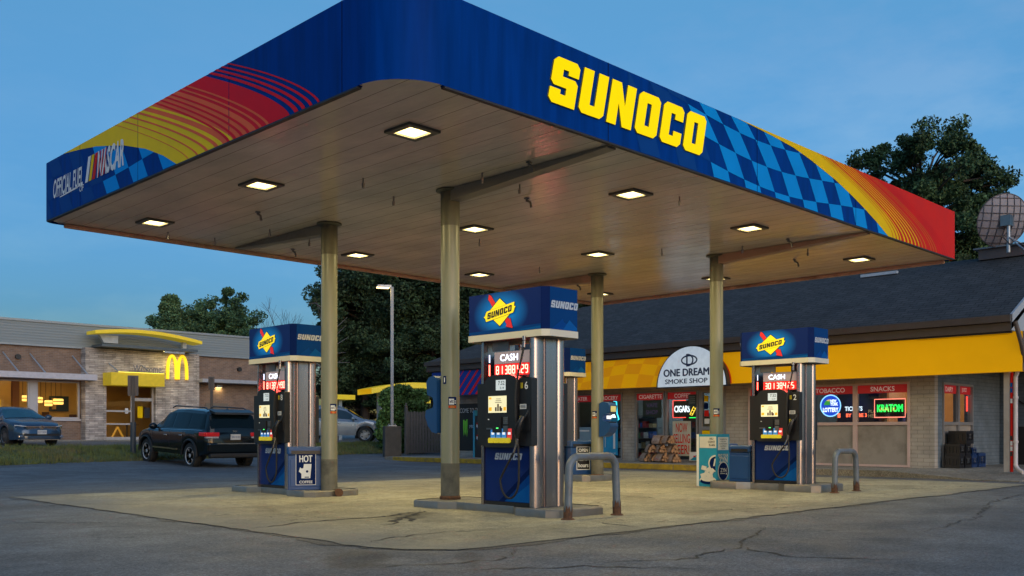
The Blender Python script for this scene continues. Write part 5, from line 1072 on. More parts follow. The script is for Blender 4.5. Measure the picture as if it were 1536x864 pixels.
poster('window_card', 'small dark notice card at the top of the coffee window', (24.05, 16.42, 2.0), .28, .36, M('card_dark', (.03, .05, .05), .5), lambda m, F, w: [m.flat(F, rect(-.1, .1, .1 - .06 * k, .115 - .06 * k), w + .002, 0) for k in range(4)], [M('card_ink', (.3, .35, .35), .6)])
poster('window_card', 'white leaning sale card at the foot of the coffee window', (24.03, 16.34, .33), .34, .26, whitefilm, lambda m, F, w: (m.flat(F, [(-.15, -.12), (.1, -.12), (.15, .1)], w + .002, 0), m.flat(F, rect(-.02, .06, -.02, .02), w + .004, 1)), [tealfilm, redfilm])
def claw(m, F, w):
    for k, (u, h) in enumerate(((-.42, .48), (-.34, .40), (-.25, .52))): m.flat(F, [(u - .035, .02 + h / 2), (u + .03, .04 + h / 2), (u + .02, -.08), (u + .035, -.16), (u - .005, -h / 2 - .12), (u - .02, -.12), (u - .03, -.03)], w + .003, 1)
    m.text(F, 'MONSTER', .32, .02, .13, w + .003, 0, maxw=.85); m.text(F, 'WELCOME TO THE SHOP', .0, .62, .17, w + .003, 0, maxw=2.0)
poster('wall_banner', 'black banner with green claw marks on the left shop wall', (24.08, 26.2, 1.25), 2.2, 1.75, M('banner_black', (.012, .014, .014), .5), claw, [whitefilm, emit('claw_green', (.12, .5, .03), .12)], cat='banner')
# soft drink cooler by the banner
t = thing('drinks_cooler', 'narrow blue and black drinks display beside the banner', 'cooler', (23.75, 25.2, .15)); m = MB(); m.box(-.2, .2, -.25, .25, 0, 1.5); m.build('cabinet', M('cooler_black', (.015, .015, .02), .4), t); m = MB(); m.box(-.22, .22, .255, .33, 0, 1.7); m.build('side_panel', M('cooler_blue', (.03, .25, .42), .5), t)
F = Fr((-.2, 0, 0), (0, -1, 0), (-1, 0, 0))
for v in (1.15, .72):
    m = MB(); c = circ(0, v, .16, 28); m.flat(F, c, .004, 0); m.flat(F, [p_ for p_ in c if p_[1] > v + .02], .006, 1); m.flat(F, [p_ for p_ in c if p_[1] < v - .05], .006, 2); m.build('roundel', [whitefilm, redfilm, bluefilm], t)
# shop sign
t = thing('shop_sign', 'half round white lit sign with dark blue lettering over the shop door', 'sign', (22.80, 15.62, 2.36)); SR = 1.16
half = [(SR * math.cos(math.pi * k / 36), SR * .98 * math.sin(math.pi * k / 36)) for k in range(37)]; F = FN
m = MB(); m.prism(F, [(a * 1.035, b * 1.03 - .03) for a, b in half], -.16, 0, 0); m.build('box', M('sign_case', (.012, .016, .03), .4), t)
m = MB(); m.flat(F, [(a * .995, b * .99) for a, b in half], .004, 0); m.build('face', M('sign_face', (.62, .68, .74), .4, em=(.62, .78, .95), es=.34), t)
sb = M('sign_navy', (.012, .018, .07), .4)
m = MB(); m.text(F, 'ONE DREAM', -.16, .40, .205, .008, 0, heavy=.012, maxw=1.54); m.text(F, 'SMOKE SHOP', -.16, .15, .13, .008, 0, heavy=.006, maxw=1.46, sx=1.3); m.build('lettering', sb, t)
m = MB()
def ringp(cu, cv, a, b, th, w, t0=0, t1=2 * math.pi, n=36):
    for k in range(n):
        q0, q1 = t0 + (t1 - t0) * k / n, t0 + (t1 - t0) * (k + 1) / n
        m.flat(F, [(cu + (a - th) * math.cos(q0), cv + (b - th) * math.sin(q0)), (cu + a * math.cos(q0), cv + b * math.sin(q0)), (cu + a * math.cos(q1), cv + b * math.sin(q1)), (cu + (a - th) * math.cos(q1), cv + (b - th) * math.sin(q1))], w, 0)
ringp(-.05, .74, .28, .15, .045, .007); m.flat(F, rect(-.15, -.10, .56, .92), .010, 0); ringp(-.10, .74, .20, .18, .045, .0115, -math.pi / 2, math.pi / 2)
m.build('monogram', sb, t)
# firewood bundles
barkm = M('split_log', (.34, .20, .11), .85, 0, .6, 14, dirt=(.10, .05, .03), dscale=6); wrapm = M('wrapped_log', (.42, .29, .21), .3, 0, .5, 9, bump=.4, bscale=14, dirt=(.16, .09, .06), dscale=5)
def bundle(label, loc, rz, seed):
    t = thing('firewood_bundle', label, 'firewood', loc, rz, 'stacked firewood bundles by the shop window'); r = random.Random(seed); m = MB(); L_ = .22
    for (a, b) in ((-.09, .06), (.0, .055), (.09, .065), (-.05, .14), (.045, .145), (0, .21)):
        n = 5; ph = r.uniform(0, 6); rr = [r.uniform(.034, .072) for _ in range(n)]
        vs = [(x, a + rr[k] * math.cos(ph + 2 * math.pi * k / n), b + rr[k] * math.sin(ph + 2 * math.pi * k / n)) for x in (-L_ + r.uniform(-.02, .02), L_ + r.uniform(-.02, .02)) for k in range(n)]
        m.mesh(vs, [(k, (k + 1) % n, n + (k + 1) % n, n + k) for k in range(n)] + [tuple(range(n))[::-1], tuple(range(n, 2 * n))])
    m.build('logs', barkm, t)
    m = MB(); pr = [(-.15, .02), (-.16, .08), (-.11, .19), (-.03, .265), (.04, .265), (.11, .19), (.16, .08), (.15, .02)]; n = len(pr)
    m.mesh([(x, a, b) for x in (-.17, .17) for a, b in pr], [(k, k + 1, n + k + 1, n + k) for k in range(n - 1)]); m.build('wrapping', wrapm, t, smooth=70)
    m = MB(); m.mesh([(x, a * 1.02, b * 1.02) for x in (-.08, .06) for a, b in pr[2:5]], [(0, 1, 4, 3), (1, 2, 5, 4)]); m.build('label_band', [whitefilm if seed % 3 else orange], t)
    return t
rows_ = [(0, 0, 4), (1, .27, 3), (2, .54, 2)]; nm = {0: 'bottom layer', 1: 'middle layer', 2: 'top layer'}; pos = ['left end', 'second from left', 'third from left', 'right end']
sd = 0
for lay, zz, n in rows_:
    for k in range(n):
        y = 17.72 - .34 * k - .30 * lay * .9
        bundle('firewood bundle in the %s of the stack, %s' % (nm[lay], (pos[k] if n == 4 else (['left end', 'middle', 'right end'][k] if n == 3 else ['left one', 'right one'][k]))), (23.42 + random.uniform(-.09, .09), y + random.uniform(-.05, .05), .155 + zz), R(58 + random.uniform(-20, 20)), sd).rotation_euler.x = R(random.uniform(-4, 4)); sd += 1
# milk crates on the porch
def crate(label, x, y, z, rz, mat, s=.36, h=.30):
    t = thing('milk_crate', label, 'crate', (x, y, z), R(rz), 'plastic crates stacked under the porch windows'); m = MB(); a = s / 2; th = .015
    m.box(-a, a, -a, a, 0, .02)
    for (x0, x1, y0, y1) in ((-a, a, -a, -a + th), (-a, a, a - th, a), (-a, -a + th, -a + th, a - th), (a - th, a, -a + th, a - th)): m.box(x0, x1, y0, y1, .021, h * .25); m.box(x0, x1, y0, y1, h * .78, h)
    for k in range(5):
        u = -a + k * (s - .03) / 4
        for y0, y1 in ((-a, -a + th), (a - th, a)): m.box(u, u + .03, y0, y1, h * .25 + .001, h * .78 - .001)
        if 0 < k < 4:
            for x0, x1 in ((-a, -a + th), (a - th, a)): m.box(x0, x1, u, u + .03, h * .25 + .001, h * .78 - .001)
    for q in range(3):
        for k in range(3 - q % 2): m.box(-.07 + .05 * k + .025 * (q % 2), -.045 + .05 * k + .025 * (q % 2), -a - .004, -a - .0015, h * .45 + .04 * q, h * .45 + .04 * q + .02, 1)
    m.build('shell', [mat, M('crate_dots', (.15, .16, .17), .5) if 'crate_dots' not in bpy.data.materials else bpy.data.materials['crate_dots']], t); m = MB(); m.box(-a + .02, a - .02, -a + .02, a - .02, .022, h * .9); m.build('load', black, t); return t
bc = M('crate_black', (.012, .012, .015), .45); bb = M('crate_blue', (.01, .035, .12), .45)
cy_ = 9.05
crate('black crate at the bottom left of the porch stack', 24.62, cy_, .153, 4, bc); crate('black crate on the left side of the second layer', 24.66, cy_, .455, 0, bc) ; crate('black bottom crate second from the left', 25.02, cy_ - .02, .153, -3, bc); crate('black crate in the second layer, right of its neighbour', 25.06, cy_, .455, 3, bc); crate('topmost black crate with a dotted front', 24.98, cy_ - .03, .757, -2, bc, .44, .32)
crate('dark blue bottom crate in the middle of the porch row', 25.50, cy_, .153, 0, bb); crate('dark blue crate on top of the middle porch crate', 25.5, cy_ + .01, .455, 5, bb, .36, .2); crate('dark blue crate at the right end of the porch row', 25.95, cy_, .153, -4, bb, .42, .36)
# satellite dish
def dish():
    cx, cy, cz = 26.35, 7.95, RZ + 0.95
    t = thing('satellite_dish', 'round ribbed satellite dish seen from behind on the shop roof', 'satellite dish', (26.55, 8.55, RZ + .05)); 
    ax = Vector((.62, .72, .30)).normalized(); c = Vector((0, 0, .78)); u = ax.cross(Vector((0, 0, 1))).normalized(); w = u.cross(ax)
    dm = M('dish_mesh', (.25, .235, .265), .6, .1, .1, 6); m = MB(); Rr = .68
    prof = [(0.001, -.16)] + [(Rr * k / 8, -.16 + .16 * (k / 8) ** 2) for k in range(1, 9)]; prof2 = [(r_, z + .015) for r_, z in reversed(prof)]
    m.lathe(prof + prof2, c, 40, axis=ax); m.build('reflector', dm, t, smooth=50)
    m = MB()
    for k in range(-3, 4):
        for d_ in (0, 1):
            a = k * .19; ln = math.sqrt(max(0, Rr * Rr - a * a)); pts = []
            for q in range(9):
                b = -ln + 2 * ln * q / 8; rr2 = (a * a + b * b) / (Rr * Rr); uu, ww = (a, b) if d_ == 0 else (b, a); pts.append(c + u * uu + w * ww + ax * (-.16 + .16 * rr2 - .012))
            m.tube(pts, .010, 5)
    pts = [c + u * (Rr * math.cos(q)) + w * (Rr * math.sin(q)) for q in [2 * math.pi * k / 40 for k in range(41)]]; m.tube(pts, .014, 6); m.build('ribs', M('dish_rib', (.10, .09, .10), .6, .2), t, smooth=50)
    m = MB(); hub = c - ax * .17; m.cyl(hub + ax * .02, hub - ax * .12, .09, .07, 12); m.box(hub.x - .14, hub.x + .14, hub.y - .14, hub.y + .1, hub.z - .14, hub.z + .13); m.build('mount', steel_dark, t)
    m = MB(); b = hub - ax * .1; m.cyl((b.x, b.y, -.1), (b.x, b.y, b.z), .045, n=12); m.tube([(b.x, b.y, .3), (b.x + .5, b.y - .5, -.05)], .02, 6); m.tube([(b.x, b.y, .3), (b.x - .4, b.y - .5, -.15)], .02, 6); m.build('mast', galv, t, smooth=40)
    m = MB(); m.tube([(b.x, b.y, .45), (b.x - .12, b.y + .1, .3), (b.x - .05, b.y - .05, .1), (b.x + .4, b.y - .6, .15), (b.x + .9, b.y - 1.0, .05)], .014, 6); m.build('cable', black, t, smooth=40)
dish()

# ================================================================== restaurant beyond the verge
MY, MZ = 45.0, .70
def MX(px): r_ = (px - 768) / 1435; return MY * (1 + r_) / (1 - r_)
rest = thing('restaurant_building', 'brown brick and pale stone restaurant with grey metal parapet', 'building', (19, MY, MZ)); RO = Vector(rest.location)
def rp(m, name, mats, parent=None, **k):
    o = m.build(name, mats, parent or rest, **k); o.location = -RO if (parent is None or parent is rest) else (0, 0, 0); return o
brn = brickmat('brown_brick', (.25, .16, .11), (.18, .115, .085), (.24, .20, .17), .22, .075, .008, 'Y', .85, .4, .2)
stone = brickmat('ledger_stone', (.56, .50, .45), (.32, .28, .255), (.18, .16, .15), .40, .085, .007, 'Y', .85, 1.0, .45, .37)
siding = M('metal_siding', (.20, .235, .255), .45, .3, .06, 2)
def sidemat():
    m = bpy.data.materials.new('ribbed_siding'); m.use_nodes = True; nt = m.node_tree; L = nt.links; b = nt.nodes['Principled BSDF']; b.inputs['Base Color'].default_value = (.205, .245, .26, 1); b.inputs['Roughness'].default_value = .5
    w = nd(nt, 'ShaderNodeTexWave', bands_direction='Z'); w.inputs['Scale'].default_value = 2.6; P = nd(nt, 'ShaderNodeNewGeometry').outputs['Position']; L.new(P, w.inputs[0]); bp = nd(nt, 'ShaderNodeBump'); bp.inputs['Strength'].default_value = .3; bp.inputs['Distance'].default_value = .02; L.new(w.outputs['Fac'], bp.inputs['Height']); L.new(bp.outputs[0], b.inputs['Normal']); return m
sidm = sidemat()
X0, XS0, XS1, XE = 2.0, MX(121), MX(291), MX(440)
PZ, BZ = 5.95, 4.95
wz0, wz1 = MZ + .98, 3.38
xa, xb, xc, xd = MX(44), MX(54), MX(119), XS0
m = MB(); Y0, Y1 = MY, MY + .25
m.box(X0, xd, Y0, Y1, MZ - .1, wz0); m.box(X0, xd, Y0, Y1, wz1, BZ); m.box(MX(120.5), xd - .01, Y0 + .002, Y1, wz0, wz1)
m.box(XS1, XE, Y0, Y1, MZ - .1, BZ); m.box(XE - .25, XE, Y1, MY + 12, MZ - .1, BZ); m.box(X0, X0 + .25, Y1, MY + 12, MZ - .1, BZ); m.box(X0 + .25, XE - .25, MY + 11.75, MY + 12, MZ - .1, BZ); rp(m, 'brick_wall', brn)
m = MB(); m.box(X0 - .05, XE + .05, Y0 - .12, Y1 + .1, BZ, PZ); m.box(XE - .2, XE + .05, Y1 + .1, MY + 12, BZ, PZ); rp(m, 'metal_parapet', sidm)
m = MB(); m.box(X0 - .08, XE + .08, Y0 - .18, Y1 + .15, PZ, PZ + .10); m.box(X0 - .06, XE + .06, Y0 - .16, Y0 - .121, BZ - .06, BZ + .03); rp(m, 'parapet_coping', M('coping_metal', (.27, .30, .32), .4, .4))
m = MB(); m.box(X0, XE, MY + .3, MY + 12, BZ - .3, BZ - .2); rp(m, 'flat_roof', siding)
SY = MY - .55; dx0, dx1 = MX(153) - .02, MX(226); dzt = 3.30
m = MB(); m.box(XS0, dx0, SY, MY - .001, MZ - .1, BZ - .02); m.box(dx1, XS1, SY, MY - .001, MZ - .1, BZ - .02); m.box(dx0, dx1, SY, MY - .001, dzt, BZ - .021); rp(m, 'stone_entry', stone)
m = MB(); m.box(MX(134), MX(276), SY - .9, SY + .3, BZ + .0, BZ + .12); rp(m, 'entry_ledge', M('ledge_metal', (.10, .12, .13), .4, .4))
m = MB(); n = 24; xa_, xb_ = MX(126) - .1, MX(281)
pt = []
for k in range(n + 1):
    q = k / n; pt.append((xa_ + (xb_ - xa_) * q, 5.40 + .30 * math.sin(math.pi * (.10 + .86 * q)) - .10 * q))
for k in range(n):
    (x_0, z_0), (x_1, z_1) = pt[k], pt[k + 1]; th = .15
    m.mesh([(x_0, SY - 1.0, z_0), (x_1, SY - 1.0, z_1), (x_1, SY + .0, z_1), (x_0, SY + .0, z_0), (x_0, SY - 1.0, z_0 + th), (x_1, SY - 1.0, z_1 + th), (x_1, SY, z_1 + th), (x_0, SY, z_0 + th)], [(3, 2, 1, 0), (4, 5, 6, 7), (0, 1, 5, 4), (2, 3, 7, 6)] + ([(3, 0, 4, 7)] if k == 0 else []) + ([(1, 2, 6, 5)] if k == n - 1 else []))
browy = M('yellow_brow', (.70, .50, .02), .45, 0, .05, em=(1, .75, .03), es=.2); rp(m, 'yellow_brow', browy)
m = MB(); x_ = MX(147); m.mesh([(x_ - .15, SY - .5, 5.15), (x_ + .5, SY - .5, 5.15), (x_ + .5, SY - .5, 5.5), (x_ - .35, SY - .5, 5.5), (x_ - .15, SY - .3, 5.15), (x_ + .5, SY - .3, 5.15), (x_ + .5, SY - .3, 5.5), (x_ - .35, SY - .3, 5.5)], [(0, 1, 2, 3), (7, 6, 5, 4), (0, 4, 5, 1), (1, 5, 6, 2), (3, 2, 6, 7), (3, 7, 4, 0)]); bpm = M('brow_post', (.42, .46, .50), .4); rp(m, 'brow_post', bpm); m = MB(); x_ = MX(262); m.box(x_ - .1, x_ + .1, SY - .5, SY - .3, 5.12, 5.42); rp(m, 'brow_post', bpm)
# golden double arch
m = MB(); F = FY((MX(240) + MX(274)) / 2, SY - .02, 0); wA, zA0, zA1 = (MX(280) - MX(246)) / 2 * .92, 3.64, 4.84
def archp(c, half, th_in, top, bot, n=16):
    o_, i_ = [], []
    for k in range(n + 1):
        q = math.pi * (1 - k / n); s_ = math.sin(q) ** .62 if math.sin(q) > 0 else 0
        o_.append((c + half * math.cos(q) * 1.0, bot + (top - bot) * s_)); i_.append((c + (half - th_in) * math.cos(q), bot + (top - bot - .13) * s_))
    return o_, i_
for c, inn in ((-wA / 2, 1), (wA / 2, -1)):
    o_, i_ = archp(c, wA / 2 + .02, .135, zA1, zA0)
    for k in range(len(o_) - 1):
        a, b, c2, d2 = o_[k], o_[k + 1], i_[k + 1], i_[k]
        m.mesh([F(*p_, w) for w in (.0, .09 if inn > 0 else .094) for p_ in (a, b, c2, d2)], [(4, 5, 6, 7), (0, 4, 5, 1), (2, 6, 7, 3)])
rp(m, 'golden_arches', emit('arch_yellow', (1, .60, .012), .92))
# windows left of the entry
wfm = M('restaurant_frame', (.42, .42, .45), .45, .2, .05); rgl = glass('restaurant_glass', (.88, .86, .8), .7)
F = FY(0, MY, 0)
for (u0, u1) in ((MX(-60), xa), (xb, xc)):
    m = MB(); t = .07
    for q in (rect(u0, u0 + t, wz0, wz1), rect(u1 - t, u1, wz0, wz1), rect(u0 + t, u1 - t, wz1 - t, wz1), rect(u0 + t, u1 - t, wz0, wz0 + t)): m.prism(F, q, -.12, .03)
    w = rp(m, 'window', wfm); m = MB(); m.flat(F, rect(u0 + t, u1 - t, wz0 + t, wz1 - t), -.05); m.build('pane', rgl, w)
m = MB(); m.box(xa, xb, MY - .06, MY + .2, wz0, wz1); m.box(X0, MX(-60), MY - .03, MY + .2, wz0, wz1); m.box(X0, xc + .05, MY - .09, MY - .001, wz0 - .10, wz0 - .005); rp(m, 'window_mullion', wfm)
m = MB(); m.box(X0, MX(133), MY - 1.0, MY - .002, 3.42, 3.68); rp(m, 'window_awning', M('awning_white', (.50, .49, .54), .5))
m = MB(); m.box(XS1 + .0, XE, MY - .9, MY - .002, 3.55, 3.72); rp(m, 'side_awning', M('awning_grey', (.36, .37, .40), .5))
rodm = M('rod_metal', (.45, .48, .52), .35, .6)
for px in (57, 120, 17): x_ = MX(px); m = MB(); m.tube([(x_ - .35, MY - .02, 4.55), (x_, MY - .95, 3.66)], .03, 6); rp(m, 'awning_rod', rodm)
for px in (165, 213): x_ = MX(px); m = MB(); m.tube([(x_ - .28, SY - .02, 4.25), (x_, SY - .8, 3.72)], .03, 6); rp(m, 'awning_rod', rodm)
m = MB()
for px, py in ((26, 535), (358, 554)): x_ = MX(px); z_ = 1.015 + (650 - py) * (x_ + MY) / 1.4142 / 1435; m.cyl((x_, MY - .15, z_), (x_, MY, z_), .11, n=14)
rp(m, 'wall_vent', black)
# yellow door canopy and doors
m = MB(); m.box(MX(147), MX(226), SY - .95, SY - .002, 3.22, 3.80, 0); rp(m, 'door_awning', M('door_awning_yellow', (.60, .42, .012), .45, em=(1, .72, .02), es=.16))
m = MB(); m.box(MX(157), MX(225), SY - 1.0, SY - .96, 3.81, 3.835); rp(m, 'awning_strip_lamp', emit('warm_strip', (1, .78, .06), 1.6))
m = MB(); m.text(FY(0, SY - .9, 0), 'Welcome', MX(201), 4.02, .34, 0, 0, bold=.0, ext=.03, maxw=1.35); rp(m, 'welcome_lettering', M('letter_grey', (.20, .19, .20), .5))
dm_ = (dx0 + dx1) / 2 + .15; Fd = FY(0, SY + .25, 0)
m = MB(); t = .09
m.prism(Fd, rect(dx0 - .1, dx1 + .1, dzt - .02, dzt + .1), -.05, .03)
for u0, u1 in ((dx0, dm_), (dm_, dx1)):
    for q in (rect(u0, u0 + t, MZ, dzt - .02), rect(u1 - t, u1, MZ, dzt - .02), rect(u0 + t, u1 - t, MZ, MZ + .15)): m.prism(Fd, q, -.05, .03)
m.prism(Fd, rect(dx0 + t, dm_ - t, MZ + 1.32, MZ + 1.40), -.05, .03); m.prism(Fd, rect(dx0 + t, dm_ - t, MZ + .72, MZ + .79), -.05, .03); m.prism(Fd, rect(dm_ + t, dx1 - t, 2.55, 2.70), -.05, .03)
dd = rp(m, 'entrance_door', M('door_frame_light', (.45, .44, .44), .4, .3)); m = MB(); m.flat(Fd, rect(dx0 + t, dx1 - t, MZ + .15, dzt - .02), -.01); m.build('pane', rgl, dd)
m = MB(); m.flat(Fd, rect(dm_ + .25, dm_ + .5, 1.75, 2.3), -.006, 0); m.flat(Fd, rect(dm_ + .58, dm_ + .85, 1.75, 2.25), -.006, 1); m.flat(Fd, rect(dm_ - .35, dm_ - .2, 1.95, 2.2), -.006, 2); m.build('door_notices', [yellow, black, whitefilm], dd)
m = MB()
for s_ in (-1, 1): m.tube([Fd(dm_ - .62, MZ + .62, -.2), Fd(dm_ - .62 + s_ * .28, MZ + .1, -.2)], .05, 6)
m.build('table_legs', emit('orange_leg', (.8, .42, .05), .25), dd)
# interior
warm = M('warm_interior_wall', (.62, .42, .14), .7, 0, .15, 1.5); warmd = M('dark_wood_wall', (.16, .06, .025), .6, 0, .2, 2)
m = MB(); m.box(X0 + .3, MX(46), MY + 5, MY + 5.1, MZ, 4.2, 1); m.box(MX(46), XS1, MY + 4.2, MY + 4.3, MZ, 4.2, 0); m.box(MX(56), MX(66), MY + 3.2, MY + 3.5, MZ, 3.9, 1); m.box(XS1 - .1, XS1, MY, MY + 5, MZ, 4.2, 1); m.box(X0 + .3, X0 + .4, MY + .3, MY + 5, MZ, 4.2, 1); rp(m, 'inner_wall', [warm, warmd])
m = MB(); m.box(X0 + .3, XS1, MY + .26, MY + 5, 3.9, 4.0); rp(m, 'inner_ceiling', M('inner_ceiling', (.5, .42, .28), .7))
m = MB(); m.box(X0 + .3, XS1, SY + .3, MY + 5, MZ - .05, MZ); rp(m, 'inner_floor', M('inner_floor', (.12, .07, .04), .4))
m = MB(); r = random.Random(3)
for k in range(16): x_ = X0 + 1 + k * .95 + r.uniform(-.2, .2); y_ = MY + r.choice([.9, 2.2, 3.4]); m.cyl((x_, y_, 3.86), (x_, y_, 3.895), .15, n=14)
rp(m, 'downlights', emit('warm_downlight', (1, .66, .24), 45))
m = MB(); m.box(MX(0), MX(16), MY + 1.5, MY + 1.55, 1.9, 3.0, 0); k_ = (MY + 4.1) / MY; m.box(MX(74) * k_, MX(103) * k_, MY + 4.1, MY + 4.15, 2.1, 2.85, 0); m.box(MX(77) * k_, MX(83) * k_, MY + 4.0, MY + 4.06, 2.2, 2.75, 2); m.box(MX(58) * k_, MX(68) * k_, MY + 3.6, MY + 3.7, MZ, 2.05, 1); m.box(MX(99) * k_, MX(120) * k_, MY + 3.6, MY + 3.7, MZ, 1.95, 1); m.box(MX(18), MX(24), MY + 2, MY + 2.05, 1.9, 2.55, 3); rp(m, 'wall_pictures', [M('picture_dark', (.02, .05, .06), .5), M('picture_brown', (.07, .03, .02), .5), warm, browy])
for i, (px, zz, wd) in enumerate(((57, 2.62, .15), (76, 2.56, .20), (92, 2.42, .17), (107, 2.50, .22))):
    x_ = MX(px); t = thing('pendant_lamp', ['lit amber pendant nearest the white mullion', 'lit amber pendant second from the mullion', 'lit amber pendant third from the mullion', 'lit amber pendant nearest the stone entry'][i], 'lamp', (x_, MY + 1.6, zz), 0, 'amber pendants behind the restaurant window')
    m = MB(); m.lathe([(wd * .9, -.13), (wd, -.10), (wd, .10), (wd * .9, .13)], (0, 0, 0), 20); m.build('shade', emit('amber_shade', (1, .58, .14), 1.9), t, smooth=50); m = MB(); m.lathe([(wd + .006, -.02), (wd + .006, .02)], (0, 0, 0), 20); m.build('band', M('shade_band', (.3, .15, .03), .5), t)
    m = MB(); m.cyl((-.12, 0, .1), (-.12, 0, 3.9 - zz), .012, n=6); m.cyl((.12, 0, .1), (.12, 0, 3.9 - zz), .012, n=6); m.build('rod', black, t)
for i, px in enumerate((10, 30, 68, 90, 110, 176, 210)):
    x_ = MX(px); t = thing('cafe_table', 'cafe table behind the restaurant glass, %s' % ['far left', 'left of the mullion', 'under the first pendants', 'under the middle pendants', 'beside the stone entry', 'behind the left door', 'behind the right door'][i], 'table', (x_, MY + 1.5, MZ), 0, 'cafe tables inside the restaurant'); m = MB(); m.box(-.45, .45, -.35, .35, .72, .76); m.build('top', M('table_top', (.35, .18, .06), .4), t); m = MB(); m.cyl((0, 0, 0), (0, 0, .72), .04, n=8); m.box(-.25, .25, -.25, .25, 0, .02); m.build('leg', black, t)
# lit wall lamps outside
def walllamp(label, x, y, z, s):
    t = thing('wall_lamp', label, 'lamp', (x, y, z)); m = MB(); m.box(-.16, .16, -.16, 0, 0, .14); m.build('housing', galv, t); m = MB(); m.poly([(-.14, -.14, -.003), (-.14, -.02, -.003), (.14, -.02, -.003), (.14, -.14, -.003)]); m.build('lens', emit('wall_lamp_lens', (1, .72, .30), s), t); return t
walllamp('small lit lamp on the brick wall right of the stone entry', MX(327), MY - .003, 3.35, 60)
t = thing('sign_floodlight', 'shallow lamp under the grey ledge washing the stone', 'lamp', ((MX(228) + MX(258)) / 2, SY - .7, BZ - .001)); m = MB(); a = (MX(258) - MX(228)) / 2; m.box(-a, a, -.08, .08, -.05, 0); m.box(-a, a, -.10, -.081, -.12, 0); m.build('housing', galv, t); m = MB(); m.poly([(-a, -.06, -.053), (-a, .06, -.053), (a, .06, -.053), (a, -.06, -.053)]); m.build('lens', emit('flood_lens', (1, .80, .30), 45), t)
m = MB(); m.box(MX(308), MX(341), MY - .03, MY - .001, MZ, 2.55); rp(m, 'service_door', M('service_door', (.16, .13, .10), .6))
m = MB(); m.box(X0, XE, 43.2, SY - .001, .55, .72); struct(m.build('restaurant_pavement', walkc))
# dark sign posts on the verge seen from behind
def signpost(label, px, d, w, zb, zt, base, foot):
    r_ = (px - 768) / 1435; s_ = d * 1.4142; x_, y_ = s_ * (1 + r_) / 2, s_ * (1 - r_) / 2; z0 = gz(x_, y_)
    t = thing('sign_post', label, 'sign post', (x_, y_, z0), R(-20)); m = MB(); m.box(-w / 2, w / 2, -.03, .0, zb - z0, zt - z0); m.build('sign_plate', M('sign_back_brown', (.09, .075, .065), .6), t); m = MB(); m.box(-.05, .05, -.09, -.032, .0, zt - z0 - .04); m.build('post', M('post_dark', (.03, .028, .028), .5), t)
    if foot: m = MB(); m.cyl((0, -.06, 0), (0, -.06, 1.05), .09, n=14); m.build('bollard_sleeve', M('sleeve', (.035, .045, .055), .5), t, smooth=40)
    return t
signpost('brown backed sign on a dark post in front of the restaurant door', 199.5, 31.5, .33, 2.25, 2.92, 0, True)
signpost('brown backed sign on a thin post right of the stone entry', 317, 36, .22, 2.65, 3.15, 0, False)
# drive-through order canopy
def ordercanopy():
    t = thing('order_canopy', 'yellow curved drive-through canopy with dark board and pale post', 'canopy', (33.0, 42.3, .85), R(-14)); m = MB(); n = 14; pts = [(-1.75 + 3.6 * k / n, 2.30 + .42 * math.sin(math.pi * .5 * min(1, k / n * 1.25)) - .05 * (k / n)) for k in range(n + 1)]
    for (x_0, z_0), (x_1, z_1) in zip(pts[:-1], pts[1:]): m.mesh([(x_0, -1, z_0), (x_1, -1, z_1), (x_1, 1, z_1), (x_0, 1, z_0), (x_0, -1, z_0 + .30), (x_1, -1, z_1 + .30), (x_1, 1, z_1 + .30), (x_0, 1, z_0 + .30)], [(3, 2, 1, 0), (4, 5, 6, 7), (0, 1, 5, 4), (2, 3, 7, 6)])
    m.build('curved_roof', browy, t); m = MB(); m.box(-.2, 1.8, -.95, -.85, 1.85, 2.02); m.build('beam', browy, t); m = MB(); m.box(-.9, -.35, -.3, .3, -.3, 2.5); m.build('post', M('pale_post', (.36, .38, .42), .5), t)
    m = MB(); m.box(-.2, 1.8, -.84, -.80, 2.03, 2.55); m.build('board', black, t); m = MB(); m.text(Fr((0, -.86, 0), (1, 0, 0), (0, -1, 0)), 'Order Here', .75, 2.2, .27, 0, 0, bold=.005, maxw=1.5, ext=.01); m.build('lettering', browy, t)
    return t
ordercanopy()
t = thing('order_canopy', 'yellow canopy end showing left of the nearer left column', 'canopy', (30.0, 43.2, .64)); m = MB(); m.box(-.6, .6, -.6, .6, 2.2, 2.45); m.build('roof', browy, t); m = MB(); m.box(-.1, .1, -.1, .1, 0, 2.2); m.build('post', galv, t)

# ================================================================== lamp post, fence
def P_(px, d): r_ = (px - 768) / 1435; s_ = d * 1.4142; return s_ * (1 + r_) / 2, s_ * (1 - r_) / 2
x_, y_ = P_(588, 38); z0 = gz(x_, y_)
t = thing('lamp_post', 'tall grey lamp post on a square concrete pillar with lit head', 'street lamp', (x_, y_, z0), R(-30))
m = MB(); m.box(-.33, .33, -.33, .33, -.15, 1.22); m.build('footing', M('dark_footing', (.075, .07, .062), .9, 0, .3, 5, bump=.4), t, bev=.02)
m = MB(); m.box(-.056, .056, -.056, .056, 1.25, 6.75); m.build('pole', M('lamp_pole', (.24, .27, .30), .5, .2), t); m = MB(); m.box(-.17, .17, -.17, .17, 1.221, 1.25)
for a in (-.12, .12):
    for b in (-.12, .12): m.cyl((a, b, 1.25), (a, b, 1.32), .015, n=6)
m.build('base_plate', galv, t)
m = MB(); m.box(-.58, -.05, -.18, .18, 6.70, 6.80); m.build('head', galv, t); m = MB(); m.poly([(-.56, -.15, 6.694), (-.56, .15, 6.694), (-.12, .15, 6.694), (-.12, -.15, 6.694)]); m.box(-.60, -.59, -.15, .15, 6.69, 6.73); m.build('lens', emit('street_lens', (1, .66, .25), 40), t)
wood = M('weathered_wood', (.135, .115, .10), .85, 0, .3, 4, stretch=(8, 8, 1)); 
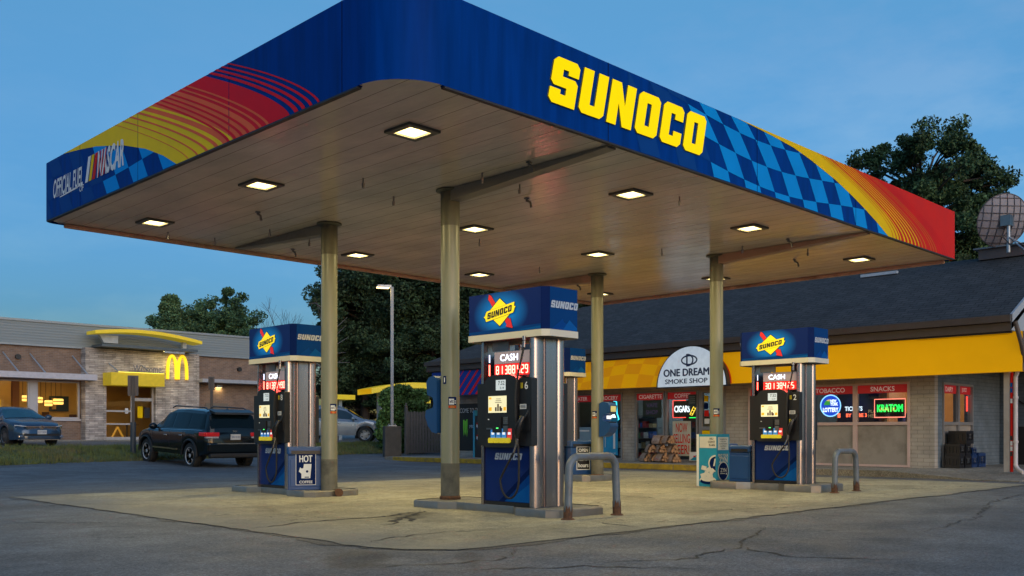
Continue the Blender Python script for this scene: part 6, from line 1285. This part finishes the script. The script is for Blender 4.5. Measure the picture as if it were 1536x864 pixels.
t = thing('wooden_fence', 'weathered grey board fence beside the hedge', 'fence', (25.6, 31.9, gz(25.6, 31.9)), R(-3)); rr_ = random.Random(4)
for k in range(30):
    m = MB(); h = 1.86 + rr_.uniform(-.03, .03); m.mesh([(k * .155, -.02, 0.05), (k * .155 + .125, -.02, .05), (k * .155 + .125, -.02, h - .04), (k * .155 + .0625, -.02, h), (k * .155, -.02, h - .04)] + [(k * .155, .0, 0.05), (k * .155 + .125, .0, .05), (k * .155 + .125, .0, h - .04), (k * .155 + .0625, .0, h), (k * .155, .0, h - .04)], [(0, 1, 2, 3, 4), (9, 8, 7, 6, 5), (0, 5, 6, 1), (1, 6, 7, 2), (2, 7, 8, 3), (3, 8, 9, 4), (4, 9, 5, 0)]); m.build('board', wood, t)
for k in range(3):
    m = MB(); x_ = k * 2.3 - .06; m.box(x_ - .05, x_ + .05, -.06, .05, 0, 2.02); m.lathe([(.05, 2.02), (.07, 2.06), (.03, 2.12), (.045, 2.17), (0.001, 2.2)], (x_, 0, 0), 10); m.build('post', wood, t)
m = MB(); m.box(-.05, 4.6, .002, .04, .4, .48); m.box(-.05, 4.6, .002, .04, 1.45, 1.53); m.build('rail', wood, t)

# ================================================================== cars
def car(name, label, loc, heading, S, pitch=0):
    t = thing(name, label, 'car', loc, heading); t.rotation_euler = (0, -pitch, heading)
    ip = lambda tab, x: float(np.interp(x, [a for a, b in tab], [b for a, b in tab]))
    L0, L1 = S['x0'], S['x1']; wr = S['wr']; ax = S['axles']; aR = wr + .065
    base = list(np.linspace(L0, L1, 74)); extra = [a + s_ * aR * math.cos(q) for a in ax for s_ in (-1, 1) for q in (0, .25, .5, .8, 1.1, 1.4)]
    xs = sorted(set(round(x, 4) for x in base + extra))
    def ringat(x):
        W_ = ip(S['hw'], x); zt = ip(S['top'], x); zb = min(ip(S['belt'], x), zt - .005); sill = ip(S['sill'], x); zs = sill
        for a in ax:
            d = abs(x - a)
            if d < aR: zs = max(zs, wr + math.sqrt(aR * aR - d * d))
        Wr = ip(S['rw'], x); k = min(1, max(0, (zt - zb) / .35))
        mid = zs + (zb - zs) * .5; zs = min(zs, zb - .06)
        return [(0, zs), (W_ - .22, zs), (W_ - .025, zs), (W_ - .0, mid), (W_ - .015, zb - .06 * (1)), (W_ - .075, zb), (W_ - .09 - .0 * k, zb + .012 * k + .004), ((W_ * .86) * (1 - k) + (Wr + .035) * k, zt - .012 * (1 - k) - .085 * k), ((W_ * .62) * (1 - k) + (Wr - .06) * k, zt - .004 - .018 * k), (0, zt + .012)]
    nR = 10
    def Sx(x, k):
        r_ = ringat(x); i = int(min(nR - 2, math.floor(k))); f = k - i; return Vector((x, r_[i][0] * (1 - f) + r_[i + 1][0] * f, r_[i][1] * (1 - f) + r_[i + 1][1] * f))
    m = MB(); rg = [ringat(x) for x in xs]
    for s_ in (1, -1):
        vs = [(x, s_ * y, z) for x, r_ in zip(xs, rg) for y, z in r_]; n = nR
        fs = [((i * n + j, (i + 1) * n + j, (i + 1) * n + j + 1, i * n + j + 1) if s_ < 0 else (i * n + j, i * n + j + 1, (i + 1) * n + j + 1, (i + 1) * n + j)) for i in range(len(xs) - 1) for j in range(n - 1)]
        fs += [tuple(range(n)) if s_ < 0 else tuple(range(n))[::-1], tuple((len(xs) - 1) * n + j for j in range(n))[::-1] if s_ < 0 else tuple((len(xs) - 1) * n + j for j in range(n))]
        m.mesh(vs, fs)
    m.build('body', S['paint'], t, smooth=38)
    def patch(name_, x0, x1, k0, k1, s_, mat, off=.006, nx=14, nk=3, slant0=0, slant1=0, parent=t):
        m = MB(); vs = []
        for i in range(nx + 1):
            for j in range(nk + 1):
                k = k0 + (k1 - k0) * j / nk; f = j / nk; x = (x0 + slant0 * f) + ((x1 + slant1 * f) - (x0 + slant0 * f)) * i / nx
                p_ = Sx(x, k); q1 = Sx(x + .01, k) - Sx(x - .01, k); q2 = Sx(x, min(k + .05, 8.99)) - Sx(x, k - .05); nn = q1.cross(q2); nn = nn.normalized() if nn.length > 1e-9 else Vector((0, 0, 1))
                if nn.y < 0 and k < 7: nn = -nn
                if nn.z < 0 and k >= 7: nn = -nn
                p_ = p_ + nn * off; vs.append((p_.x, s_ * p_.y, p_.z))
        m.mesh(vs, [(i * (nk + 1) + j, (i + 1) * (nk + 1) + j, (i + 1) * (nk + 1) + j + 1, i * (nk + 1) + j + 1) for i in range(nx) for j in range(nk)]); return m.build(name_, mat, parent, smooth=40)
    for s_ in (1, -1):
        for (x0, x1, sl0, sl1) in S['side_windows']: patch('side_window', x0, x1, 6.1, 6.93, s_, S['glass'], slant0=sl0, slant1=sl1)
        for (x0, x1) in S.get('trim', []): patch('window_trim', x0, x1, 5.15, 5.75, s_, S['chrome'], off=.01, nk=1)
    for nm_, (x0, x1) in S['screens'].items():
        m_ = MB(); vs = []
        for s_ in (1, -1):
            o = []
            for i in range(9):
                x = x0 + (x1 - x0) * i / 8
                for j in range(6): k = 7.15 + 1.85 * j / 5; p_ = Sx(x, min(k, 9)); a = Sx(x + .02, min(k, 9)) - Sx(x - .02, min(k, 9)); nrm = Vector((-a.z, 0, a.x)).normalized(); p_ += nrm * .008; o.append((p_.x, s_ * p_.y, p_.z))
            m_.mesh(o, [(i * 6 + j, (i + 1) * 6 + j, (i + 1) * 6 + j + 1, i * 6 + j + 1) for i in range(8) for j in range(5)])
        m_.build(nm_, S['glass'], t, smooth=60)
    for x in S.get('gaps', []):
        for s_ in (1, -1): patch('door_gap', x - .007, x + .007, 2.6, 5.0, s_, black, off=.004, nx=1, nk=5)
    for a in ax:
        for s_ in (1, -1):
            W_ = ip(S['hw'], a) - .015; yc = s_ * (W_ - .115); m = MB(); m.lathe([(wr * .66, -.11), (wr * .93, -.115), (wr, -.08), (wr, .08), (wr * .93, .115), (wr * .66, .11), (wr * .66, -.11)], (0, 0, 0), 32, axis=(0, s_, 0))
            wobj = m.build('wheel', rubber, t, smooth=40); wobj.location = (a, yc, wr)
            m = MB(); m.lathe([(wr * .655, .108), (wr * .60, .085), (wr * .56, .05), (.0, .045)], (0, 0, 0), 28, axis=(0, s_, 0)); m.build('wheel_dish', M('wheel_shadow', (.03, .03, .032), .5, .4) if 'wheel_shadow' not in bpy.data.materials else bpy.data.materials['wheel_shadow'], wobj, smooth=40)
            m = MB()
            for q in range(5):
                an = 2 * math.pi * q / 5 + .3; c, sn = math.cos(an), math.sin(an)
                pr = [(-.06, .05), (.06, .05), (.088, wr * .62), (-.088, wr * .62)]; m.mesh([(u * c - v * sn, s_ * w, u * sn + v * c) for w in (.06, .095) for u, v in pr], [(4, 5, 6, 7), (7, 6, 5, 4), (0, 1, 5, 4), (1, 2, 6, 5), (2, 3, 7, 6), (3, 0, 4, 7)])
            m.lathe([(wr * .60, .10), (wr * .655, .112), (wr * .67, .10)], (0, 0, 0), 28, axis=(0, s_, 0)); m.lathe([(.07, .06), (.06, .10), (0.001, .105)], (0, 0, 0), 16, axis=(0, s_, 0)); m.build('rim', S['rim'], wobj, smooth=40)
    for s_ in (1, -1):
        x = S['mirror']; W_ = ip(S['hw'], x); zb = ip(S['belt'], x); m = MB(); m.sph((x, s_ * (W_ + .08), zb + .10), (.09, .13, .10), 12, 8); m.box(x - .03, x + .03, min(s_ * (W_ - .1), s_ * (W_ + .05)), max(s_ * (W_ - .1), s_ * (W_ + .05)), zb + .03, zb + .08); m.build('mirror', S['paint'], t, smooth=60)
        for xh in S['handles']: m = MB(); W_ = ip(S['hw'], xh); y0 = s_ * (W_ + .0); m.box(xh - .1, xh + .1, min(y0, y0 + s_ * .03), max(y0, y0 + s_ * .03), ip(S['belt'], xh) - .17, ip(S['belt'], xh) - .135); m.build('door_handle', S['chrome'], t, bev=.01)
    return t, ringat, Sx, patch
chrome = M('chrome', (.6, .62, .65), .15, 1, 0)
def paintm(n, c, r=.22, metal=.3): return M(n, c, r, metal, .03, 3, coat=.6)
tail = M('tail_light_red', (.35, .008, .012), .2, 0, .1, em=(1, .02, .03), es=.12); tailclear = M('tail_clear', (.4, .38, .38), .2)
platem = M('number_plate', (.5, .5, .48), .5); plateink = M('plate_ink', (.05, .08, .2), .5)
# dark suv
suv = dict(gaps=(-1.0, -.18, 1.02), x0=-2.40, x1=2.40, wr=.385, axles=(-1.45, 1.45), sill=[(-2.4, .50), (-2.0, .40), (2.0, .40), (2.4, .45)], top=[(-2.40, .98), (-2.37, 1.12), (-2.33, 1.22), (-2.14, 1.66), (-1.95, 1.73), (-.6, 1.765), (.1, 1.74), (.45, 1.66), (1.22, 1.16), (1.6, 1.13), (2.1, 1.06), (2.30, .98), (2.4, .84)], belt=[(-2.4, .96), (-2.3, 1.13), (-1.5, 1.13), (.9, 1.08), (1.3, 1.12), (2.0, 1.0), (2.4, .82)],
           hw=[(-2.4, .78), (-2.3, .90), (-1.9, .95), (-1.0, .97), (1.0, .96), (1.8, .95), (2.15, .88), (2.4, .70)], rw=[(-2.4, .74), (-2.1, .66), (-1.0, .66), (.3, .64), (1.2, .68), (2.4, .6)], paint=M('black_car_paint', (.003, .007, .011), .10, 0, .03, 3, spec=.4), glass=M('tinted_car_glass', (.003, .008, .011), .1, 0, 0, spec=.16), chrome=chrome, rim=M('wheel_silver', (.55, .55, .55), .45, .3), side_windows=[(-2.10, -1.22, .10, .0), (-1.16, -.22, 0, 0), (-.14, 1.0, 0, -.35)], trim=[(-2.05, 1.05)], screens={'windscreen': (.52, 1.16), 'rear_window': (-2.325, -2.16)}, mirror=.75, handles=(-.95, .05))
cT, rgt, SxT, patchT = car('parked_suv', 'black estate suv parked at the grass verge, seen from behind', (14.05, 27.92, .035), R(90), suv, R(2.2))
for s_ in (1, -1):
    m = MB(); ys_ = sorted((s_ * .93, s_ * .50)); m.box(-2.41, -2.27, ys_[0], ys_[1], .98, 1.10, 0); m.box(-2.42, -2.28, ys_[0] + .02, ys_[1] - .02, .925, .978, 1); ys_ = sorted((s_ * .955, s_ * .80)); m.box(-2.34, -2.02, ys_[0], ys_[1], .985, 1.095, 0); m.build('tail_light', [tail, tailclear], cT, bev=.02)
    m = MB(); ys_ = sorted((s_ * .85, s_ * .62)); m.box(-2.445, -2.43, ys_[0], ys_[1], .60, .64); m.build('reflector', tail, cT)
    for a in (-1.45, 1.45):
        m = MB(); W_ = .965; n = 14; pts = [(a + .47 * math.cos(math.pi * k / n), s_ * (W_ - .01), .385 + .47 * math.sin(math.pi * k / n)) for k in range(n + 1)]; m.tube(pts, .035, 6); m.build('arch_trim', M('arch_black', (.012, .013, .015), .5), cT, smooth=50)
    m = MB(); m.tube([(-1.9, s_ * .62, 1.755), (-1.75, s_ * .62, 1.80), (.1, s_ * .62, 1.82), (.3, s_ * .62, 1.765)], .02, 6); m.build('roof_rail', black, cT, smooth=40)
    m = MB(); ys_ = sorted((s_ * .975, s_ * .95)); m.box(-.75, .95, ys_[0], ys_[1], .52, .56); m.build('side_trim', chrome, cT)
m = MB(); m.box(-2.47, -2.30, -.86, .86, .50, .80); m.build('rear_bumper', suv['paint'], cT, bev=.05); m = MB(); m.box(-2.485, -2.465, -.60, .60, .765, .79); m.build('bumper_strip', chrome, cT); m = MB(); m.box(-2.47, -2.30, -.80, .80, .36, .499); m.build('valance', M('lower_black', (.012, .012, .013), .6), cT, bev=.04)
m = MB(); m.mesh([(-2.34, -.62, 1.68), (-2.34, .62, 1.68), (-2.0, .66, 1.765), (-2.0, -.66, 1.765), (-2.35, -.62, 1.62), (-2.35, .62, 1.62), (-2.12, .62, 1.64), (-2.12, -.62, 1.64)], [(0, 1, 2, 3), (1, 0, 4, 5), (4, 7, 6, 5), (0, 3, 7, 4), (2, 1, 5, 6)]); m.build('roof_spoiler', black, cT)
Fb = Fr((-2.41, 0, 0), (0, -1, 0), (-1, 0, 0)); m = MB(); m.prism(Fb, rect(-.16, .16, .885, 1.05), 0, .012, 0); m.text(Fb, 'JSB 4183', 0, .96, .075, .014, 1, bold=.01, maxw=.28); m.build('number_plate', [platem, plateink], cT)
m = MB(); m.text(Fr((-2.345, 0, 0), (0, -1, 0), (-1, 0, 0)), 'Jeep', 0, 1.135, .07, .02, 0, bold=.01, ext=.01); m.build('badge', chrome, cT)
m = MB(); m.tube([(-2.27, 0, 1.24), (-2.25, -.12, 1.27), (-2.24, -.3, 1.27)], .014, 6); m.build('rear_wiper', black, cT)
m = MB(); m.mesh([(-1.75, 0, 1.75), (-1.95, .03, 1.74), (-1.95, -.03, 1.74), (-1.93, 0, 1.81)], [(0, 1, 3), (0, 3, 2), (1, 2, 3)]); m.build('roof_aerial', black, cT)
# blue saloon
sal = dict(gaps=(-.42, .85), x0=-2.42, x1=2.42, wr=.33, axles=(-1.40, 1.40), sill=[(-2.4, .32), (-2, .22), (2, .22), (2.42, .24)], top=[(-2.42, .95), (-2.2, 1.06), (-1.6, 1.12), (-.9, 1.38), (-.3, 1.45), (.2, 1.43), (.45, 1.36), (1.18, 1.0), (1.6, .95), (2.1, .84), (2.32, .74), (2.42, .60)], belt=[(-2.4, .9), (-1.5, .98), (.8, .95), (1.3, .97), (2.0, .80), (2.42, .58)],
           hw=[(-2.42, .72), (-2.1, .86), (-1, .91), (1, .91), (1.8, .90), (2.15, .83), (2.36, .70), (2.42, .60)], rw=[(-2.4, .55), (-.9, .55), (.3, .56), (1.2, .64), (2.4, .6)], paint=paintm('blue_grey_car_paint', (.028, .060, .105), .2, .4), glass=M('blue_car_glass', (.012, .07, .10), .08, 0, 0, spec=.5), chrome=chrome, rim=M('wheel_dark', (.16, .17, .18), .35, .7), side_windows=[(-1.25, -.45, .25, 0), (-.38, .75, 0, -.25)], trim=[(-1.3, .9)], screens={'windscreen': (.50, 1.14), 'rear_window': (-1.55, -.95)}, mirror=.72, handles=(-.8, .1))
cV, rgv, SxV, patchV = car('parked_saloon', 'blue grey saloon car facing the forecourt at the left edge', (12.05, 38.35, .565), R(-85), sal)
Fv = Fr((2.40, 0, 0), (0, 1, 0), (1, 0, 0)); m = MB(); m.prism(Fv, rect(-.52, .52, .555, .675), -.12, .0, 0)
for k in range(3): m.prism(Fv, rect(-.52, .52, .57 + .035 * k, .58 + .035 * k), .001, .012, 1)
m.prism(Fv, rect(-.60, .60, .682, .70), -.1, .01, 1); m.build('grille', [black, chrome], cV)
for s_ in (1, -1):
    m = MB(); ys_ = sorted((s_ * .50, s_ * .84)); m.mesh([(2.36, s_ * .52, .56), (2.13, s_ * .83, .60), (2.10, s_ * .84, .72), (2.34, s_ * .52, .69), (2.15, s_ * .5, .56), (2.0, s_ * .75, .6), (2.0, s_ * .75, .72), (2.15, s_ * .5, .69)], [(0, 1, 2, 3), (3, 2, 6, 7), (0, 4, 5, 1), (1, 5, 6, 2), (0, 3, 7, 4)]); hl = m.build('headlight', M('headlight_glass', (.05, .06, .07), .12, .3) if 'headlight_glass' not in bpy.data.materials else bpy.data.materials['headlight_glass'], cV)
    m = MB(); m.tube([(2.38, s_ * .53, .695), (2.14, s_ * .83, .735)], .014, 6); m.tube([(2.345, s_ * .60, .575), (2.17, s_ * .80, .61)], .012, 6); m.build('light_strip', whitefilm, hl)
    m = MB(); ys_ = sorted((s_ * .55, s_ * .78)); m.box(2.30, 2.385, ys_[0], ys_[1], .30, .37, 0); m.build('fog_light', chrome, cV, bev=.02)
m = MB(); m.box(2.36, 2.425, -.62, .62, .36, .44); m.build('lower_intake', black, cV); m = MB(); m.box(2.30, 2.44, -.78, .78, .215, .24); m.build('bumper_strip', chrome, cV); m = MB(); m.prism(Fv, rect(-.16, .16, .42, .57), .02, .035, 0); m.text(Fv, 'KLT 2074', 0, .49, .07, .037, 1, bold=.01, maxw=.28); m.build('number_plate', [platem, plateink], cV)
m = MB(); m.prism(Fv, circ(0, .655, .075, 24), .0, .02, 0); m.prism(Fv, circ(0, .655, .062, 24), .0205, .022, 1); m.flat(Fv, [(-.045, .70), (-.03, .70), (0, .62), (.03, .70), (.045, .70), (.01, .60), (-.01, .60)], .024, 0); m.build('badge', [chrome, black], cV)
# silver crossover
xo = dict(gaps=(-1.0, -.14, 1.0), x0=-2.3, x1=2.3, wr=.36, axles=(-1.33, 1.33), sill=[(-2.3, .42), (-1.9, .32), (1.9, .32), (2.3, .36)], top=[(-2.3, .95), (-2.2, 1.15), (-1.95, 1.55), (-1.6, 1.63), (-.5, 1.68), (.1, 1.65), (.4, 1.58), (1.25, 1.10), (1.6, 1.06), (2.0, .97), (2.2, .86), (2.3, .70)], belt=[(-2.3, .93), (-1.5, 1.10), (.9, 1.0), (1.35, 1.08), (2.0, .92), (2.3, .68)], hw=[(-2.3, .74), (-2.1, .86), (-1, .91), (1, .91), (1.7, .90), (2.1, .80), (2.3, .62)], rw=[(-2.3, .6), (-1.9, .58), (.3, .6), (1.2, .66), (2.3, .6)], paint=paintm('silver_car_paint', (.30, .33, .37), .25, .5), glass=M('dark_car_glass', (.008, .02, .025), .06, 0, 0, spec=.9), chrome=chrome, rim=M('wheel_bright', (.4, .41, .43), .3, .8), side_windows=[(-1.9, -1.2, .2, 0), (-1.12, -.18, 0, 0), (-.1, 1.0, 0, -.35)], trim=[], screens={'windscreen': (.48, 1.2), 'rear_window': (-2.18, -2.0)}, mirror=.78, handles=(-.85, .1))
cS, *_q = car('parked_crossover', 'silver crossover waiting behind the hedge and lamp post', (26.35, 38.0, .60), R(-42), xo)
m = MB(); m.box(2.2, 2.33, -.5, .5, .55, .68); m.build('grille', black, cS)
for s_ in (1, -1): m = MB(); ys_ = sorted((s_ * .5, s_ * .8)); m.box(2.0, 2.26, ys_[0], ys_[1], .72, .84); m.build('headlight', bpy.data.materials['headlight_glass'], cS, bev=.03); m = MB(); m.tube([(-1.7, s_ * .56, 1.64), (-1.5, s_ * .57, 1.71), (.0, s_ * .57, 1.72), (.15, s_ * .57, 1.66)], .018, 6); m.build('roof_rail', chrome, cS)

# ================================================================== trees and hedge
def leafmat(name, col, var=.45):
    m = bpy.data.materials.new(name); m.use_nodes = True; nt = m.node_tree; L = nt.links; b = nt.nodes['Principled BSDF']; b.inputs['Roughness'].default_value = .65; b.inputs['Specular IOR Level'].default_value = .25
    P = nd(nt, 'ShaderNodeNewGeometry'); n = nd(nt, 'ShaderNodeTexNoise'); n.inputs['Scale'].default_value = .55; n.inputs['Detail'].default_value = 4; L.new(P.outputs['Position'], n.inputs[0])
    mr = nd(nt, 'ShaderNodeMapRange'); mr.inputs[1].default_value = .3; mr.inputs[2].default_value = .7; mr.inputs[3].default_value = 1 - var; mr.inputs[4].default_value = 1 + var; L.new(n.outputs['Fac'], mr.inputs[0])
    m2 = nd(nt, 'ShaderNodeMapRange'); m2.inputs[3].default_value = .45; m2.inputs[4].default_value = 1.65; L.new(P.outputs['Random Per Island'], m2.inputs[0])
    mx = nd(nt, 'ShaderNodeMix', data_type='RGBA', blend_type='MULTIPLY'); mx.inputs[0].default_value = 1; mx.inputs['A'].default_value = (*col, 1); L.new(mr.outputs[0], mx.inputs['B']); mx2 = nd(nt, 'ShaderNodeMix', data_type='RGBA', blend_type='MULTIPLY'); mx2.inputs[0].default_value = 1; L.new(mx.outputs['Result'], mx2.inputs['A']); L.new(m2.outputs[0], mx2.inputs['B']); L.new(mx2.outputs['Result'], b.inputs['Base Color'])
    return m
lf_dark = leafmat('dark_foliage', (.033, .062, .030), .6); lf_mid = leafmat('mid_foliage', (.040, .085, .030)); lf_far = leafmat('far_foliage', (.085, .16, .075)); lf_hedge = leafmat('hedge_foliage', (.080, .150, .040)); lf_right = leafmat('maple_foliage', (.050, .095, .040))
bark = M('bark', (.06, .045, .035), .9, 0, .3, 5, bump=.6, bscale=8)
def leaves(cen, rad, per, size, seed, flat_=1.0):
    g = np.random.default_rng(seed); n = len(cen) * per; C = np.repeat(np.array(cen), per, 0); Rr = np.repeat(np.array(rad), per)[:, None]
    d = g.normal(size=(n, 3)); d /= np.linalg.norm(d, axis=1)[:, None]; q = g.random((n, 1)) ** .45; P = C + d * q * Rr * np.array([1, 1, .75])
    a = g.normal(size=(n, 3)); a[:, 2] *= flat_; a /= np.linalg.norm(a, axis=1)[:, None]; b = g.normal(size=(n, 3)); b = np.cross(a, b); b /= np.linalg.norm(b, axis=1)[:, None]; s = size * g.uniform(.6, 1.4, (n, 1))
    V = np.stack([P - a * s, P + b * s * .55, P + a * s, P - b * s * .55], 1); return V
def make_tree(name, label, loc, H, crown, ncl, per, size, mat, seed, trunk_r=.22, group=None, shape='round', cl_r=(.5, 1.1)):
    # crown = (radius x, radius z, centre height)
    t = thing(name, label, 'tree', loc, 0, group); r = random.Random(seed); rx, rz_, ch = crown; cen, rad = [], []; mt = MB()
    top = ch + rz_ * .55; lean = (r.uniform(-.3, .3), r.uniform(-.3, .3))
    sp_pts = [Vector((lean[0] * k / 5, lean[1] * k / 5, top * k / 5)) for k in range(6)]; mt.tube(sp_pts, [trunk_r * (1 - .16 * k) for k in range(6)], 9)
    for i in range(ncl):
        for _ in range(40):
            d = Vector((r.uniform(-1, 1), r.uniform(-1, 1), r.uniform(-1, 1)))
            if d.length > 1 or d.length < .35: continue
            break
        if shape == 'cone':
            h = r.random() ** .8; k = (1 - h) * (.75 + .35 * r.random()); an = r.uniform(0, 6.28); p_ = Vector((rx * k * math.cos(an), rx * k * math.sin(an), ch - rz_ + 2 * rz_ * h))
        else:
            lob = 1 + .22 * math.sin(3 * math.atan2(d.y, d.x) + seed) + .18 * math.sin(5 * d.z + seed * 2) + .12 * math.sin(7 * math.atan2(d.y, d.x) + 2 * d.z * 3)
            p_ = Vector((d.x * rx * lob, d.y * rx * lob, ch + d.z * rz_ * lob))
        cen.append(p_); rad.append(r.uniform(*cl_r))
        if i % 2 == 0:
            zz = max(ch - rz_ * .9, min(top * .95, p_.z - r.uniform(.5, 1.6))); k = zz / top; s_ = Vector((lean[0] * k, lean[1] * k, zz)); mid = (s_ + p_) / 2 + Vector((r.uniform(-.3, .3), r.uniform(-.3, .3), .25)); mt.tube([s_, mid, p_], [trunk_r * .28, trunk_r * .18, trunk_r * .06], 5, caps=False)
    mt.build('trunk', bark, t, smooth=60)
    me = fastmesh('crown', leaves(cen, rad, per, size, seed), mat, 4); o = bpy.data.objects.new('crown', me); COL.objects.link(o); o.parent = t; return t
# the big tree behind the shop
x_, y_ = P_(1385, 47); make_tree('broadleaf_tree', 'large dark green tree rising behind the shop roof', (x_, y_, 0), 16, (3.9, 5.2, 10.6), 380, 330, .085, lf_right, 3, .30, cl_r=(.3, .75))
x_, y_ = P_(1500, 52); make_tree('broadleaf_tree', 'lower tree behind the satellite dish', (x_, y_, 0), 10, (3.6, 3.0, 7.2), 120, 300, .11, lf_right, 23, .3)
# trees beyond the restaurant
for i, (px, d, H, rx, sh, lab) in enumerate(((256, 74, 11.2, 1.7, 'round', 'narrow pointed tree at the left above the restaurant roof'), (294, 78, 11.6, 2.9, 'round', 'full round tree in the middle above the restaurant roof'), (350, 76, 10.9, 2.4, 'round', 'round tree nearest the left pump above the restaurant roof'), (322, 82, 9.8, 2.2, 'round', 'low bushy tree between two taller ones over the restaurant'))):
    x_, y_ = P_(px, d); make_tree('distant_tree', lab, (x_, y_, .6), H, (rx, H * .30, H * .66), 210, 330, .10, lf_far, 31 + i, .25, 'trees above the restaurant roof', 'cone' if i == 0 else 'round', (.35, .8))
# dark wood behind the drive-through
wd = [(548, 62, 15.5, 3.4), (588, 66, 17, 4.6), (610, 62, 15, 4.6), (655, 66, 17, 5), (705, 62, 16, 4.8), (760, 70, 18, 5.4), (825, 66, 17, 5), (890, 72, 18, 5.4), (950, 70, 16, 5), (545, 63, 9.5, 3.2), (600, 62, 9, 3.0), (650, 60, 9.5, 3.4), (538, 64, 10, 3.0), (1010, 72, 15, 5), (1080, 74, 14, 5)]
wl = ['tall dark tree just right of the left column', 'tall dark tree left of the lamp post', 'tall dark tree behind the lamp post', 'tall dark tree left of the nearest column', 'dark tree behind the nearest column', 'dark tree above the left end of the shop roof', 'dark tree above the central pump', 'dark tree beside the rear central column', 'dark tree over the shop ridge under the canopy', 'low dark bushy tree behind the silver car', 'low dark bushy tree behind the hedge', 'low dark bushy tree behind the wooden fence', 'low dark bushy tree by the yellow order canopy', 'dark tree over the shop sign', 'dark tree over the shop roof near the right column']
protos = []
for i, ((px, d, H, rx), lab) in enumerate(zip(wd, wl)):
    x_, y_ = P_(px, d)
    if i < 4: protos.append((make_tree('dark_tree', lab, (x_, y_, .6), H, (rx, H * .40, H * .56), 170, 400, .105, lf_dark, 61 + i, .3, 'dark trees behind the shop and drive-through', 'round', (.5, 1.15)), H, rx))
    else:
        pr, h0, r0 = protos[i % 4]; c = dup(pr, (x_, y_, .6), R(67 * i), lab); c.scale = (rx / r0, rx / r0, H / h0)
# bare tree
def bare():
    x_, y_ = P_(436, 80); t = thing('bare_tree', 'leafless grey tree with thin twigs right of the restaurant', 'tree', (x_, y_, .6)); m = MB(); r = random.Random(9)
    def grow(p_, d, L_, rad, dep):
        q = p_ + d * L_; m.tube([p_, (p_ + q) / 2 + Vector((r.uniform(-.1, .1),) * 3) * L_ * .3, q], [rad, rad * .85, rad * .65], 5, caps=False)
        if dep == 0: return
        for _ in range(3 if dep > 1 else 4): grow(q if r.random() < .6 else p_ + d * L_ * r.uniform(.5, 1), (d + Vector((r.uniform(-.75, .75), r.uniform(-.75, .75), r.uniform(-.15, .5)))).normalized(), L_ * r.uniform(.6, .8), rad * .55, dep - 1)
    grow(Vector((0, 0, 0)), Vector((0, 0, 1)), 4.2, .10, 4); m.build('trunk', M('grey_bark', (.16, .15, .16), .9), t)
    for px, d, zz in ((478, 58, 8.5),):
        pass
bare()
def bare2():
    x_, y_ = P_(486, 57); t = thing('bare_tree', 'thin leafless sapling beside the left column', 'tree', (x_, y_, .6)); m = MB(); r = random.Random(12)
    m.tube([(0, 0, 0), (.1, 0, 4), (0, .1, 9)], [.12, .09, .03], 6)
    for k in range(34):
        z = r.uniform(4, 9); an = r.uniform(0, 6.28); L_ = r.uniform(.8, 2.2); m.tube([(0, 0, z), (L_ * .5 * math.cos(an), L_ * .5 * math.sin(an), z + .35), (L_ * math.cos(an), L_ * math.sin(an), z + r.uniform(.3, 1.1))], [.03, .02, .008], 4, caps=False)
    m.build('trunk', bpy.data.materials['grey_bark'], t)
bare2()
# hedge
def hedge():
    x_, y_ = P_(607, 42); t = thing('hedge', 'clipped dense green hedge between silver car and fence', 'hedge', (x_, y_, gz(x_, y_)), R(-38)); r = random.Random(5); cen = []; rad = []
    for k in range(300):
        u, v, z = r.uniform(-1.0, .95), r.uniform(-.55, .55), r.uniform(.2, 2.85) - .10 * abs(math.sin(k)); cen.append((u * (1 - .12 * (z / 2.6) ** 2), v, z * (1 - .05 * abs(u)))); rad.append(r.uniform(.2, .38))
    o = bpy.data.objects.new('foliage', fastmesh('foliage', leaves(cen, rad, 210, .07, 5), lf_hedge, 4)); COL.objects.link(o); o.parent = t; m = MB()
    for k in range(5): m.tube([(-.9 + .45 * k, 0, 0), (-.85 + .45 * k, .1, 1.6)], [.05, .02], 6)
    m.build('stems', bark, t)
hedge()
